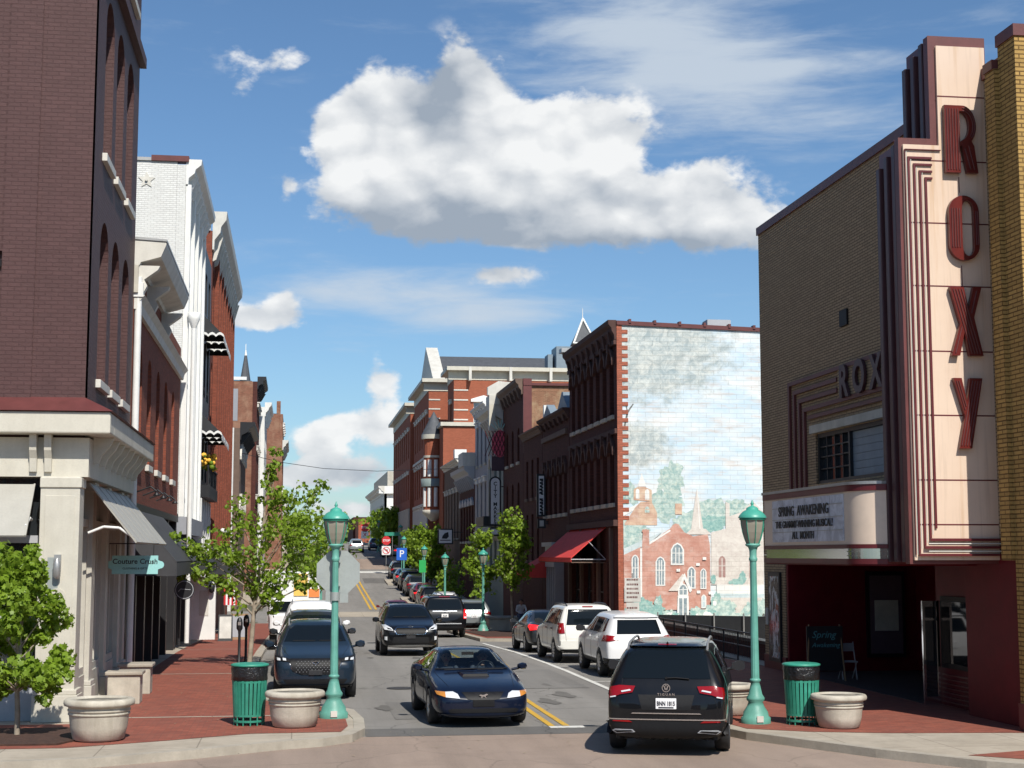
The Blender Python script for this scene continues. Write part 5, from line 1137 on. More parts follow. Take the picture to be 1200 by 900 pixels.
MB().box(FX + .2, 16, 80.3, 81, 9.4, 10.9).build('rooftop_screen', M['tin'], th); MB().box(FX + .1, FX + .35, 80.2, 80.5, 9.6, 11.1).build('rooftop_post', M['white'], th)
th, fr = right_row('tall_brick_building', 'taller dark brick building with a patched tan side wall above its neighbours', 87.1, 95.5, 13.3, [(8.6, 10.6, evenly(87.1, 95.5, 3, .8, 1.4), .3), (5.0, 7.4, evenly(87.1, 95.5, 3, .8, 1.4), .3)], B['darkred'], corn=(.9, .45, 6), sidew=B['tan'], depth=14)
MB().box(FX + .003, FX + .5, 86.98, 87.097, 9, 13.3).box(FX + .01, 26.8, 86.95, 87.3, 12.9, 13.05).build('corner_strip', M['maroonlt'], th)
th, fr = right_row('ornate_building', 'narrow grey and green painted building with an ornate white corner pediment', 95.6, 103, 12.6, [(6.0, 9.6, evenly(95.6, 103, 3, 1.1, .9), .5), (2.2, 4.8, evenly(95.6, 103, 3, 1.1, .9), False)], M['mutegreen'], frame='white', corn=(1.2, .9, 7), cmat='offwhite', hood=('offwhite', 'arch'))
q = MB(); q.fbox(fr, 95.5, 97.2, 12.6, 13.2, -1.2, .9); q.fprism(FRONT(95.55), [(11.9, 13.2), (15.4, 13.2), (15.4, 13.5), (13.8, 14.0), (12.6, 14.1), (11.9, 13.7)], -.4, 0); q.build('pediment', M['offwhite'], th)
q = MB(); q.box(12.0, 12.4, 95.5, 96.0, 10.9, 12.6); q.build('console', M['cream'], th); MB().box(12.15, 12.3, 95.52, 95.62, 5.2, 10.9).build('post', M['offwhite'], th)
MB().fbox(fr, 96, 100, 5.0, 5.6, .003, 1.2).build('balcony', M['black'], th)
th, fr = right_row('painted_building', 'tall thin white trimmed building left of the ornate pediment', 103.1, 110.8, 13.6, [(9.5, 12.2, evenly(103.1, 110.8, 3, .9, 1.1), .3), (5.6, 8.2, evenly(103.1, 110.8, 3, .9, 1.1), .3), (2.2, 4.4, evenly(103.1, 110.8, 3, .9, 1.1), .3)], M['greysiding'], frame='black', corn=(.6, .4, 5), cmat='white', hood=('white', 'flat'))
th, fr = right_row('brick_row_building', 'lower brick building with grey cornice and pale window hoods beside the brown rendered one', 111, 121, 9.6, [(4.2, 6.8, evenly(111, 121, 5, .9, .8), .35)], B['darkred'], corn=(1.3, .8, 9), cmat='lightgrey', hood=('lightgrey', 'ped'))
MB().fbox(fr, 111, 114, 9.6, 10.6, -.3, .9).build('corner_block', M['offwhite'], th)
th, fr = right_row('brown_row_building', 'brown rendered building with tall shaded windows before the big brick civic block', 121.1, 134, 10.8, [(4.5, 8.2, evenly(121.1, 134, 5, .9, 1.2), False)], M['brownstone'], corn=(.5, .4, 0), cmat='offwhite', hood=('offwhite', 'flat'))
MB().fbox(fr, 121.0, 122, 10.8, 11.5, -.5, .45).build('corner_block', M['white'], th)

# ------------------------------------------------------------ big brick civic block
def civic():
    t = thing('civic_block', 'large red brick civic building with white cornices, slate gable roof and round turret', 'building', (14, 140, 1))
    fr = RIGHT(14.1)
    def mass(X, x1, u0, u1, zt, rows, crows=(), z0=-1):
        fr = RIGHT(X); ff = FRONT(u0)
        core(t, X + .4, x1, u0 + .4, u1, z0, zt, B['court'])
        w = MB(); wall(w, fr, u0, u1, z0, zt, rows, .398); w.build('street_wall', B['court'], t)
        for a, b, us, ar in rows:
            for p, q in us: window(t, fr, p, q, a, b, -.28, 'white', 'glass', 1, 2, hood=('offwhite', 'flat'))
        f = MB(); wall(f, ff, X + .4, x1, z0, zt, crows, .39); f.build('end_wall', B['court'], t)
        for a, b, us, ar in crows:
            for p, q in us: window(t, ff, p, q, a, b, -.28, 'white', 'glassblue', 2, 2, sill='white', hood=('white', 'ped'))
        cb = MB(); cb.fbox(ff, X - .5, x1, zt - 1.0, zt - .2, -.003, .06); cb.fbox(fr, u0, u1, zt - 1.0, zt - .2, .003, .06)
        cb.fbox(ff, X - .7, x1, zt - .197, zt + .15, -.3, .7); cb.fbox(fr, u0, u1, zt - .197, zt + .15, -.3, .7); cb.build('cornice', M['cream'], t)
        return fr, ff
    WX = [15.9, 18.7, 22.0, 25.3]
    fr1, ff1 = mass(14.1, 40, 138, 143.5, 20.0, [(14, 17, [(140, 141.2)], False)], [(13.9, 17.0, [(15.9, 17.7), (20.8, 22.6), (25.8, 27.6)], False), (8.6, 11.4, [(21.2, 23.0), (25.8, 27.6)], False)])
    b = MB()
    for z in (12.6, 13.5, 14.4, 15.3, 16.2, 17.1, 18.0): b.fbox(ff1, 14.1, 15.4, z, z + .12, .003, .05)
    b.fbox(ff1, 14.0, 40, 12.0, 12.25, .003, .2)
    for u in (15.4, 19.1, 22.8, 26.5): b.fbox(ff1, u, u + .25, 18.9, 20.15, .07, .75)
    b.build('stone_band', M['offwhite'], t)
    fr2, ff2 = mass(12.6, 40, 147, 165, 19.9, [(13.8, 16.8, evenly(147, 165, 6, 1.3, 1.3), False), (8.9, 11.9, evenly(147, 165, 6, 1.3, 1.3), False), (4.4, 7.6, evenly(147, 165, 6, 1.6, 1.2), False)], [])
    b = MB()
    for z in (12.6, 13.5, 14.4, 15.3, 16.2, 17.1, 18.0): b.fbox(ff2, 12.6, 13.7, z, z + .12, .003, .05)
    b.fbox(fr2, 147, 165, 12.5, 12.75, .003, .15); b.fbox(fr2, 147, 165, 7.9, 8.2, .003, .15); b.build('stone_band', M['offwhite'], t)
    MB().fbox(fr2, 147, 165, -1, 7.8, .003, .12).build('stone_base', M['lightgrey'], t)
    fr3, ff3 = mass(12.4, 38, 168, 197, 19.6, [(13.8, 16.8, evenly(168, 197, 8, 1.4, 1.8), False), (9.2, 12.0, evenly(168, 197, 8, 1.4, 1.8), False), (5.2, 7.8, evenly(168, 197, 8, 1.4, 1.8), False)], [], 1)
    MB().fbox(fr3, 168, 197, 1, 8.2, .003, .15).build('stone_base', M['stone'], t)
    # gable roof and parapet
    g = MB().addf([(14.6, 150, 20.3), (40, 150, 20.3), (40, 158, 23.7), (14.6, 158, 23.7), (14.6, 166, 20.3), (40, 166, 20.3)], [(0, 1, 2, 3), (3, 2, 5, 4), (0, 3, 4), (1, 5, 2)]); g.build('slate_roof', M['roof'], t)
    MB().fprism(RIGHT(13.2), [(149, 20.2), (167, 20.2), (158, 24.6)], -1.2, 0).build('gable_parapet', M['offwhite'], t)
    m = MB().box(25.6, 28.0, 150, 153, 20.5, 23.9).box(28.4, 29.8, 150, 152, 20.5, 22.6).box(24.9, 25.4, 151, 153, 20.5, 23.2).box(30.4, 31.8, 150, 152, 20.5, 23.0); m.build('rooftop_unit', M['tin'], t)
    # low front range
    core(t, 12.8, 40, 134.3, 137.9, 0, 14.4, B['court']); MB().box(12.55, 40, 134.1, 137.97, 14.47, 14.8).build('coping', M['cream'], t)
    # turret
    c = (12.35, 138.7)
    tu = MB().lathe([(.88, 7.2), (.88, 13.6)], (*c, 0), 16, 0, False).build('turret', B['court'], t)
    MB().lathe([(1.1, 13.6), (1.1, 14.0)], (*c, 0), 16).lathe([(.94, 11.9), (.94, 12.1)], (*c, 0), 16).build('turret_cornice', M['cream'], tu)
    MB().lathe([(1.1, 14.0), (.5, 15.2), (.05, 16.1)], (*c, 0), 16).build('turret_roof', M['roof'], tu)
    MB().lathe([(.2, 6.2), (1.0, 6.9), (1.0, 7.2), (.88, 7.21)], (*c, 0), 16).build('turret_base', M['cream'], tu)
    wn = MB()
    for a in (200, 240, 280): 
        x_, y_ = c[0] + .80 * math.cos(R(a)), c[1] + .80 * math.sin(R(a)); wn.cyl((x_, y_, 7.5), (x_, y_, 9.2), .2, n=8); wn.cyl((x_, y_, 10.2), (x_, y_, 11.7), .2, n=8)
    wn.build('turret_window', M['white'], tu)
    MB().lathe([(1.1, 9.3), (1.15, 10.0), (1.05, 10.0)], (*c, 0), 16, 0).build('balcony_rail', M['mutegreen'], tu)
civic()
th = thing('pale_far_building', 'pale stone fronted building with a deep white cornice, furthest on the right side', 'building', (FX, 226, 3.5))
core(th, FX + .4, 40, 226.3, 268, 3, 12.6, M['stone']); fr = RIGHT(FX); ff = FRONT(226)
cols = evenly(226, 268, 11, 1.5, 1.4); w = MB(); wall(w, fr, 226, 268, 3, 12.6, [(7.2, 10.6, cols, False)], .39); w.build('street_wall', M['offwhite'], th)
for p, q in cols: window(th, fr, p, q, 7.2, 10.6, -.25, 'white', 'glass', 1, 2)
w = MB(); wall(w, ff, FX + .003, 20, 3, 12.6, [(8.2, 11.0, [(14.9, 16.7)], False)], .29); w.build('end_wall', M['white'], th); window(th, ff, 14.9, 16.7, 8.2, 11, -.2, 'white', 'glassblue', 1, 2)
cornice(th, fr, 225.3, 268, 12.0, 13.2, .9, 'offwhite', 0); MB().fbox(ff, FX - .8, 20, 12.1, 13.2, -.3, .6).build('cornice', M['white'], th); MB().box(FX + .5, 20, 226.5, 266, 13.2, 15.4).build('attic', M['stone'], th)
th = thing('red_far_building', 'small red brick building standing at the crest of the street', 'building', (12.2, 290, 5)); core(th, 11.6, 16, 285, 300, 4, 9.6, B['court']); core(th, 11.2, 15, 300.2, 330, 3, 10.4, B['darkred'])
# ------------------------------------------------------------ vehicles
def subsurf(me, lv, cuts=()):
    ob = bpy.data.objects.new('tmp', me); COL.objects.link(ob)
    s = ob.modifiers.new('s', 'SUBSURF'); s.levels = lv; s.render_levels = lv
    tmp = []
    for c in cuts:
        co = bpy.data.objects.new('cut', c); COL.objects.link(co); tmp.append(co)
        b = ob.modifiers.new('b', 'BOOLEAN'); b.operation = 'DIFFERENCE'; b.object = co; b.solver = 'EXACT'
    dg = bpy.context.evaluated_depsgraph_get(); dg.update()
    out = bpy.data.meshes.new_from_object(ob.evaluated_get(dg))
    bpy.data.objects.remove(ob)
    for c in tmp: bpy.data.objects.remove(c)
    return out
def cyl_mesh(x0, x1, y, z, r, n=28):
    m = MB().cyl((x0, y, z), (x1, y, z), r, n=n); me = bpy.data.meshes.new('c'); me.from_pydata(m.v, [], m.f)
    bm = bmesh.new(); bm.from_mesh(me); bmesh.ops.remove_doubles(bm, verts=bm.verts, dist=1e-5); bmesh.ops.recalc_face_normals(bm, faces=bm.faces); bm.to_mesh(me); bm.free(); return me
class Car:
    """local axes: nose at -Y, ground at z 0; st rows: (y, ztop, zbelt, half width, half roof width, zbottom)"""
    def __init__(s, name, label, cat, L, W, H, st, paintk, wheels, group=None):
        s.t = thing(name, label, cat, (0, 0, 0), group); s.L, s.W, s.H = L, W, H; hw = W / 2
        vs = []; K_ = 15
        for (y, zt, zb, w, wt, z0) in st:
            w *= hw; wt *= hw; y -= L / 2
            half = [(w * .80, z0), (w * .97, z0 + .10), (w, z0 + (zb - z0) * .42), (w * .995, z0 + (zb - z0) * .80), (w * .965, zb), (wt + (w * .955 - wt) * .12, zt - max(.012, (zt - zb) * .13)), (wt * .86, zt - .012)]
            ring = [(x, z) for x, z in half] + [(0, zt)] + [(-x, z) for x, z in half[::-1]]
            vs += [(x, y, z) for x, z in ring]
        n = len(st); fs = []
        for i in range(n - 1):
            for j in range(K_):
                k = (j + 1) % K_; fs.append((i * K_ + j, i * K_ + k, (i + 1) * K_ + k, (i + 1) * K_ + j))
        for base in (0, (n - 1) * K_):
            for j in range(6): fs.append((base + j, base + j + 1, base + 13 - j, base + 14 - j))
            fs.append((base + 6, base + 7, base + 8))
        me = bpy.data.meshes.new('body'); me.from_pydata(vs, [], fs)
        bm = bmesh.new(); bm.from_mesh(me); bmesh.ops.recalc_face_normals(bm, faces=bm.faces); bm.to_mesh(me); bm.free()
        s.wh = wheels; (yf, yr, r) = wheels
        cuts = [cyl_mesh(sx * hw * .70, sx * (hw + .1), y - L / 2, r * .98, r * 1.13) for y in (yf, yr) for sx in (-1, 1)]
        me = subsurf(me, 2, cuts); me.name = 'body'
        for p in me.polygons: p.use_smooth = True
        me.set_sharp_from_angle(angle=R(38)); me.materials.clear(); me.materials.append(M[paintk])
        s.body = bpy.data.objects.new('body', me); COL.objects.link(s.body); attach(s.body, s.t)
        bm = bmesh.new(); bm.from_mesh(me); s.bvh = BVHTree.FromBMesh(bm); bm.free()
        s.paintk = paintk; hwt = .115
        for y in (yf, yr):
            for sx in (-1, 1): s.wheel(sx * (hw - hwt - .005), y - L / 2, r, hwt, sx)
    def wheel(s, x, y, r, h, sx):
        m = MB(); n = 26; prof = [(.62 * r, -h), (.93 * r, -h), (r, -h * .75), (r, h * .75), (.93 * r, h), (.62 * r, h)]
        vs = [];
        for i in range(n):
            a = 2 * math.pi * i / n
            for (rr, d) in prof: vs.append((x + d, y + rr * math.cos(a), r + rr * math.sin(a)))
        fs = [(i * 6 + j, ((i + 1) % n) * 6 + j, ((i + 1) % n) * 6 + j + 1, i * 6 + j + 1) for i in range(n) for j in range(5)]
        m.addf(vs, fs, 0, True); m.cyl((x - h * .6, y, r), (x + h * .6, y, r), .63 * r, n=26)
        t = m.build('wheel', M['tyre'], s.t)
        q = MB(); xo = x + sx * h * .95
        for k in range(10 if s.H > 1.5 else 5):
            nn = 10 if s.H > 1.5 else 5; a = 2 * math.pi * k / nn; dy, dz = math.cos(a), math.sin(a); w = .028 if nn == 10 else .05
            q.addf([(xo, y - dz * w + dy * .1 * r, r + dy * w + dz * .1 * r), (xo, y + dz * w + dy * .1 * r, r - dy * w + dz * .1 * r), (xo, y + dz * w * .8 + dy * .6 * r, r - dy * w * .8 + dz * .6 * r), (xo, y - dz * w * .8 + dy * .6 * r, r + dy * w * .8 + dz * .6 * r)], [(0, 1, 2, 3)])
        vs = []
        for i in range(n):
            a = 2 * math.pi * i / n
            for rr, d in ((.66 * r, sx * h * 1.0), (.58 * r, sx * h * .96), (.57 * r, sx * h * .2)): vs.append((x + d, y + rr * math.cos(a), r + rr * math.sin(a)))
        q.addf(vs, [(i * 3 + j, ((i + 1) % n) * 3 + j, ((i + 1) % n) * 3 + j + 1, i * 3 + j + 1) for i in range(n) for j in (0, 1)], 0, True)
        q.cyl((xo - sx * .01, y, r), (xo + sx * .006, y, r), .14 * r, n=10); q.build('rim', M['alloy'], t, recalc=False)
    def patch(s, name, mat, view, poly, off=.005, th=.03, res=.07, mirror=False, parent=None, dome=0):
        """a shaped panel that follows the body: poly is (x,z) for front/rear, (y,z) from the nose for sides"""
        res_ob = None
        for sx in ((1, -1) if mirror else (1,)):
            pl = [(a * (sx if view in 'fr' else 1), b) for a, b in poly]
            bm = bmesh.new(); bm.faces.new([bm.verts.new((a, b, 0)) for a, b in pl])
            bmesh.ops.triangulate(bm, faces=bm.faces)
            for _ in range(6):
                ed = [e for e in bm.edges if e.calc_length() > res]
                if not ed: break
                bmesh.ops.subdivide_edges(bm, edges=ed, cuts=1); bmesh.ops.triangulate(bm, faces=[f for f in bm.faces if len(f.verts) > 3])
            sd = {'f': [0], 'r': [0], 's': [sx] if mirror else [1]}[view]
            last = None; miss = []
            for v in bm.verts:
                a, b = v.co.x, v.co.y
                if view == 'f': o, d = Vector((a, -s.L, b)), Vector((0, 1, 0))
                elif view == 'r': o, d = Vector((a, s.L, b)), Vector((0, -1, 0))
                else: o, d = Vector((sd[0] * s.W, a - s.L / 2, b)), Vector((-sd[0], 0, 0))
                h = s.bvh.ray_cast(o, d)
                if h[0] is None: miss.append((v, o, d)); continue
                nrm = h[1]; v.co = h[0] - d * off * .6 + nrm * off * .6; last = v.co.copy()
            for v, o, d in miss:
                near = min((w for w in bm.verts if w not in [q[0] for q in miss]), key=lambda w: (w.co - (o + d * ((w.co - o).dot(d)))).length, default=None)
                p = Vector(o)
                if near is not None: p = o + d * (near.co - o).dot(d)
                v.co = p
            bnd = [e for e in bm.edges if e.is_boundary]
            ex = bmesh.ops.extrude_edge_only(bm, edges=bnd)
            inv = {'f': Vector((0, 1, 0)), 'r': Vector((0, -1, 0)), 's': Vector((-sd[0], 0, 0))}[view]
            for g in ex['geom']:
                if isinstance(g, bmesh.types.BMVert): g.co += inv * th
            me = bpy.data.meshes.new(name); bm.to_mesh(me); bm.free()
            for p in me.polygons: p.use_smooth = True
            me.set_sharp_from_angle(angle=R(50)); me.materials.append(M[mat])
            ob = bpy.data.objects.new(name, me); COL.objects.link(ob); attach(ob, parent or s.t); res_ob = ob
            if view == 's' and mirror is False: pass
        return res_ob
    def line(s, view, pts, w=.008, name='panel_gap', mat='trim', both=False):
        """thin gap that follows the body"""
        for sgn in ((1, -1) if both else (1,)):
            m = MB(); q = []
            for i in range(len(pts) - 1):
                n = max(1, int(math.dist(pts[i], pts[i + 1]) / .06))
                for k in range(n + (i == len(pts) - 2)): t = k / n; q.append((pts[i][0] * (1 - t) + pts[i + 1][0] * t, pts[i][1] * (1 - t) + pts[i + 1][1] * t))
            P3 = []
            for a, b in q:
                if view == 'f': o, d = Vector((a * sgn, -s.L, b)), Vector((0, 1, 0))
                elif view == 'r': o, d = Vector((a * sgn, s.L, b)), Vector((0, -1, 0))
                elif view == 't': o, d = Vector((a * sgn, b - s.L / 2, 4)), Vector((0, 0, -1))
                else: o, d = Vector((sgn * s.W, a - s.L / 2, b)), Vector((-sgn, 0, 0))
                h = s.bvh.ray_cast(o, d)
                if h[0] is not None: P3.append(h[0] - d * .001)
            if len(P3) > 1: m.tube([tuple(p) for p in P3], w, 5); m.build(name, M[mat], s.t)
    def mirrors(s, y, z, mat=None, sz=1.0, dx=0):
        for sx in (-1, 1):
            m = MB(); x = sx * (s.W / 2 + .10 + dx); yy = y - s.L / 2
            prof = [(0, -.07 * sz), (.10 * sz, -.06 * sz), (.13 * sz, 0), (.11 * sz, .07 * sz), (.02, .09 * sz), (-.09 * sz, .05 * sz), (-.10 * sz, -.04 * sz)]
            n = len(prof)
            vs = [(x + sx * a, yy - .05, z + b) for a, b in prof] + [(x + sx * a * 1.02, yy + .05, z + b * 1.02) for a, b in prof] + [(x + sx * a * .6, yy - .1, z + b * .6) for a, b in prof]
            m.addf(vs, [(i, (i + 1) % n, n + (i + 1) % n, n + i) for i in range(n)] + [(2 * n + i, 2 * n + (i + 1) % n, (i + 1) % n, i) for i in range(n)], 0, True)
            m.addf(vs, [tuple(range(n, 2 * n)), tuple(range(2 * n, 3 * n))], 0)
            m.cyl((sx * (s.W / 2 - .10), yy, z - .06), (x - sx * .05, yy, z - .03), .028, n=6)
            m.build('mirror', M[mat or s.paintk], s.t)
    def rails(s, y0, y1, x, mat='metal', h=.055):
        for sx in (-1, 1):
            m = MB(); pts = []
            for i in range(9):
                y = y0 + (y1 - y0) * i / 8; hh = s.bvh.ray_cast(Vector((sx * x, y - s.L / 2, 4)), Vector((0, 0, -1)))
                if hh[0]: pts.append((sx * x, y - s.L / 2, hh[0].z + (h if 0 < i < 8 else 0)))
            m.tube(pts, .02, 8); m.build('roof_rail', M[mat], s.t)
    def plate(s, z, txt='', view='r', w=.305, h=.155, dark=False):
        hh = s.bvh.ray_cast(Vector((0, (s.L if view == 'r' else -s.L), z)), Vector((0, -1 if view == 'r' else 1, 0)))
        yy = (hh[0].y if hh[0] else s.L / 2) + (.03 if view == 'r' else -.03); sg = 1 if view == 'r' else -1
        fr = Fr(0, yy, -sg, 0, 0, sg)
        m = MB().fbox(fr, -w / 2, w / 2, z - h / 2, z + h / 2, -.04, 0); p = m.build('number_plate', M['woodsgn' if dark else 'signwhite'], s.t, bevel=.004)
        if txt:
            x = MB(); put2d(x, text2d(txt, .088, .003, .002, 0, .70), fr, 0, z, .004); x.fbox(fr, -w / 2 + .04, w / 2 - .04, z - h / 2 + .012, z - h / 2 + .03, .001, .003)
            x.build('plate_text', M['navy_car_paint'], p)
        return p
    def badge(s, x, z, r, view='r', kind='ring', mat='chrome'):
        hh = s.bvh.ray_cast(Vector((x, (s.L if view == 'r' else -s.L), z)), Vector((0, -1 if view == 'r' else 1, 0)))
        sg = 1 if view == 'r' else -1; yy = hh[0].y + sg * .02; fr = Fr(0, yy, -sg, 0, 0, sg); m = MB()
        def ring(rx, rz, w): 
            vf = shape2d([circ(0, 0, rx, 24, ry=rz), circ(0, 0, rx - w, 24, ry=rz - w)], .02); put2d(m, vf, fr, x, z, 0)
        if kind == 'ring': ring(r, r, r * .16); [m.fprism(fr, [(x + a * r, z + b * r) for a, b in q], 0, .012) for q in ([(-.62, .5), (-.4, .6), (-.02, -.25), (-.2, -.62)], [(.62, .5), (.4, .6), (.02, -.25), (.2, -.62)], [(-.2, .75), (0, .28), (.2, .75), (.06, .75), (0, .6), (-.06, .75)])]
        if kind == 'oval': ring(r, r * .6, r * .12); m.fprism(fr, [(x - r * .6, z - r * .2), (x + r * .6, z - r * .2), (x + r * .6, z + r * .2), (x - r * .6, z + r * .2)], 0, .01)
        if kind == 'wing': ring(r, r * .8, r * .14); m.tube([fr.p(x - r * .8, z + r * .3, .01), fr.p(x - r * .3, z + .1 * r, .01), fr.p(x, z - r * .4, .01), fr.p(x + r * .3, z + .1 * r, .01), fr.p(x + r * .8, z + r * .3, .01)], r * .1, 6)
        if kind == 'horse': m.fprism(fr, [(x + a * r, z + b * r) for a, b in [(-1.0, .15), (-.7, .35), (-.3, .25), (.2, .3), (.6, .5), (1.0, .35), (.75, .15), (.45, .05), (.5, -.25), (.7, -.5), (.4, -.3), (.2, -.12), (-.2, -.1), (-.35, -.5), (-.6, -.55), (-.45, -.2), (-.6, 0)]], 0, .02)
        if kind == 'bow': m.fprism(fr, [(x + a * r, z + b * r) for a, b in [(-1, -.3), (-.8, .3), (-.25, .3), (-.2, .45), (.2, .45), (.25, .3), (1, .3), (.8, -.3), (.25, -.3), (.2, -.45), (-.2, -.45), (-.25, -.3)]], 0, .015)
        m.build('badge', M[mat], s.t)
    def put(s, x, y, away, dz=0, rz=0):
        sl = math.atan((gz(y + 2) - gz(y - 2)) / 4); s.t.location = (x, y, gz(y) + .016 + dz)
        s.t.rotation_euler = (-sl if away else sl, 0, (math.pi if away else 0) + rz)
        s.t.rotation_euler.x = sl * (-1 if away else 1)
        return s
def suv_st(L, H, hood=1.02, cowl=1.16, belt=1.06, wt=.69, nose=.0, zb=.24, rear=.30, rw=.93, c1=1.15, r0=1.95, tail=.98):
    return [(0.0, .70 + nose, .66 + nose, .70, .45, zb + .14), (.05, .86 + nose, .80 + nose, .87, .62, zb + .03), (.22, hood - .06, hood - .12, .955, .74, zb), (.6, hood + .01, hood - .06, .99, .80, zb), (c1 - .15, cowl - .04, belt - .06, 1.0, .84, zb), (c1, cowl + .01, belt - .03, 1.0, .84, zb),
            (r0 - .12, H - .09, belt, 1.0, wt, zb), (r0 + .08, H - .025, belt, 1.0, wt, zb), (L * .55, H, belt + .01, 1.0, wt, zb), (L * .80, H - .02, belt + .03, 1.0, wt - .01, zb),
            (L - rear - .22, H - .07, belt + .04, .985, wt - .02, zb), (L - rear - .10, H - .14, belt + .04, .975, wt - .03, zb), (L - .16, tail + .12, tail + .0, .955, .80, zb), (L - .07, tail - .03, tail - .10, rw, .76, zb + .02), (L, .72, .64, rw - .12, .55, zb + .12)]
def car_st(L, H, hood=.82, cowl=.93, belt=.90, wt=.62, nose=-.08, zb=.20, trunk=.98, c1=1.25, r0=2.0, r1=3.3, t0=4.0):
    return [(0.0, .56 + nose, .50 + nose, .68, .45, zb + .06), (.06, .66 + nose, .62 + nose, .86, .6, zb), (.25, hood - .10, hood - .14, .95, .74, zb), (.7, hood - .02, hood - .06, .99, .82, zb), (c1 - .1, cowl - .04, belt - .05, 1.0, .84, zb), (c1, cowl, belt - .03, 1.0, .84, zb),
            (r0 - .1, H - .07, belt, 1.0, wt, zb), (r0 + .12, H - .015, belt, 1.0, wt, zb), ((r0 + r1) / 2 + .1, H, belt + .01, 1.0, wt, zb), (r1, H - .05, belt + .02, 1.0, wt - .01, zb),
            (t0 - .05, trunk + .03, belt + .03, .99, .80, zb), (t0 + .1, trunk, belt + .02, .985, .82, zb), (L - .22, trunk - .02, belt, .95, .80, zb), (L - .06, trunk - .10, belt - .10, .88, .74, zb + .03), (L, .62, .55, .72, .5, zb + .08)]
G = 'carglass'
def side_glass(c, pts_list, both=True, trim='trim'):
    for pts in pts_list: c.patch('side_window', G, 's', pts, .006, .02, .12, mirror=both)

# --- black compact SUV seen from behind
def make_tiguan():
    c = Car('parked_car', 'black compact suv with roof rails seen from behind, nearest vehicle at the lower right', 'car', 4.70, 1.84, 1.67, suv_st(4.7, 1.66, wt=.70, tail=1.03), 'black_car_paint', (.90, 3.70, .36))
    c.t.name = 'suv'
    c.patch('rear_window', G, 'r', [(-.66, 1.13), (.66, 1.13), (.58, 1.50), (.50, 1.555), (-.50, 1.555), (-.58, 1.50)], .006)
    c.patch('tail_light', 'red_lens', 'r', [(.46, 1.02), (.50, .93), (.68, .90), (.84, .84), (.86, .90), (.84, 1.0), (.70, 1.03)], .022, mirror=True)
    c.patch('reversing_light', 'clear_lens', 'r', [(.52, .955), (.66, .93), (.67, .95), (.54, .972)], .030, .01, mirror=True)
    c.patch('reversing_light', 'clear_lens', 'r', [(.74, .865), (.82, .85), (.83, .865), (.75, .88)], .030, .01, mirror=True)
    c.patch('tailgate_recess', 'trim', 'r', [(-.36, .68), (.36, .68), (.42, .90), (-.42, .90)], .006, mirror=False)
    c.patch('bumper', 'trim', 'r', [(-.90, .26), (-.80, .24), (.80, .24), (.90, .26), (.91, .50), (.80, .52), (-.80, .52), (-.91, .50)], .016)
    c.patch('chrome_strip', 'chrome', 'r', [(-.86, .535), (.86, .535), (.86, .552), (-.86, .552)], .022, .02)
    c.patch('chrome_strip', 'chrome', 'r', [(-.52, .625), (.52, .625), (.50, .64), (-.50, .64)], .018, .02)
    c.patch('reflector', 'red_lens', 'r', [(.50, .50), (.80, .51), (.78, .528), (.55, .528)], .026, .02, mirror=True)
    c.patch('exhaust_trim', 'lightgrey', 'r', [(.46, .36), (.74, .34), (.80, .38), (.76, .40), (.50, .395)], .024, .02, mirror=True)
    c.patch('exhaust_trim', 'trim', 'r', [(.49, .37), (.73, .352), (.77, .38), (.52, .386)], .028, .01, mirror=True)
    c.patch('spoiler', c.paintk, 'r', [(-.60, 1.565), (.60, 1.565), (.56, 1.61), (-.56, 1.61)], .05, .08)
    c.patch('brake_light', 'red_lens', 'r', [(-.14, 1.578), (.14, 1.578), (.14, 1.592), (-.14, 1.592)], .056, .02)
    side_glass(c, [[(1.55, 1.12), (2.35, 1.13), (2.35, 1.50), (2.12, 1.50)], [(2.42, 1.13), (3.25, 1.14), (3.25, 1.50), (2.42, 1.51)], [(3.32, 1.14), (4.0, 1.2), (3.85, 1.45), (3.32, 1.50)]])
    c.patch('sill_cladding', 'trim', 's', [(1.35, .24), (3.25, .24), (3.25, .36), (1.35, .36)], .008, mirror=True)
    c.patch('windscreen', G, 'f', [(-.66, 1.2), (.66, 1.2), (.54, 1.52), (-.54, 1.52)], .006)
    c.rails(1.75, 4.15, .60, 'metal', .05); c.mirrors(1.55, 1.12, 'black')
    c.badge(0, 1.0, .062, 'r', 'ring'); c.plate(.775, 'BNN 1815')
    x = MB(); fr = Fr(0, c.L / 2 - .05, -1, 0, 0, 1)
    h = c.bvh.ray_cast(Vector((0, 4, .905)), Vector((0, -1, 0)))[0]; fr = Fr(0, h.y, -1, 0, 0, 1); put2d(x, text2d('T I G U A N', .05, .01, .001), fr, 0, .905, .018); x.build('nameplate', M['chrome'], c.t)
    w = MB(); hh = [c.bvh.ray_cast(Vector((a, 4, b)), Vector((0, -1, 0)))[0] for a, b in ((0, 1.14), (-.15, 1.145), (-.34, 1.13))]; w.tube([(p.x, p.y + .025, p.z) for p in hh], .011, 6).cyl(tuple(hh[0]), (hh[0].x, hh[0].y + .04, hh[0].z), .02, n=8); w.build('wiper', M['trim'], c.t)
    h = c.bvh.ray_cast(Vector((0, 1.75, 4)), Vector((0, 0, -1)))[0]; MB().cyl((0, 1.7, h.z - .02), (0, 1.8, h.z + .06), .03, .012, 8).build('antenna', M['trim'], c.t)
    c.line('r', [(-.88, .60), (-.80, .60), (-.72, .84), (-.66, 1.06), (-.66, 1.12), (-.56, 1.5)], .004, both=True)
    c.line('s', [(2.38, .34), (2.38, 1.1)], .004, both=True); c.line('s', [(3.28, .5), (3.28, 1.1)], .004, both=True)
    return c
tg = make_tiguan().put(6.62, 24.2 + 2.45, True, rz=-R(17)); tg.t.scale = (1.07,) * 3

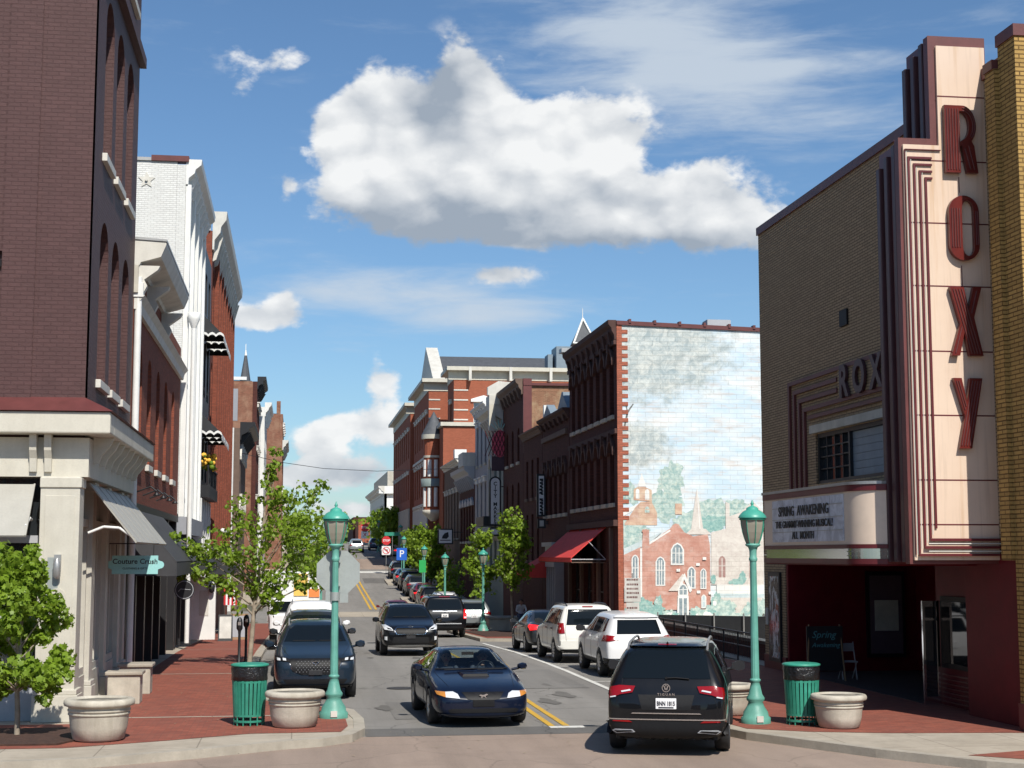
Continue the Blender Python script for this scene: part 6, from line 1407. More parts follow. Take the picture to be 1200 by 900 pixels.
# --- dark navy coupe coming towards the camera, cabin open to view
def make_coupe():
    st = [(0.0, .50, .44, .66, .42, .22), (.07, .62, .58, .86, .6, .17), (.30, .74, .68, .955, .74, .17), (.8, .83, .76, .99, .80, .17), (1.35, .90, .83, 1.0, .84, .17), (1.52, .945, .86, 1.0, .84, .17),
          (2.18, 1.27, .88, 1.0, .60, .17), (2.40, 1.34, .89, 1.0, .59, .17), (2.9, 1.355, .90, 1.0, .585, .17), (3.30, 1.31, .92, 1.0, .58, .17), (3.95, 1.02, .93, 1.0, .78, .17), (4.15, .98, .93, .99, .80, .17), (4.45, .96, .90, .95, .78, .19), (4.58, .80, .75, .86, .7, .22), (4.64, .6, .55, .7, .5, .26)]
    c = Car('coupe', 'dark navy two door coupe with a hood scoop driving towards the camera, two people inside', 'car', 4.64, 1.86, 1.355, st, 'navy_car_paint', (.95, 3.55, .33))
    ws = [(-.71, .965), (.71, .965), (.55, 1.285), (.38, 1.31), (-.38, 1.31), (-.55, 1.285)]
    wsg = c.patch('windscreen', 'clear', 'f', ws, .012, .0, .1)
    c.patch('rear_window', 'clear', 'r', [(-.62, 1.02), (.62, 1.02), (.50, 1.27), (-.50, 1.27)], .012, .0, .1)
    sg = [(1.92, .96), (3.05, .975), (3.05, 1.22), (2.38, 1.25)]; sg2 = [(3.12, .98), (3.42, .99), (3.2, 1.2), (3.12, 1.21)]
    for s_ in (sg, sg2): c.patch('side_window', 'clear', 's', s_, .012, .0, .1, mirror=True)
    # open the shell behind the glass
    def inside(p, poly):
        r_ = False; n = len(poly)
        for i in range(n):
            (x1, y1), (x2, y2) = poly[i], poly[(i + 1) % n]
            if (y1 > p[1]) != (y2 > p[1]) and p[0] < (x2 - x1) * (p[1] - y1) / (y2 - y1) + x1: r_ = not r_
        return r_
    bm = bmesh.new(); bm.from_mesh(c.body.data)
    for _ in range(1): bmesh.ops.subdivide_edges(bm, edges=[e for e in bm.edges if max(v.co.z for v in e.verts) > .93], cuts=2, use_grid_fill=True)
    kill = []
    for f in bm.faces:
        q = f.calc_center_median(); nr = f.normal; yl = q.y + c.L / 2
        if (nr.y < -.3 and nr.z < .97 and 1.3 < yl < 2.5 and inside((q.x, q.z), ws)) or (nr.y > .25 and yl > 3.1 and inside((q.x, q.z), [(-.62, 1.02), (.62, 1.02), (.50, 1.27), (-.50, 1.27)])) or (abs(nr.x) > .5 and (inside((yl, q.z), sg) or inside((yl, q.z), sg2))): kill.append(f)
    bmesh.ops.delete(bm, geom=kill, context='FACES'); bm.to_mesh(c.body.data); bm.free()
    c.patch('windscreen_border', 'trim', 'f', [(-.72, .955), (.72, .955), (.71, .975), (-.71, .975)], .016, .01)
    m = MB().box(-.72, .72, 1.62 - 2.32, 1.9 - 2.32, .80, .93); m.box(-.70, .70, -.9, 1.2, .25, .40); m.build('dashboard', M['trim'], c.t)
    for sx in (-.37, .37):
        q = MB(); q.box(sx - .24, sx + .24, .02, .55, .42, .56); q.box(sx - .24, sx + .24, .50, .66, .5, 1.02); q.box(sx - .13, sx + .13, .55, .63, 1.02, 1.2); q.build('seat', M['brownstone'], c.t, bevel=.04)
    q = MB(); n = 20; cc = Vector((.37, -.22, .90)); pts = [tuple(cc + Vector((.18 * math.cos(2 * math.pi * i / n), .18 * math.sin(2 * math.pi * i / n) * .35, .18 * math.sin(2 * math.pi * i / n)))) for i in range(n + 1)]; q.tube(pts, .014, 6); q.cyl(tuple(cc), (.37, -.45, .82), .03, n=8).cyl((.2, -.22, .9), (.54, -.22, .9), .014, n=6); q.build('steering_wheel', M['trim'], c.t)
    MB().box(-.12, .12, -.24, -.21, 1.20, 1.26).build('inner_mirror', M['trim'], c.t)
    c.patch('grille', 'trim', 'f', [(-.40, .64), (.40, .64), (.30, .52), (.22, .505), (-.22, .505), (-.30, .52)], .008)
    c.patch('headlight', 'clear_lens', 'f', [(.44, .53), (.70, .555), (.70, .645), (.56, .65), (.48, .61)], .016, mirror=True)
    c.patch('turn_signal', 'amber_lens', 'f', [(.70, .555), (.84, .60), (.86, .655), (.70, .645)], .016, mirror=True)
    c.patch('plate_recess', 'trim', 'f', [(-.20, .39), (.20, .39), (.20, .50), (-.20, .50)], .014)
    c.patch('lower_intake', 'trim', 'f', [(-.62, .27), (.62, .27), (.66, .33), (.60, .35), (-.60, .35), (-.66, .33)], .006)
    c.patch('chin', c.paintk, 'f', [(-.80, .19), (.80, .19), (.82, .265), (-.82, .265)], .03, .06)
    m = MB(); h = lambda x, y: c.bvh.ray_cast(Vector((x, y, 4)), Vector((0, 0, -1)))[0].z
    y0, y1 = -1.28, -.88; m.addf([(-.23, y0, h(.23, y0) + .055), (.23, y0, h(.23, y0) + .055), (.30, y1, h(.3, y1) + .01), (-.30, y1, h(.3, y1) + .01), (-.27, y0 - .02, h(.27, y0) - .01), (.27, y0 - .02, h(.27, y0) - .01)], [(0, 1, 2, 3), (0, 3, 4), (1, 5, 2)]); m.build('hood_scoop', M[c.paintk], c.t)
    m = MB(); m.addf([(-.23, y0 - .004, h(.23, y0) + .052), (.23, y0 - .004, h(.23, y0) + .052), (.26, y0 - .02, h(.26, y0 - .02) + .004), (-.26, y0 - .02, h(.26, y0 - .02) + .004)], [(0, 1, 2, 3)]); m.build('scoop_opening', M['trim'], c.t)
    c.badge(0, .575, .085, 'f', 'horse'); c.mirrors(1.75, .99, None, .8)
    c.patch('side_scoop', 'trim', 's', [(3.05, .62), (3.2, .62), (3.15, .78), (3.08, .78)], .008, mirror=True)
    c.line('s', [(1.72, .3), (1.75, .88)], .004, both=True); c.line('s', [(3.1, .35), (3.08, .9)], .004, both=True); c.line('t', [(.62, .35), (.70, 1.0), (.74, 1.5)], .004, both=True)
    w = MB(); w.tube([(-.55, -.87, .955), (.05, -.82, .975)], .009, 6).tube([(.1, -.87, .96), (.62, -.84, .965)], .009, 6); w.build('wiper', M['trim'], c.t)
    return c
coupe = make_coupe(); coupe.put(3.44, 28.75 + 2.32, False, rz=R(2))

def front_suv(label, paintk, L=4.75, W=1.89, H=1.68, kind='kia', name='suv'):
    c = Car(name, label, 'car', L, W, H, suv_st(L, H - .01, hood=1.03, cowl=1.17, belt=1.07, tail=1.03), paintk, (.95, L - 1.0, .36))
    c.patch('windscreen', G, 'f', [(-.70, 1.215), (.70, 1.215), (.58, 1.50), (.45, 1.56), (-.45, 1.56), (-.58, 1.50)], .006)
    side_glass(c, [[(1.5, 1.13), (2.40, 1.14), (2.40, 1.50), (2.15, 1.50)], [(2.47, 1.14), (3.3, 1.15), (3.3, 1.50), (2.47, 1.51)], [(3.37, 1.15), (4.0, 1.2), (3.85, 1.42), (3.37, 1.48)]])
    c.patch('rear_window', G, 'r', [(-.58, 1.12), (.58, 1.12), (.50, 1.46), (-.50, 1.46)], .006); c.patch('tail_light', 'red_lens', 'r', [(.5, .9), (.86, .86), (.85, 1.02), (.6, 1.02)], .02, mirror=True)
    if kind == 'kia':
        c.patch('grille', 'trim', 'f', [(-.44, .70), (.44, .70), (.50, .80), (.46, .88), (-.46, .88), (-.50, .80)], .012)
        c.patch('grille_frame', 'chrome', 'f', [(-.46, .895), (.46, .895), (.44, .91), (-.44, .91)], .03, .02); c.patch('grille_frame', 'chrome', 'f', [(-.42, .682), (.42, .682), (.42, .695), (-.42, .695)], .03, .02)
        for sx in (1,): c.patch('grille_frame', 'chrome', 'f', [(.46, .885), (.52, .80), (.44, .69), (.46, .69), (.54, .80), (.47, .895)], .03, .02, .03, True)
        c.patch('headlight', 'clear_lens', 'f', [(.56, .80), (.84, .84), (.90, .98), (.80, .99), (.62, .88)], .02, mirror=True); c.patch('headlight_mask', 'trim', 'f', [(.60, .825), (.74, .85), (.78, .90), (.66, .87)], .026, .01, mirror=True)
        c.patch('lower_intake', 'trim', 'f', [(-.60, .40), (.60, .40), (.56, .60), (-.56, .60)], .010); c.patch('fog_recess', 'trim', 'f', [(.64, .46), (.88, .50), (.88, .66), (.72, .64)], .012, mirror=True); c.patch('fog_light', 'clear_lens', 'f', [(.76, .50), (.84, .52), (.84, .62), (.76, .62)], .022, .02, mirror=True)
        c.patch('skid_plate', 'metal', 'f', [(-.70, .29), (.70, .29), (.74, .34), (-.74, .34)], .02); c.badge(0, .915, .075, 'f', 'oval'); c.plate(.60, '', 'f', .30, .10, True)
    else:
        c.patch('grille', 'trim', 'f', [(-.50, .64), (-.30, .56), (.30, .56), (.50, .64), (.58, .86), (.56, .90), (-.56, .90), (-.58, .86)], .012)
        g = MB(); hy = lambda x, z: c.bvh.ray_cast(Vector((x, -4, z)), Vector((0, 1, 0)))[0].y
        for r_ in range(6):
            for k in range(12):
                x_ = -.42 + k * .076 + (r_ % 2) * .038; z_ = .62 + r_ * .045; y_ = hy(x_, z_) - .02; g.box(x_ - .007, x_ + .007, y_ - .006, y_, z_ - .004, z_ + .004)
        g.build('grille_mesh', M['lightgrey'], c.t)
        c.line('f', [(-.60, .87), (-.50, .66), (-.28, .565), (.28, .565), (.50, .66), (.60, .87)], .010, 'grille_frame', 'chrome')
        c.patch('headlight', 'trim', 'f', [(.54, .83), (.86, .86), (.90, .93), (.84, .95), (.56, .89)], .018, mirror=True)
        for a in (.64, .76): c.patch('headlight_lens', 'clear_lens', 'f', [(a, .855), (a + .07, .86), (a + .08, .91), (a + .01, .90)], .026, .01, .03, mirror=True)
        c.patch('lower_intake', 'trim', 'f', [(-.62, .36), (.62, .36), (.70, .46), (.40, .43), (-.40, .43), (-.70, .46)], .010); c.patch('chin', 'trim', 'f', [(-.78, .24), (.78, .24), (.80, .33), (-.80, .33)], .02, .04)
        c.badge(0, .79, .085, 'f', 'wing'); c.plate(.60, '', 'f', .30, .10, True)
    c.patch('wheel_cladding', 'trim', 's', [(1.45, .24), (L - 1.5, .24), (L - 1.5, .36), (1.45, .36)], .008, mirror=True)
    c.mirrors(1.55, 1.13, None); c.rails(1.9, L - .6, .60, 'metal', .05)
    c.line('s', [(1.52, .34), (1.55, 1.08)], .004, both=True); c.line('s', [(2.43, .34), (2.43, 1.1)], .004, both=True); c.line('t', [(.60, .25), (.72, .8), (.78, 1.15)], .004, both=True)
    w = MB(); a = [c.bvh.ray_cast(Vector((x, -4, 1.235)), Vector((0, 1, 0)))[0] for x in (-.5, 0, .1, .6)]; w.tube([tuple(a[0] + Vector((0, -.03, 0))), tuple(a[1] + Vector((0, -.03, 0)))], .009, 6).tube([tuple(a[2] + Vector((0, -.03, 0))), tuple(a[3] + Vector((0, -.03, 0)))], .009, 6); w.build('wiper', M['trim'], c.t)
    return c
k_ = front_suv('black suv with chrome framed grille driving towards the camera behind the navy coupe', 'black_car_paint'); k_.put(3.78, 50.3 + 2.37, False)
k_.patch('visor_strip', 'lightgrey', 'f', [(-.56, 1.47), (-.22, 1.485), (-.22, 1.515), (-.55, 1.50)], .012, .0)
mz = front_suv('slate blue suv parked at the left kerb behind the teal street lamp', 'slate_blue_car_paint', 4.58, 1.85, 1.68, 'maz'); mz.put(.50, 34.6 + 2.29, False)
ds = front_suv('dark suv parked behind the slate blue one at the left kerb', 'grey_car_paint', 4.7, 1.86, 1.70, 'maz'); ds.put(.52, 40.6 + 2.35, False)
wv = front_suv('white suv parked third in the row at the left kerb, half hidden by the tree', 'white_car_paint', 4.9, 1.92, 1.85, 'kia'); wv.put(.56, 47.0 + 2.4, False)

def rear_suv(label, paintk, L, W, H, kind, light='red_lens', group=None, name='suv', plate=''):
    big = kind in ('yukon',); sq = kind == 'jeep'
    if sq: st = [(0, .78, .74, .80, .6, .38), (.06, .95, .9, .90, .72, .30), (.3, 1.02, .98, .97, .82, .28), (1.0, 1.06, 1.02, 1.0, .84, .28), (1.42, 1.14, 1.06, 1.0, .84, .28), (2.05, H - .07, 1.08, 1.0, .74, .28), (2.25, H - .01, 1.09, 1.0, .74, .28), (3.2, H, 1.09, 1.0, .75, .28), (L - .45, H - .01, 1.1, 1.0, .75, .28), (L - .27, H - .05, 1.1, .99, .745, .28), (L - .12, 1.16, 1.09, .97, .86, .28), (L - .05, .98, .94, .95, .84, .30), (L, .72, .68, .88, .7, .36)]
    elif big: st = suv_st(L, H, hood=1.12, cowl=1.25, belt=1.16, wt=.76, tail=1.12, zb=.30, rear=.12, rw=.96)
    else: st = suv_st(L, H, wt=.68, tail=1.02, rear=.34 if kind == 'escape' else .28)
    c = Car(name, label, 'car', L, W, H, st, paintk, (.92 if not big else 1.05, L - (.98 if not big else 1.2), .36 if not big else .40), group)
    h = W / 2; tw = .76 if big else (.74 if sq else .66); zt = H - (.20 if not sq else .16); zl = 1.12 if not big else 1.24
    c.patch('rear_window', G, 'r', [(-tw * h * .98, zl), (tw * h * .98, zl), (tw * h * .86, zt), (-tw * h * .86, zt)], .006)
    y0, y1 = 1.55, L - .62
    zz = 1.13 if not big else 1.24; ztp = H - .17
    if sq: y0 = 1.75; ztp = H - .16
    a = y0 + .9; b = a + .95
    side_glass(c, [[(y0, zz), (a - .03, zz), (a - .03, ztp), (y0 + .55, ztp)], [(a + .04, zz), (b - .03, zz), (b - .03, ztp), (a + .04, ztp)], [(b + .04, zz), (y1 + (.35 if sq else .05), zz + (.0 if sq or big else .06)), (y1 + (.25 if sq else -.1), ztp - .02), (b + .04, ztp)]])
    c.patch('windscreen', G, 'f', [(-.64 * h, 1.3), (.64 * h, 1.3), (.6 * h, H - .14), (-.6 * h, H - .14)], .006)
    if kind == 'escape':
        c.patch('tail_light', light, 'r', [(.52, .99), (.90, .92), (.915, 1.0), (.86, 1.08), (.66, 1.07)], .02, mirror=True); c.patch('tail_light', light, 's', [(L - .52, 1.03), (L - .14, .95), (L - .14, 1.08), (L - .30, 1.10)], .014, .02, mirror=True)
        c.patch('bumper', 'trim', 'r', [(-.88, .26), (.88, .26), (.90, .50), (-.90, .50)], .014); c.patch('sill_cladding', 'trim', 's', [(1.35, .24), (L - 1.4, .24), (L - 1.4, .42), (1.35, .42)], .010, mirror=True)
        c.patch('rear_cladding', 'trim', 's', [(L - .5, .28), (L - .1, .3), (L - .08, .5), (L - .5, .5)], .010, mirror=True)
        c.badge(0, .98, .07, 'r', 'oval'); c.plate(.78, plate); c.patch('spoiler', paintk, 'r', [(-.58, H - .155), (.58, H - .155), (.54, H - .10), (-.54, H - .10)], .05, .08)
    elif sq:
        c.patch('tail_light', light, 'r', [(.74, .88), (.90, .87), (.90, 1.18), (.76, 1.18)], .018, mirror=True); c.patch('tail_light', light, 's', [(L - .24, .88), (L - .10, .88), (L - .12, 1.18), (L - .24, 1.18)], .012, .02, mirror=True)
        c.patch('bumper', paintk, 'r', [(-.92, .42), (.92, .42), (.92, .66), (-.92, .66)], .03, .08); c.patch('lower_bumper', 'trim', 'r', [(-.86, .30), (.86, .30), (.86, .41), (-.86, .41)], .01)
        c.patch('tailgate_handle', 'lightgrey', 'r', [(-.30, 1.02), (.30, 1.02), (.30, 1.05), (-.30, 1.05)], .03, .03); c.patch('brake_light', 'red_lens', 'r', [(-.16, H - .10), (.16, H - .10), (.16, H - .075), (-.16, H - .075)], .02, .02); c.plate(.84, plate)
        c.line('r', [(-.70, .66), (-.72, .9), (-.70, 1.12), (-.64, H - .1)], .005, both=True)
        c.patch('side_cladding', paintk, 's', [(1.5, .40), (L - 1.5, .40), (L - 1.5, .50), (1.5, .50)], .02, mirror=True)
        c.rails(2.2, L - .4, .60, 'black', .05)
    elif big:
        c.patch('tail_light', light, 'r', [(.84, .84), (1.0, .84), (.97, 1.24), (.87, 1.26)], .02, mirror=True); c.patch('reversing_light', 'clear_lens', 'r', [(.86, .86), (.96, .86), (.96, .93), (.86, .93)], .028, .02, mirror=True)
        c.patch('chrome_strip', 'chrome', 'r', [(-.55, 1.15), (.55, 1.15), (.55, 1.19), (-.55, 1.19)], .03, .03); c.badge(0, 1.17, .13, 'r', 'bow'); c.plate(.98, plate); c.patch('bumper_step', 'lightgrey', 'r', [(-.75, .60), (.75, .60), (.75, .64), (-.75, .64)], .02)
        c.patch('brake_light', 'red_lens', 'r', [(-.25, H - .12), (.25, H - .12), (.25, H - .09), (-.25, H - .09)], .02, .02); c.rails(2.0, L - .6, .66, 'black', .05)
        c.patch('lower_bumper', 'trim', 'r', [(-.88, .34), (.88, .34), (.88, .48), (-.88, .48)], .01)
    else:
        c.patch('tail_light', light, 'r', [(.50, .93), (.86, .86), (.87, .98), (.70, 1.04), (.55, 1.02)], .02, mirror=True); c.patch('bumper', 'trim', 'r', [(-.86, .26), (.86, .26), (.88, .46), (-.88, .46)], .014)
        c.patch('chrome_strip', 'chrome', 'r', [(-.5, .90), (.5, .90), (.5, .92), (-.5, .92)], .02, .02); c.plate(.78, plate); c.rails(1.9, L - .6, .58, 'metal', .04)
        c.patch('spoiler', paintk, 'r', [(-.55, H - .165), (.55, H - .165), (.5, H - .11), (-.5, H - .11)], .04, .06)
    for y_ in (y0 - .03, a, b): c.line('s', [(y_, .4), (y_ + .02, zz - .05)], .004, both=True)
    for y_ in (a - .28, b - .25): c.patch('door_handle', paintk if not sq else 'trim', 's', [(y_, .98), (y_ + .2, .98), (y_ + .2, 1.01), (y_, 1.01)], .03, .03, .05, mirror=True)
    c.mirrors(y0 + .02, zz + .03, 'black' if kind in ('escape', 'jeep') else None, 1.1)
    return c
e_ = rear_suv('white crossover suv nearest of the row parked at the right kerb', 'white_car_paint', 4.52, 1.84, 1.68, 'escape'); e_.put(8.95, 39.6 + 2.26, True)
j_ = rear_suv('cream boxy suv parked between the white crossover and the dark sedan', 'cream_car_paint', 4.75, 1.88, 1.74, 'jeep'); j_.put(8.72, 45.4 + 2.37, True)
y_ = rear_suv('big black suv with red tail lights driving away in the right lane', 'black_car_paint', 5.2, 2.04, 1.92, 'yukon', 'lit_red_lens', plate='XK 204'); y_.put(6.75, 69.5 + 2.6, True)
s_ = rear_suv('silver grey suv parked behind the second right street lamp', 'silver_car_paint', 4.6, 1.85, 1.66, 'plain', plate='7 KT 31'); s_.put(9.15, 81.0, True)
f_ = rear_suv('silver suv far up the hill in the right lane, near the crest', 'silver_car_paint', 4.7, 1.85, 1.70, 'plain'); f_.put(7.7, 196, True)

def sedan(label, paintk, away=True, light='red_lens', L=4.7, W=1.83, H=1.44, group=None):
    c = Car('sedan', label, 'car', L, W, H, car_st(L, H, belt=.93, trunk=1.02, cowl=.97, hood=.86), paintk, (.92, L - 1.05, .33), group)
    c.patch('rear_window', G, 'r', [(-.60, 1.06), (.60, 1.06), (.50, H - .10), (-.50, H - .10)], .006); c.patch('windscreen', G, 'f', [(-.66, 1.0), (.66, 1.0), (.52, H - .08), (-.52, H - .08)], .006)
    side_glass(c, [[(1.75, 1.0), (2.5, 1.01), (2.5, H - .12), (2.25, H - .12)], [(2.56, 1.01), (3.3, 1.02), (3.25, H - .12), (2.56, H - .12)], [(3.36, 1.02), (3.75, 1.03), (3.4, H - .15), (3.34, H - .13)]])
    c.patch('tail_light', light, 'r', [(.42, .80), (.84, .74), (.86, .84), (.78, .92), (.48, .90)], .018, mirror=True); c.patch('tail_light', light, 's', [(L - .45, .86), (L - .12, .78), (L - .12, .92), (L - .4, .95)], .012, .02, mirror=True)
    c.patch('headlight', 'clear_lens', 'f', [(.5, .60), (.84, .62), (.86, .72), (.6, .68)], .018, mirror=True); c.patch('grille', 'trim', 'f', [(-.4, .45), (.4, .45), (.42, .62), (-.42, .62)], .01)
    c.patch('bumper', 'trim', 'r', [(-.7, .24), (.7, .24), (.74, .36), (-.74, .36)], .01); c.plate(.72); c.mirrors(1.75, 1.02, None, .9)
    c.line('s', [(1.72, .3), (1.75, .95)], .004, both=True); c.line('s', [(2.53, .3), (2.53, .98)], .004, both=True); return c
a_ = sedan('dark grey sedan parked at the right kerb ahead of the cream boxy suv', 'grey_car_paint', light='lit_red_lens'); a_.put(8.75, 51.6 + 2.35, True)
b_ = sedan('maroon sedan driving away, half hidden behind the black suv with the chrome grille', 'maroon_car_paint', L=4.8); b_.put(6.0, 92, True)

# parked row up the hill on the right: copies of the kinds above in their own paint
def repaint(root, frm, to):
    for ch in [o for o in COL.objects if o.parent == root]:
        if ch.type == 'MESH' and any(m == M[frm] for m in ch.data.materials if m):
            ch.data = ch.data.copy()
            for i, m in enumerate(ch.data.materials):
                if m == M[frm]: ch.data.materials[i] = M[to]
GRP = 'cars parked up the right side of the hill'
row = [(a_, 'grey_car_paint', 'green_silver_paint', 9.45, 88.0, 'pale green silver car parked just past the silver grey suv'), (s_, 'silver_car_paint', 'white_car_paint', 9.5, 99, 'white car parked up the hill behind the silver grey suv'),
       (s_, 'silver_car_paint', 'black_car_paint', 9.4, 107.5, 'black car first in the row that climbs the hill on the right'), (a_, 'grey_car_paint', 'maroon_car_paint', 9.45, 114, 'dark maroon car second in the row that climbs the hill'),
       (s_, 'silver_car_paint', 'grey_car_paint', 9.5, 122, 'dark grey suv parked beside the blue parking sign'), (s_, 'silver_car_paint', 'black_car_paint', 9.55, 129, 'black suv parked just past the blue parking sign'),
       (a_, 'grey_car_paint', 'blue_car_paint', 9.6, 136, 'dark blue car parked before the no turn sign'), (s_, 'silver_car_paint', 'black_car_paint', 9.65, 144, 'black suv parked right under the far stop sign'),
       (a_, 'grey_car_paint', 'green_silver_paint', 11.0, 182, 'pale green car parked across the street at the top of the hill'), (s_, 'silver_car_paint', 'blue_car_paint', 10.6, 205, 'dark blue car parked near the crest on the right')]
for src, frm, to, x, y, lab in row:
    r_ = dup(src.t, (x, y, gz(y) + .016), math.pi, lab); r_['group'] = GRP; sl = math.atan((gz(y + 2) - gz(y - 2)) / 4); r_.rotation_euler.x = -sl; repaint(r_, frm, to)
# delivery truck with orange and yellow panels, far left row
t = thing('box_truck', 'white box truck with yellow and orange panels parked up the left side', 'truck', (0, 60, gz(60)))
b = MB().box(-.95, .95, 57.5, 62.5, .75, 2.55); b.build('cargo_box', M['white'], t, bevel=.04)
MB().box(-.9, .9, 57.30, 57.48, .45, 1.55).box(-.85, .85, 56.3, 57.29, .35, 1.1).build('cab', M['white_car_paint'], t, bevel=.08)
MB().box(-.75, .75, 57.27, 57.299, 1.12, 1.5).build('windscreen', M[G], t)
MB().box(.0, .5, 57.46, 57.497, 1.7, 2.5).build('side_panel', M['yellowpaint'], t); MB().box(.55, .93, 57.46, 57.497, 1.65, 1.95).build('side_panel', M['orange'], t)
w_ = MB()
for x_ in (-.85, .63):
    for yy in (56.9, 61.3): w_.cyl((x_, yy, gz(60) + .4), (x_ + .22, yy, gz(60) + .4), .4, n=20)
w_.build('wheel', M['tyre'], t)
# ------------------------------------------------------------ street furniture
def make_lamp():
    t = thing('street_lamp', 'teal fluted street lamp at the left corner in front of the slate blue suv', 'street lamp', (0, 0, 0), 'teal street lamps along the street')
    b = MB().lathe([(.27, 0), (.27, .10), (.235, .13), (.225, .20), (.16, .30), (.13, .38), (.165, .42), (.165, .46), (.125, .52), (.095, .66), (.075, .74), (.10, .76), (.10, .79), (.07, .81)], n=32).build('base', M['teal'], t)
    MB().box(-.06, .06, -.285, -.262, .04, .15).build('access_plate', M['offwhite'], b)
    MB().lathe([(.078, .80), (.060, 2.95), (.062, 2.96)], n=48, flute=.10, nf=12).build('pole', M['teal'], t)
    MB().lathe([(.066, 2.94), (.078, 2.97), (.078, 3.0), (.066, 3.02), (.068, 3.14), (.09, 3.20), (.14, 3.235), (.14, 3.26), (.11, 3.27)], n=24).build('collar', M['teal'], t)
    MB().lathe([(.115, 3.265), (.155, 3.36), (.19, 3.48), (.215, 3.62), (.22, 3.71)], n=8, sm=False).build('lantern_glass', M['lantern'], t)
    f = MB()
    for i in range(8):
        a = 2 * math.pi * i / 8; f.tube([(r * math.cos(a), r * math.sin(a), z) for r, z in ((.118, 3.265), (.159, 3.36), (.194, 3.48), (.219, 3.62), (.224, 3.71))], .009, 5)
    f.lathe([(.22, 3.70), (.245, 3.71), (.245, 3.735), (.22, 3.74)], n=24); f.lathe([(.115, 3.24), (.125, 3.25), (.115, 3.27)], n=24); f.build('lantern_frame', M['tealdk'], t)
    MB().lathe([(.262, 3.742), (.262, 3.755), (.235, 3.80), (.185, 3.855), (.135, 3.885), (.115, 3.89), (.11, 3.925), (.07, 3.95), (.03, 3.965), (.022, 3.985), (.036, 4.005), (.022, 4.03), (.006, 4.08)], n=28).build('lantern_cap', M['tealcap'], t)
    return t
lamp = make_lamp(); lamp.location = (.78, 29.75, .135)
for x, y, lab in ((8.42, 27.75, 'teal street lamp at the right corner beside the green litter bin'), (1.12, 66, 'teal street lamp second up the left side, seen behind the back of the stop sign'), (1.25, 95, 'teal street lamp third up the left side'),
                  (9.2, 75.5, 'teal street lamp between the big black suv and the right hand tree'), (9.35, 96.5, 'teal street lamp in front of the white box sign on the right'), (9.55, 114.5, 'teal street lamp carrying a small green sign'),
                  (9.75, 139, 'teal street lamp carrying the blue parking sign'), (11.2, 165, 'teal street lamp near the far stop sign'), (10.3, 192, 'teal street lamp nearest the crest of the hill')):
    dup(lamp, (x, y, gz(y) + .135), None, lab)
t = thing('stop_sign', 'bare aluminium back of an octagonal stop sign on the left corner lamp', 'sign', (.78, 29.9, 2.4)); ff = FRONT(29.90)
cz = 2.86; MB().fprism(ff, [(.84 + .445 * math.cos(R(22.5 + 45 * i)), cz + .445 * math.sin(R(22.5 + 45 * i))) for i in range(8)], -.004, 0).build('sign_plate', M['alu'], t)
MB().cyl((.78, 29.75, 2.33), (.78, 29.75, 2.49), .095, n=16).box(.60, .69, 29.74, 29.76, 2.31, 2.50).box(.87, 1.03, 29.74, 29.76, 2.29, 2.46).box(.72, .88, 29.80, 29.895, 2.6, 2.64).box(.72, .88, 29.80, 29.895, 3.05, 3.09).build('clamp', M['alu'], t)
def make_bin():
    t = thing('litter_bin', 'slatted green litter bin with a black liner at the left corner', 'litter bin', (0, 0, 0), 'green slatted litter bins'); s = MB()
    for i in range(26):
        a = 2 * math.pi * i / 26; c_, n_ = math.cos(a), math.sin(a); w = .027
        for (r0, z0, r1, z1) in ((.27, .16, .305, .80),):
            p = []
            for r, z in ((r0, z0), (r1, z1), (r1 + .012, z1), (r0 + .012, z0)): p += [(r * c_ - w * n_, r * n_ + w * c_, z), (r * c_ + w * n_, r * n_ - w * c_, z)]
            s.addf(p, [(0, 1, 3, 2), (2, 3, 5, 4), (4, 5, 7, 6), (6, 7, 1, 0), (0, 2, 4, 6), (1, 7, 5, 3)])
    for z, r in ((.16, .275), (.06, .275), (.76, .30)):
        vs = [];
        for i in range(32):
            a = 2 * math.pi * i / 32
            for rr, zz in ((r - .02, z), (r + .01, z), (r + .01, z + .035), (r - .02, z + .035)): vs.append((rr * math.cos(a), rr * math.sin(a), zz))
        s.addf(vs, [(i * 4 + j, ((i + 1) % 32) * 4 + j, ((i + 1) % 32) * 4 + (j + 1) % 4, i * 4 + (j + 1) % 4) for i in range(32) for j in range(4)])
    for i in range(13): a = 2 * math.pi * i / 13; s.cyl((.27 * math.cos(a), .27 * math.sin(a), .0), (.27 * math.cos(a), .27 * math.sin(a), .17), .014, n=6)
    s.build('slats', M['tealdk'], t)
    MB().lathe([(.24, .18), (.265, .6), (.285, .9)], n=24).build('inner_can', M['trim'], t)
    l = MB().lathe([(.30, .79), (.332, .81), (.325, .90), (.338, .99), (.33, 1.05)], n=66, flute=.035, nf=13); l.build('bag_liner', M['bag'], t)
    MB().lathe([(.325, 1.05), (.345, 1.055), (.345, 1.085), (.30, 1.10), (.18, 1.11)], n=32).build('lid', M['tealdk'], t); return t
m_, n_ = newmat('black_bin_bag'); bsdf_out(n_, (.012, .012, .013), .28, 0, .6, n_.noise(pos(n_), 9, 4, .6, 1.5), .7, .04); M['bag'] = m_
bn = make_bin(); bn.location = (-.77, 28.75, .136)
b2 = dup(bn, (9.2, 27.45, .136), 1.0, 'slatted green litter bin beside the right corner lamp'); 
for ch in [o for o in COL.objects if o.parent == b2 and o.name.startswith('bag_liner')]: pass
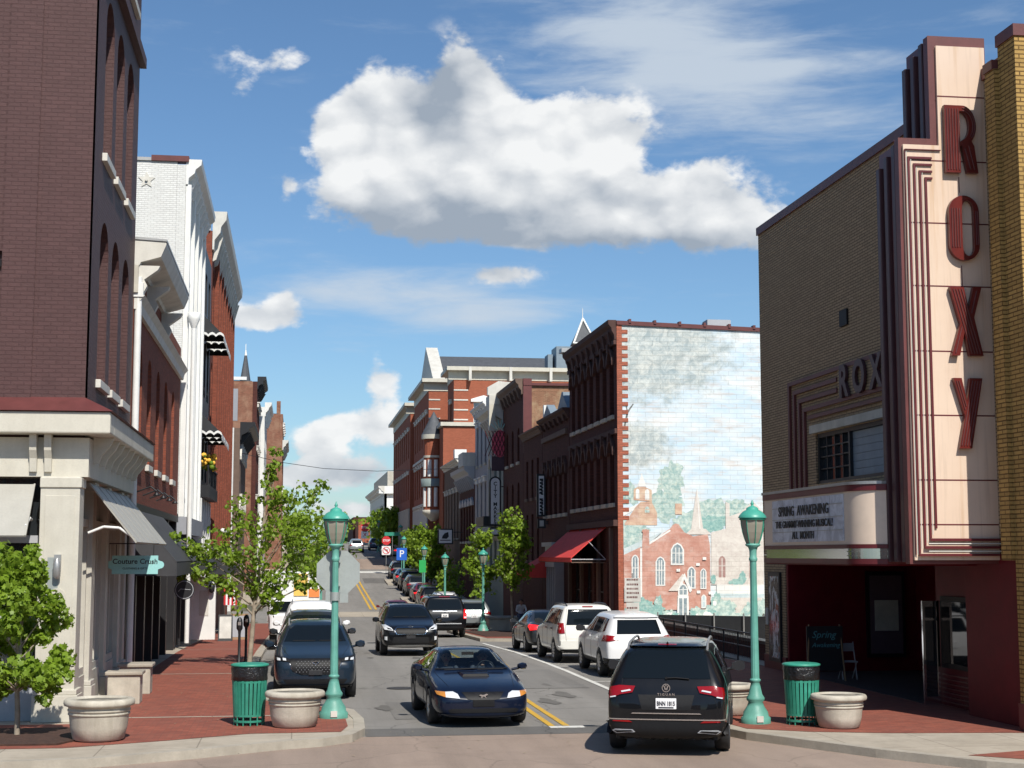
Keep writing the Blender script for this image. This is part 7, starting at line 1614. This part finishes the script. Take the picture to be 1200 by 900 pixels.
def make_planter():
    t = thing('planter_bowl', 'round cast concrete planter at the far left corner by the small tree', 'planter', (0, 0, 0), 'round concrete planters at the corners')
    MB().lathe([(.37, 0), (.42, .03), (.465, .22), (.485, .40), (.49, .42), (.505, .425), (.505, .455), (.49, .46), (.49, .475), (.51, .48), (.515, .51), (.50, .52), (.50, .545), (.525, .56), (.57, .575), (.58, .61), (.575, .655), (.55, .68), (.47, .685), (.44, .66), (.44, .60)], n=40).build('bowl', M['planter'], t)
    MB().lathe([(.001, .60), (.438, .60), (.438, .645), (.001, .665)], n=24).build('soil', M['soil'], t); return t
pl = make_planter(); pl.location = (-3.18, 26.75, .14)
dup(pl, (.05, 28.35, .136), .6, 'round cast concrete planter between the green bin and the left lamp', .93); dup(pl, (9.68, 26.85, .136), 1.2, 'round cast concrete planter in front of the theatre entrance', .86); dup(pl, (8.35, 29.3, .136), 2.0, 'round cast concrete planter half hidden behind the right corner lamp', .86)
for i, (x, y, lab) in enumerate(((-3.45, 33.3, 'square mossy concrete box by the shop wall, nearer of the two'), (-3.45, 35.6, 'square mossy concrete box by the shop wall, farther of the two'))):
    t = thing('concrete_box', lab, 'planter box', (x, y, .13), 'concrete boxes by the shop wall')
    b = MB().box(x - .33, x + .33, y - .3, y + .3, .13, .72); b.build('box', M['planter'], t, bevel=.02); MB().box(x - .38, x + .38, y - .35, y + .35, .723, .80).build('rim', M['concrete'], t, bevel=.02)
def make_meter():
    t = thing('parking_meter', 'black parking meter post by the left kerb, nearer one', 'parking meter', (0, 0, 0), 'parking meters on the left kerb')
    MB().lathe([(.07, 0), (.07, .03), (.04, .06), (.035, .9), (.045, 1.0)], n=14).build('post', M['black'], t); MB().lathe([(.05, 1.0), (.085, 1.06), (.085, 1.22), (.07, 1.30), (.03, 1.36)], n=16).build('head', M['black'], t)
    MB().box(-.04, .04, -.09, -.084, 1.15, 1.24).build('dial', M['chrome'], t); return t
mt = make_meter(); mt.location = (-1.45, 43.0, .14); dup(mt, (-1.33, 45.0, .14), 0, 'black parking meter post by the left kerb, farther one')
# boards, small signs
for x, y, w, lab, mk, fk in ((-2.68, 63.0, .55, 'pale printed sandwich board on the brick pavement', 'black', 'paper'), (-2.2, 64.8, .7, 'wooden framed sandwich board beside the pale printed one', 'wood', 'greysiding')):
    t = thing('sandwich_board', lab, 'sandwich board', (x, y, gz(y) + .13)); z = gz(y) + .13
    for sgn in (-1, 1):
        m = MB(); a = [(x - w / 2, y + sgn * .28, z), (x + w / 2, y + sgn * .28, z), (x + w / 2, y + sgn * .03, z + 1.05), (x - w / 2, y + sgn * .03, z + 1.05)]
        m.addf(a + [(p[0], p[1] + .025, p[2]) for p in a], [(0, 1, 2, 3), (7, 6, 5, 4), (0, 4, 5, 1), (1, 5, 6, 2), (2, 6, 7, 3), (3, 7, 4, 0)]); bd = m.build('board', M[mk], t)
    m = MB(); m.addf([(x - w * .42, y - .26, z + .12), (x + w * .42, y - .26, z + .12), (x + w * .42, y - .065, z + .97), (x - w * .42, y - .065, z + .97)], [(0, 1, 2, 3)]); m.build('poster', M[fk], t)
def round_sign(x, y, z, r, lab, mk='black'):
    t = thing('round_sign', lab, 'sign', (x, y, z)); MB().cyl((x, y, z), (x, y + .05, z), r, n=32).build('disc', M[mk], t)
    m = MB(); vf = shape2d([circ(0, 0, r * .9, 32), circ(0, 0, r * .84, 32)], .006); put2d(m, vf, FRONT(y), x, z, .003); m.tube([(x - r * .6, y - .006, z - .05), (x - .1, y - .006, z + .02), (x + r * .6, y - .006, z + .0)], .008, 4); m.build('ring', M['lightgrey'], t)
    MB().tube([(x, y + .02, z + r), (x, y + .02, z + r + .15)], .01, 5).build('hanger', M['black'], t)
round_sign(-2.95, 43.0, 2.25, .27, 'round black hanging sign under the dark awnings on the left'); round_sign(-2.95, 74.0, 3.1, .34, 'round dark sign above the purple awning on the left', 'plum')
t = thing('wall_lantern', 'black wall lantern on the white entrance screen', 'lamp', (-3.15, 59.9, 1.8)); MB().lathe([(.02, 0), (.10, .06), (.12, .28), (.02, .40)], (-3.08, 59.8, 1.75), 8).box(-3.1, -3.06, 59.82, 59.99, 2.0, 2.04).build('lantern', M['black'], t)
t = thing('hanging_flag', 'red and white striped flag hanging over the left pavement', 'flag', (-2.9, 66, 2)); m = MB()
for i in range(7): m.addf([(-2.9 + .08 * i, 66, 1.9 - .03 * i), (-2.82 + .08 * i, 66 + .03, 1.87 - .03 * i), (-2.82 + .08 * i, 66.03, 1.1), (-2.9 + .08 * i, 66, 1.1)], [(0, 1, 2, 3)], i % 2)
m.build('cloth', [M['signred'], M['signwhite']], t, recalc=False); MB().cyl((-3.9, 66, 1.6), (-2.3, 66, 2.05), .015, n=6).build('staff', M['wood'], t)
t = thing('street_sign', 'small white sign below the teal lamp clamp, facing away', 'sign', (0, 0, 0)); bpy.data.objects.remove(t)
def post_sign(name, lab, x, y, parts, zt, postmat='metal'):
    z0 = gz(y) + .13; t = thing(name, lab, 'sign', (x, y, z0)); MB().cyl((x, y + .03, z0), (x, y + .03, zt), .03, n=6).build('post', M[postmat], t)
    for fn in parts: fn(t)
    return t
def oct_sign(x, y, z, r):
    def f(t):
        MB().fprism(FRONT(y), [(x + r * math.cos(R(22.5 + 45 * i)), z + r * math.sin(R(22.5 + 45 * i))) for i in range(8)], -.02, 0).build('stop_plate', M['signred'], t)
        m = MB(); put2d(m, text2d('STOP', r * .62, .004, .006), FRONT(y), x, z, .005); m.build('lettering', M['signwhite'], t)
    return f
def sq_sign(x, y, z, w, h, mk, txt='', tm='signwhite', sz=.3, arrow=False):
    def f(t):
        MB().fbox(FRONT(y), x - w / 2, x + w / 2, z - h / 2, z + h / 2, -.02, 0).build('plate', M[mk], t); m = MB()
        if txt: put2d(m, text2d(txt, sz, .004, .006), FRONT(y), x, z, .005)
        if arrow:
            put2d(m, shape2d([circ(0, 0, w * .42), circ(0, 0, w * .34)], .006), FRONT(y), x, z, .004); m.fprism(FRONT(y), [(x - w * .3, z + w * .22), (x - w * .22, z + w * .3), (x + w * .3, z - w * .22), (x + w * .22, z - w * .3)], .003, .012)
        if m.v: m.build('symbol', M[tm], t)
        if arrow: q = MB(); q.fprism(FRONT(y), [(x + .08, z - w * .25), (x + .14, z - w * .25), (x + .14, z + .1), (x - .05, z + .1), (x - .05, z + .16), (x - .2, z + .06), (x - .05, z - .04), (x - .05, z + .03), (x + .08, z + .03)], .001, .0025); q.build('arrow', M['woodsgn'], t)
    return f
post_sign('stop_sign', 'red stop sign above a no left turn sign part way up the hill', 8.75, 149, [oct_sign(8.75, 149, 4.55, .45), sq_sign(8.75, 149, 3.6, .85, .85, 'signwhite', arrow=True, tm='signred')], 5.0)
post_sign('parking_sign', 'blue parking sign with a white P on the right side of the hill', 8.8, 128, [sq_sign(8.8, 128, 3.25, .85, 1.0, 'signblue', 'P', sz=.8)], 3.8, 'teal')
post_sign('green_sign', 'small bright green sign on a teal post on the right side', 9.35, 113.6, [sq_sign(9.35, 113.6, 2.35, .5, .9, 'signgreen')], 3.0, 'teal')
post_sign('stop_sign', 'tiny red stop sign with a red and white board at the crest', 11.3, 252, [oct_sign(11.3, 252, 7.6, .75), sq_sign(11.3, 252, 6.4, 1.2, 1.2, 'signwhite', 'X', 'signred', .9)], 8)
post_sign('street_name_sign', 'green street name sign near the far stop sign', 9.9, 158, [sq_sign(9.9, 158, 5.3, 1.6, .35, 'tealdk')], 5.5)
def blade(name, lab, x0, x1, y, z0, z1, frame, face, fn=None, arch=False, bracket=True):
    t = thing(name, lab, 'sign', ((x0 + x1) / 2, y, z0)); ff = FRONT(y)
    out = [(x0, z0), (x1, z0), (x1, z1)] + (circ((x0 + x1) / 2, z1, (x1 - x0) / 2, 12, 0, 180)[1:-1] if arch else []) + [(x0, z1)]
    MB().fprism(ff, out, -.12, 0).build('frame', M[frame], t); k = .1; c_ = (x0 + x1) / 2
    inn = [(x0 + k, z0 + k), (x1 - k, z0 + k), (x1 - k, z1 - (0 if arch else k))] + (circ(c_, z1, (x1 - x0) / 2 - k, 12, 0, 180)[1:-1] if arch else []) + [(x0 + k, z1 - (0 if arch else k))]
    MB().fprism(ff, inn, .001, .015).build('face', M[face], t); m = MB()
    if fn: fn(m, ff, c_)
    if m.v: m.build('lettering', M['woodsgn'], t)
    if bracket: MB().box(x1, FX, y - .08, y - .04, z1 - .3, z1 - .24).box(x1, FX, y - .08, y - .04, z0 + .3, z0 + .36).build('bracket', M['black'], t)
    return t
def vert(txt, z, sz, st): 
    def f(m, ff, c_):
        for i, ch in enumerate(txt):
            if ch != ' ': put2d(m, text2d(ch, sz, .006, .008), ff, c_, z - i * st, .02)
    return f
blade('blade_sign', 'white arched sign board reading CITY MARKET down its face on the right row', 12.0, 12.75, 95.4, 5.0, 7.7, 'black', 'signwhite', vert('CITY MARKET', 7.6, .32, .255), True)
blade('blade_sign', 'small white board hanging under the arched city market sign', 12.0, 12.75, 95.3, 4.35, 4.9, 'black', 'signwhite', None)
def strokes(m, ff, c_):
    rn = random.Random(8)
    for i in range(11):
        if i == 5: continue
        z = 7.05 - i * .17; m.fbox(ff, c_ - .09 - rn.random() * .03, c_ + .05 + rn.random() * .05, z - .05, z + .06, .016, .02); m.fbox(ff, c_ - .02, c_ + .1, z - .10, z - .04, .016, .02)
blade('blade_sign', 'narrow white banner sign with dark vertical lettering on the dark brick row', 12.35, 12.82, 78.5, 5.15, 7.35, 'black', 'signwhite', strokes); blade('blade_sign', 'small pale board under the narrow white banner sign', 12.38, 12.8, 78.45, 4.55, 5.05, 'black', 'paper', None)
def leafmark(m, ff, c_): m.fprism(ff, [(c_ - .28, 4.45), (c_ + .1, 4.42), (c_ + .26, 4.6), (c_ + .22, 4.95), (c_ - .05, 4.85), (c_ - .22, 4.65)], .016, .03); m.fbox(ff, c_ - .4, c_ + .4, 4.28, 4.34, .016, .02)
blade('box_sign', 'square white lightbox sign with a dark leaf mark under a black hood, right side', 10.95, 12.15, 119, 4.0, 5.2, 'black', 'signwhite', leafmark)
t = thing('fruit_sign', 'pink lattice berry shaped sign with teal rays on the tall brick wall', 'sign', (12.5, 95.0, 8.8)); ff = FRONT(95.0)
MB().fprism(ff, circ(12.62, 10.1, .52, 24, ry=.85), -.1, 0).build('berry', M['pink'], t); m = MB()
for k in range(-3, 4): m.tube([(12.62 + k * .22 - .3, 94.98, 9.3), (12.62 + k * .22 + .3, 94.98, 10.9)], .025, 4).tube([(12.62 + k * .22 + .3, 94.98, 9.3), (12.62 + k * .22 - .3, 94.98, 10.9)], .025, 4)
m.build('lattice', M['maroon'], t); m = MB()
for a in (60, 80, 100, 120, 140): m.cyl((12.62 + .3 * math.cos(R(a)), 94.95, 10.8 + .3 * math.sin(R(a))), (12.62 + .75 * math.cos(R(a)), 94.95, 10.8 + .8 * math.sin(R(a))), .03, n=5)
m.build('rays', M['tealsign'], t); MB().fprism(ff, [(12.1, 8.4), (12.88, 8.4), (12.88, 9.3), (12.1, 9.3)], -.1, -.02).build('mount', M['plum'], t)
t = thing('overhead_cable', 'thin dark cable strung across the street', 'cable', (0, 112, 9)); MB().tube([(-3.7, 108, 10.2), (-1, 110, 9.7), (2, 112, 9.4), (6, 115, 9.4), (12.8, 119, 9.9)], .02, 5).build('cable', M['black'], t)
t = thing('stone_planter_wall', 'low rough stone planter wall around the right hand tree', 'planter', (10.0, 76, gz(76))); z = gz(76)
m = MB(); rn = random.Random(5)
m.box(9.55, 11.6, 76.0, 78.2, z + .1, z + .72); m.build('wall', M['stone'], t, bevel=.03); MB().box(9.5, 11.65, 75.95, 78.25, z + .723, z + .80).build('cap', M['concrete'], t)
o = MB().box(8.2, 10.9, 66, 75.8, gz(66) + .1, gz(75) + .18).build('mulch_bed', M['mulch']); 
me = o.data
for v in me.vertices: v.co.z = gz(v.co.y) + (.10 if v.co.z < gz(70) + .1 else .16)
tag(o, 'dark red mulch bed at the foot of the right hand tree and lamp', 'mulch', kind='stuff')

# ------------------------------------------------------------ trees
def leafclump(mb, c, r, n, rnd, s, flat=.8):
    for _ in range(n):
        u = Vector((rnd.gauss(0, 1), rnd.gauss(0, 1), rnd.gauss(0, 1) * flat)); u.normalize(); p = Vector(c) + u * r * (rnd.random() ** .45)
        nrm = (u + Vector((rnd.gauss(0, .7), rnd.gauss(0, .7), rnd.gauss(.3, .7)))).normalized()
        a = nrm.orthogonal().normalized(); a.rotate(Matrix.Rotation(rnd.uniform(0, 6.28), 3, nrm)); b = nrm.cross(a); q = s * rnd.uniform(.6, 1.25)
        pts = [(0, -.55), (.22, -.30), (.55, -.15), (.32, .12), (.42, .45), (.12, .32), (0, .62), (-.12, .32), (-.42, .45), (-.32, .12), (-.55, -.15), (-.22, -.30)] if s > .1 and rnd.random() < .7 else [(0, -.5), (.38, 0), (0, .6), (-.38, 0)]
        vs = [p + a * x * q + b * y * q + nrm * (-.25 * q * (x * x + y * y)) for x, y in pts]
        mb.addf(vs, [tuple(range(len(vs)))])
def tree(lab, loc, targets, trunk_h, r0, leaf_s, nleaf, cr, seed=1, mat='leaf', group=None, lean=(0, 0), twigs=3, droop=.0, cat='tree'):
    rnd = random.Random(seed); t = thing('tree', lab, cat, loc, group); O = Vector(loc); w = MB(); lv = MB()
    top = O + Vector((lean[0], lean[1], trunk_h)); n = 7; pts = []; rad = []
    for i in range(n + 1):
        k = i / n; pts.append(O + Vector((lean[0] * k + rnd.uniform(-.03, .03) * (0 < i < n), lean[1] * k + rnd.uniform(-.03, .03) * (0 < i < n), trunk_h * k))); rad.append(r0 * (1 - .72 * k))
    w.tube([tuple(p) for p in pts], rad, 9)
    for tg in targets:
        T = O + Vector(tg[:3]); cr_ = cr * (tg[3] if len(tg) > 3 else 1); hz = tg[2]
        k = max(.25, min(.95, (hz / trunk_h) * .62)); i = int(k * n); A_ = pts[i].lerp(pts[min(n, i + 1)], k * n - i); rr = rad[i] * .45
        mid = A_.lerp(T, .5) + Vector((rnd.uniform(-.12, .12), rnd.uniform(-.12, .12), rnd.uniform(-.05, .18) - droop)) * (T - A_).length * .6
        w.tube([tuple(A_), tuple(A_.lerp(mid, .5) + Vector((0, 0, .02))), tuple(mid), tuple(mid.lerp(T, .55)), tuple(T)], [rr, rr * .8, rr * .6, rr * .4, rr * .18], 6)
        cl = [(T, 1.0), (mid.lerp(T, .6), .85), (mid.lerp(T, .25), .55)]
        for _ in range(twigs):
            b0 = mid.lerp(T, rnd.random()); d = Vector((rnd.gauss(0, 1), rnd.gauss(0, 1), rnd.gauss(.2, .6))).normalized() * cr_ * rnd.uniform(.9, 1.7); w.tube([tuple(b0), tuple(b0 + d * .6), tuple(b0 + d)], [rr * .3, rr * .2, rr * .08], 4); cl.append((b0 + d, .7))
        for c, f in cl: leafclump(lv, c, cr_ * f, max(3, int(nleaf * f * f * rnd.uniform(.6, 1.3))), rnd, leaf_s)
    w.build('trunk', M['bark'], t, recalc=False); lv.build('crown', M[mat], t, recalc=False); return t
# the young maple by the left meters
T1 = [(.62, 0, 5.95, .55), (.5, .2, 5.3, .5), (1.95, .1, 5.0, .7), (1.35, -.2, 4.9, .7), (.9, .3, 4.6, .8), (1.7, .3, 4.1, 1), (1.3, -.4, 3.9, 1.0), (1.95, 0, 3.5, .9), (1.4, .3, 3.1, 1.1), (1.9, -.2, 2.6, .8), (2.3, .1, 2.35, .5), (.9, -.3, 2.5, 1.1), (.35, .2, 2.35, 1.0), (.2, -.4, 3.2, 1.1), (.0, .3, 4.1, .8), (-.55, 0, 4.45, .75), (-.7, .3, 3.6, .9), (-.3, .5, 2.7, 1.0), (-1.2, -.2, 3.3, .8), (-1.75, .1, 3.15, .7), (-2.1, -.1, 3.55, .5), (-1.3, 0, 2.55, .8), (-.7, -.3, 2.2, .9), (-1.9, .2, 2.6, .5), (.6, 0, 3.8, .9), (.5, -.5, 1.95, .6)]
tree('young maple with a loose bright green crown on the left pavement behind the green bin', (-1.2, 44.0, .14), T1, 5.4, .075, .125, 50, .42, 4, lean=(.45, .1))
# second, smaller tree behind it on the same walk
tree('small street tree further up the left pavement, half hidden by the young maple', (.9, 62.0, gz(62) + .1), [(random.Random(i).uniform(-1.2, 1.2), random.Random(i + 50).uniform(-1, 1), random.Random(i + 90).uniform(2.2, 5.0)) for i in range(16)], 4.4, .07, .16, 40, .5, 9)
T2 = []
rn = random.Random(21)
for i in range(34):
    z = rn.uniform(.75, 2.9); k = 1 - abs(z - 1.5) / 2.1; a = rn.uniform(0, 6.28); T2.append((.88 * k * math.cos(a) - .05, .8 * k * math.sin(a), z, .8))
T2 += [(.15, 0, 3.1, .55), (-.4, .1, 2.75, .6)]
tree('small dense bright green maple in the mulch bed at the left corner', (-4.62, 27.5, .16), T2, 2.9, .05, .11, 78, .28, 6, twigs=2)
def gen(seed, n, w, z0, z1, sk=.0):
    rn = random.Random(seed); out = []
    for i in range(n):
        z = rn.uniform(z0, z1); k = math.sin(math.pi * min(1, max(.08, (z - z0 + .5) / (z1 - z0 + .9)))) ** .7; a = rn.uniform(0, 6.28); rr = w * k * rn.uniform(.4, 1); out.append((rr * math.cos(a), rr * math.sin(a) * .8, z))
    return out
tree('pale trunked maple on the right behind the parked dark sedan', (10.35, 73.5, gz(73) + .15), gen(1, 30, .95, 2.4, 6.1), 5.6, .075, .16, 26, .36, 12)
tree('bushy maple left of the pale trunked one, right side', (10.6, 88, gz(88) + .13), gen(2, 26, .95, 1.9, 5.2), 4.8, .075, .18, 24, .40, 13)
tree('low street tree right of the white box sign', (10.4, 104, gz(104) + .13), gen(12, 18, .9, 1.0, 3.0), 2.6, .05, .18, 22, .42, 33)
tree('broad green tree on the hill beside the blue parking sign', (10.9, 124, gz(124) + .13), gen(3, 38, 1.6, 1.4, 5.1), 4.6, .08, .22, 28, .55, 14)
tree('yellow green street tree on the hill below the brick civic block', (11.2, 142, gz(142) + .13), gen(4, 26, 1.6, 1.2, 4.4), 3.9, .08, .26, 28, .62, 15)
tree('street tree in front of the far pale building', (11.4, 186, gz(186) + .13), gen(5, 28, 1.9, 1.5, 5.2), 4.6, .09, .34, 24, .8, 16)
tree('street tree near the crest beside the red far building', (11.8, 214, gz(214) + .13), gen(6, 26, 2.1, 1.5, 5.6), 4.9, .1, .38, 22, .9, 17)
tree('green tree beyond the left lamps near the crest', (-.2, 176, gz(176) + .13), gen(7, 26, 1.8, 1.5, 5.0), 4.4, .09, .34, 24, .8, 18)
lv = MB(); rn = random.Random(77)
for i in range(90):
    x = rn.uniform(-60, 90); y = rn.uniform(380, 440); leafclump(lv, (x, y, rn.uniform(2, 8.2)), rn.uniform(3, 6), 60, rn, 1.3, .6)
tag(lv.build('woods', M['farleaf'], recalc=False), 'dark green wood beyond the crest of the hill', 'woods', kind='stuff')

# ------------------------------------------------------------ people
def body_mesh(J, E, name, mat, parent=None, sub=2):
    keys = list(J); me = bpy.data.meshes.new(name); me.from_pydata([J[k][:3] for k in keys], [(keys.index(a), keys.index(b)) for a, b in E], [])
    ob = bpy.data.objects.new(name, me); COL.objects.link(ob); sk = ob.modifiers.new('skin', 'SKIN'); sk.use_smooth_shade = True
    if not me.skin_vertices: me.skin_vertices.new(name='')
    for i, k in enumerate(keys):
        r = J[k][3]; me.skin_vertices[0].data[i].radius = (r, r if len(J[k]) < 5 else J[k][4])
    me.skin_vertices[0].data[0].use_root = True
    ss = ob.modifiers.new('ss', 'SUBSURF'); ss.levels = sub; ss.render_levels = sub
    dg = bpy.context.evaluated_depsgraph_get(); dg.update(); m2 = bpy.data.meshes.new_from_object(ob.evaluated_get(dg)); bpy.data.objects.remove(ob)
    m2.materials.clear(); m2.materials.append(M[mat])
    for p in m2.polygons: p.use_smooth = True
    o = bpy.data.objects.new(name, m2); COL.objects.link(o)
    if parent: attach(o, parent)
    return o
def head(t, c, hairk='hair', face=(0, -1), long=False, cap=False):
    m = MB(); cx_, cy, cz_ = c; f = Vector((face[0], face[1], 0)).normalized(); s_ = Vector((-f.y, f.x, 0)); Cc = Vector(c)
    m.ball(c, .098, 0, 12, 1.22); 
    for k in (-1, 1): m.ball(tuple(Cc + s_ * .097 * k), .022, 0, 5); m.ball(tuple(Cc + f * .085 + s_ * .035 * k + Vector((0, 0, .012))), .014, 1, 5)
    m.cyl(tuple(Cc + f * .09 + Vector((0, 0, .01))), tuple(Cc + f * .118 + Vector((0, 0, -.025))), .008, .016, 6); m.cyl(tuple(Cc + f * .086 + s_ * .025 + Vector((0, 0, -.055))), tuple(Cc + f * .086 - s_ * .025 + Vector((0, 0, -.055))), .007, n=6, m=2)
    m.cyl((cx_, cy, cz_ - .17), (cx_, cy, cz_ - .07), .05, n=12); h = m.build('head', [M['skin'], M['trim'], M['signred']], t)
    hm = MB().ball(tuple(Cc - f * .022 + Vector((0, 0, .028))), .106, 0, 12, 1.12)
    if long: hm.ball(tuple(Cc - f * .06 + Vector((0, 0, -.08))), .095, 0, 10, 1.3)
    hm.build('hair', M[hairk], h)
def hand(J, E, side, wrist, d):     # palm, four fingers of unequal length and a thumb
    d = Vector(d).normalized(); sp = d.orthogonal().normalized(); p = Vector(wrist); J['palm' + side] = (*(p + d * .07), .034, .018); E.append(('wr' + side, 'palm' + side))
    for i, L in enumerate((.065, .075, .07, .052)):
        a = p + d * .10 + sp * (.027 - .018 * i); b = a + d * L * .6 + Vector((0, 0, -.008)); c = b + d * L * .4 + Vector((0, 0, -.02))
        J[f'f{i}{side}'] = (*a, .009); J[f'g{i}{side}'] = (*b, .008); J[f'h{i}{side}'] = (*c, .007); E += [('palm' + side, f'f{i}{side}'), (f'f{i}{side}', f'g{i}{side}'), (f'g{i}{side}', f'h{i}{side}')]
    a = p + d * .04 + sp * .035; b = a + d * .03 + sp * .022; J['t0' + side] = (*a, .011); J['t1' + side] = (*b, .009); E += [('palm' + side, 't0' + side), ('t0' + side, 't1' + side)]
def occupant(lab, ox, hands, shirt, hairk='hair', long=False):
    T = coupe.t.location; o = Vector((T.x + ox, T.y + .28, T.z)); t = thing('person', lab, 'person', tuple(o + Vector((0, 0, .56))))
    g = lambda x, y, z, *r: (o.x + x, o.y + y, o.z + z, *r)
    J = {'pel': g(0, .08, .62, .15, .11), 'wst': g(0, .10, .76, .13, .10), 'chs': g(0, .08, .93, .16, .11), 'nck': g(0, .05, 1.02, .055)}
    E = [('pel', 'wst'), ('wst', 'chs'), ('chs', 'nck')]
    for s_, k in (('L', -1), ('R', 1)):
        J['hip' + s_] = g(.09 * k, 0, .60, .085); J['kn' + s_] = g(.12 * k, -.42, .66, .06); J['an' + s_] = g(.12 * k, -.66, .36, .045)
        J['sh' + s_] = g(.18 * k, .07, .97, .06); J['el' + s_] = g(.24 * k, -.10, .80, .045); w_ = hands[0 if k < 0 else 1]; J['wr' + s_] = g(*w_, .03)
        E += [('pel', 'hip' + s_), ('hip' + s_, 'kn' + s_), ('kn' + s_, 'an' + s_), ('chs', 'sh' + s_), ('sh' + s_, 'el' + s_), ('el' + s_, 'wr' + s_)]
        hand(J, E, s_, J['wr' + s_][:3], (0, -1, .1))
    body_mesh(J, E, 'body', shirt, t); head(t, (o.x, o.y + .02, o.z + 1.13), hairk, (0, -1), long)
occupant('driver in a dark shirt holding the wheel of the navy coupe', .37, [(-.14, -.38, .90), (.14, -.38, .90)], 'shirtd')
occupant('passenger with long dark hair in the navy coupe', -.37, [(-.1, -.25, .66), (.1, -.25, .66)], 'shirtd', 'hair', True)
def sitter():
    z = gz(76) + .80; o = Vector((11.15, 75.98, z)); t = thing('person', 'person in a white shirt sitting on the stone planter wall behind the right hand tree', 'person', tuple(o)); g = lambda x, y, zz, *r: (o.x + x, o.y + y, o.z + zz, *r)
    J = {'pel': g(0, .12, .12, .15, .12), 'wst': g(0, .08, .28, .13, .11), 'chs': g(0, .0, .50, .17, .12), 'nck': g(0, -.04, .62, .055)}; E = [('pel', 'wst'), ('wst', 'chs'), ('chs', 'nck')]
    for s_, k in (('L', -1), ('R', 1)):
        J['sh' + s_] = g(.19 * k, -.01, .56, .06); J['el' + s_] = g(.25 * k, -.12, .32, .045); J['wr' + s_] = g(.10 * k, -.34, .24, .03); E += [('chs', 'sh' + s_), ('sh' + s_, 'el' + s_), ('el' + s_, 'wr' + s_)]; hand(J, E, s_, J['wr' + s_][:3], (-k * .3, -1, 0))
    body_mesh(J, E, 'body', 'shirtw', t)
    J = {'p': g(0, .12, .10, .15, .12)}; E = []
    for s_, k in (('L', -1), ('R', 1)):
        J['hip' + s_] = g(.09 * k, .08, .08, .09); J['kn' + s_] = g(.13 * k, -.36, .06, .065); J['an' + s_] = g(.13 * k, -.34, -.56, .045); J['to' + s_] = g(.14 * k, -.50, -.60, .04); E += [('p', 'hip' + s_), ('hip' + s_, 'kn' + s_), ('kn' + s_, 'an' + s_), ('an' + s_, 'to' + s_)]
    body_mesh(J, E, 'trousers', 'denim', t); head(t, (o.x, o.y - .06, o.z + .75), 'hair', (-.5, -1))
sitter()
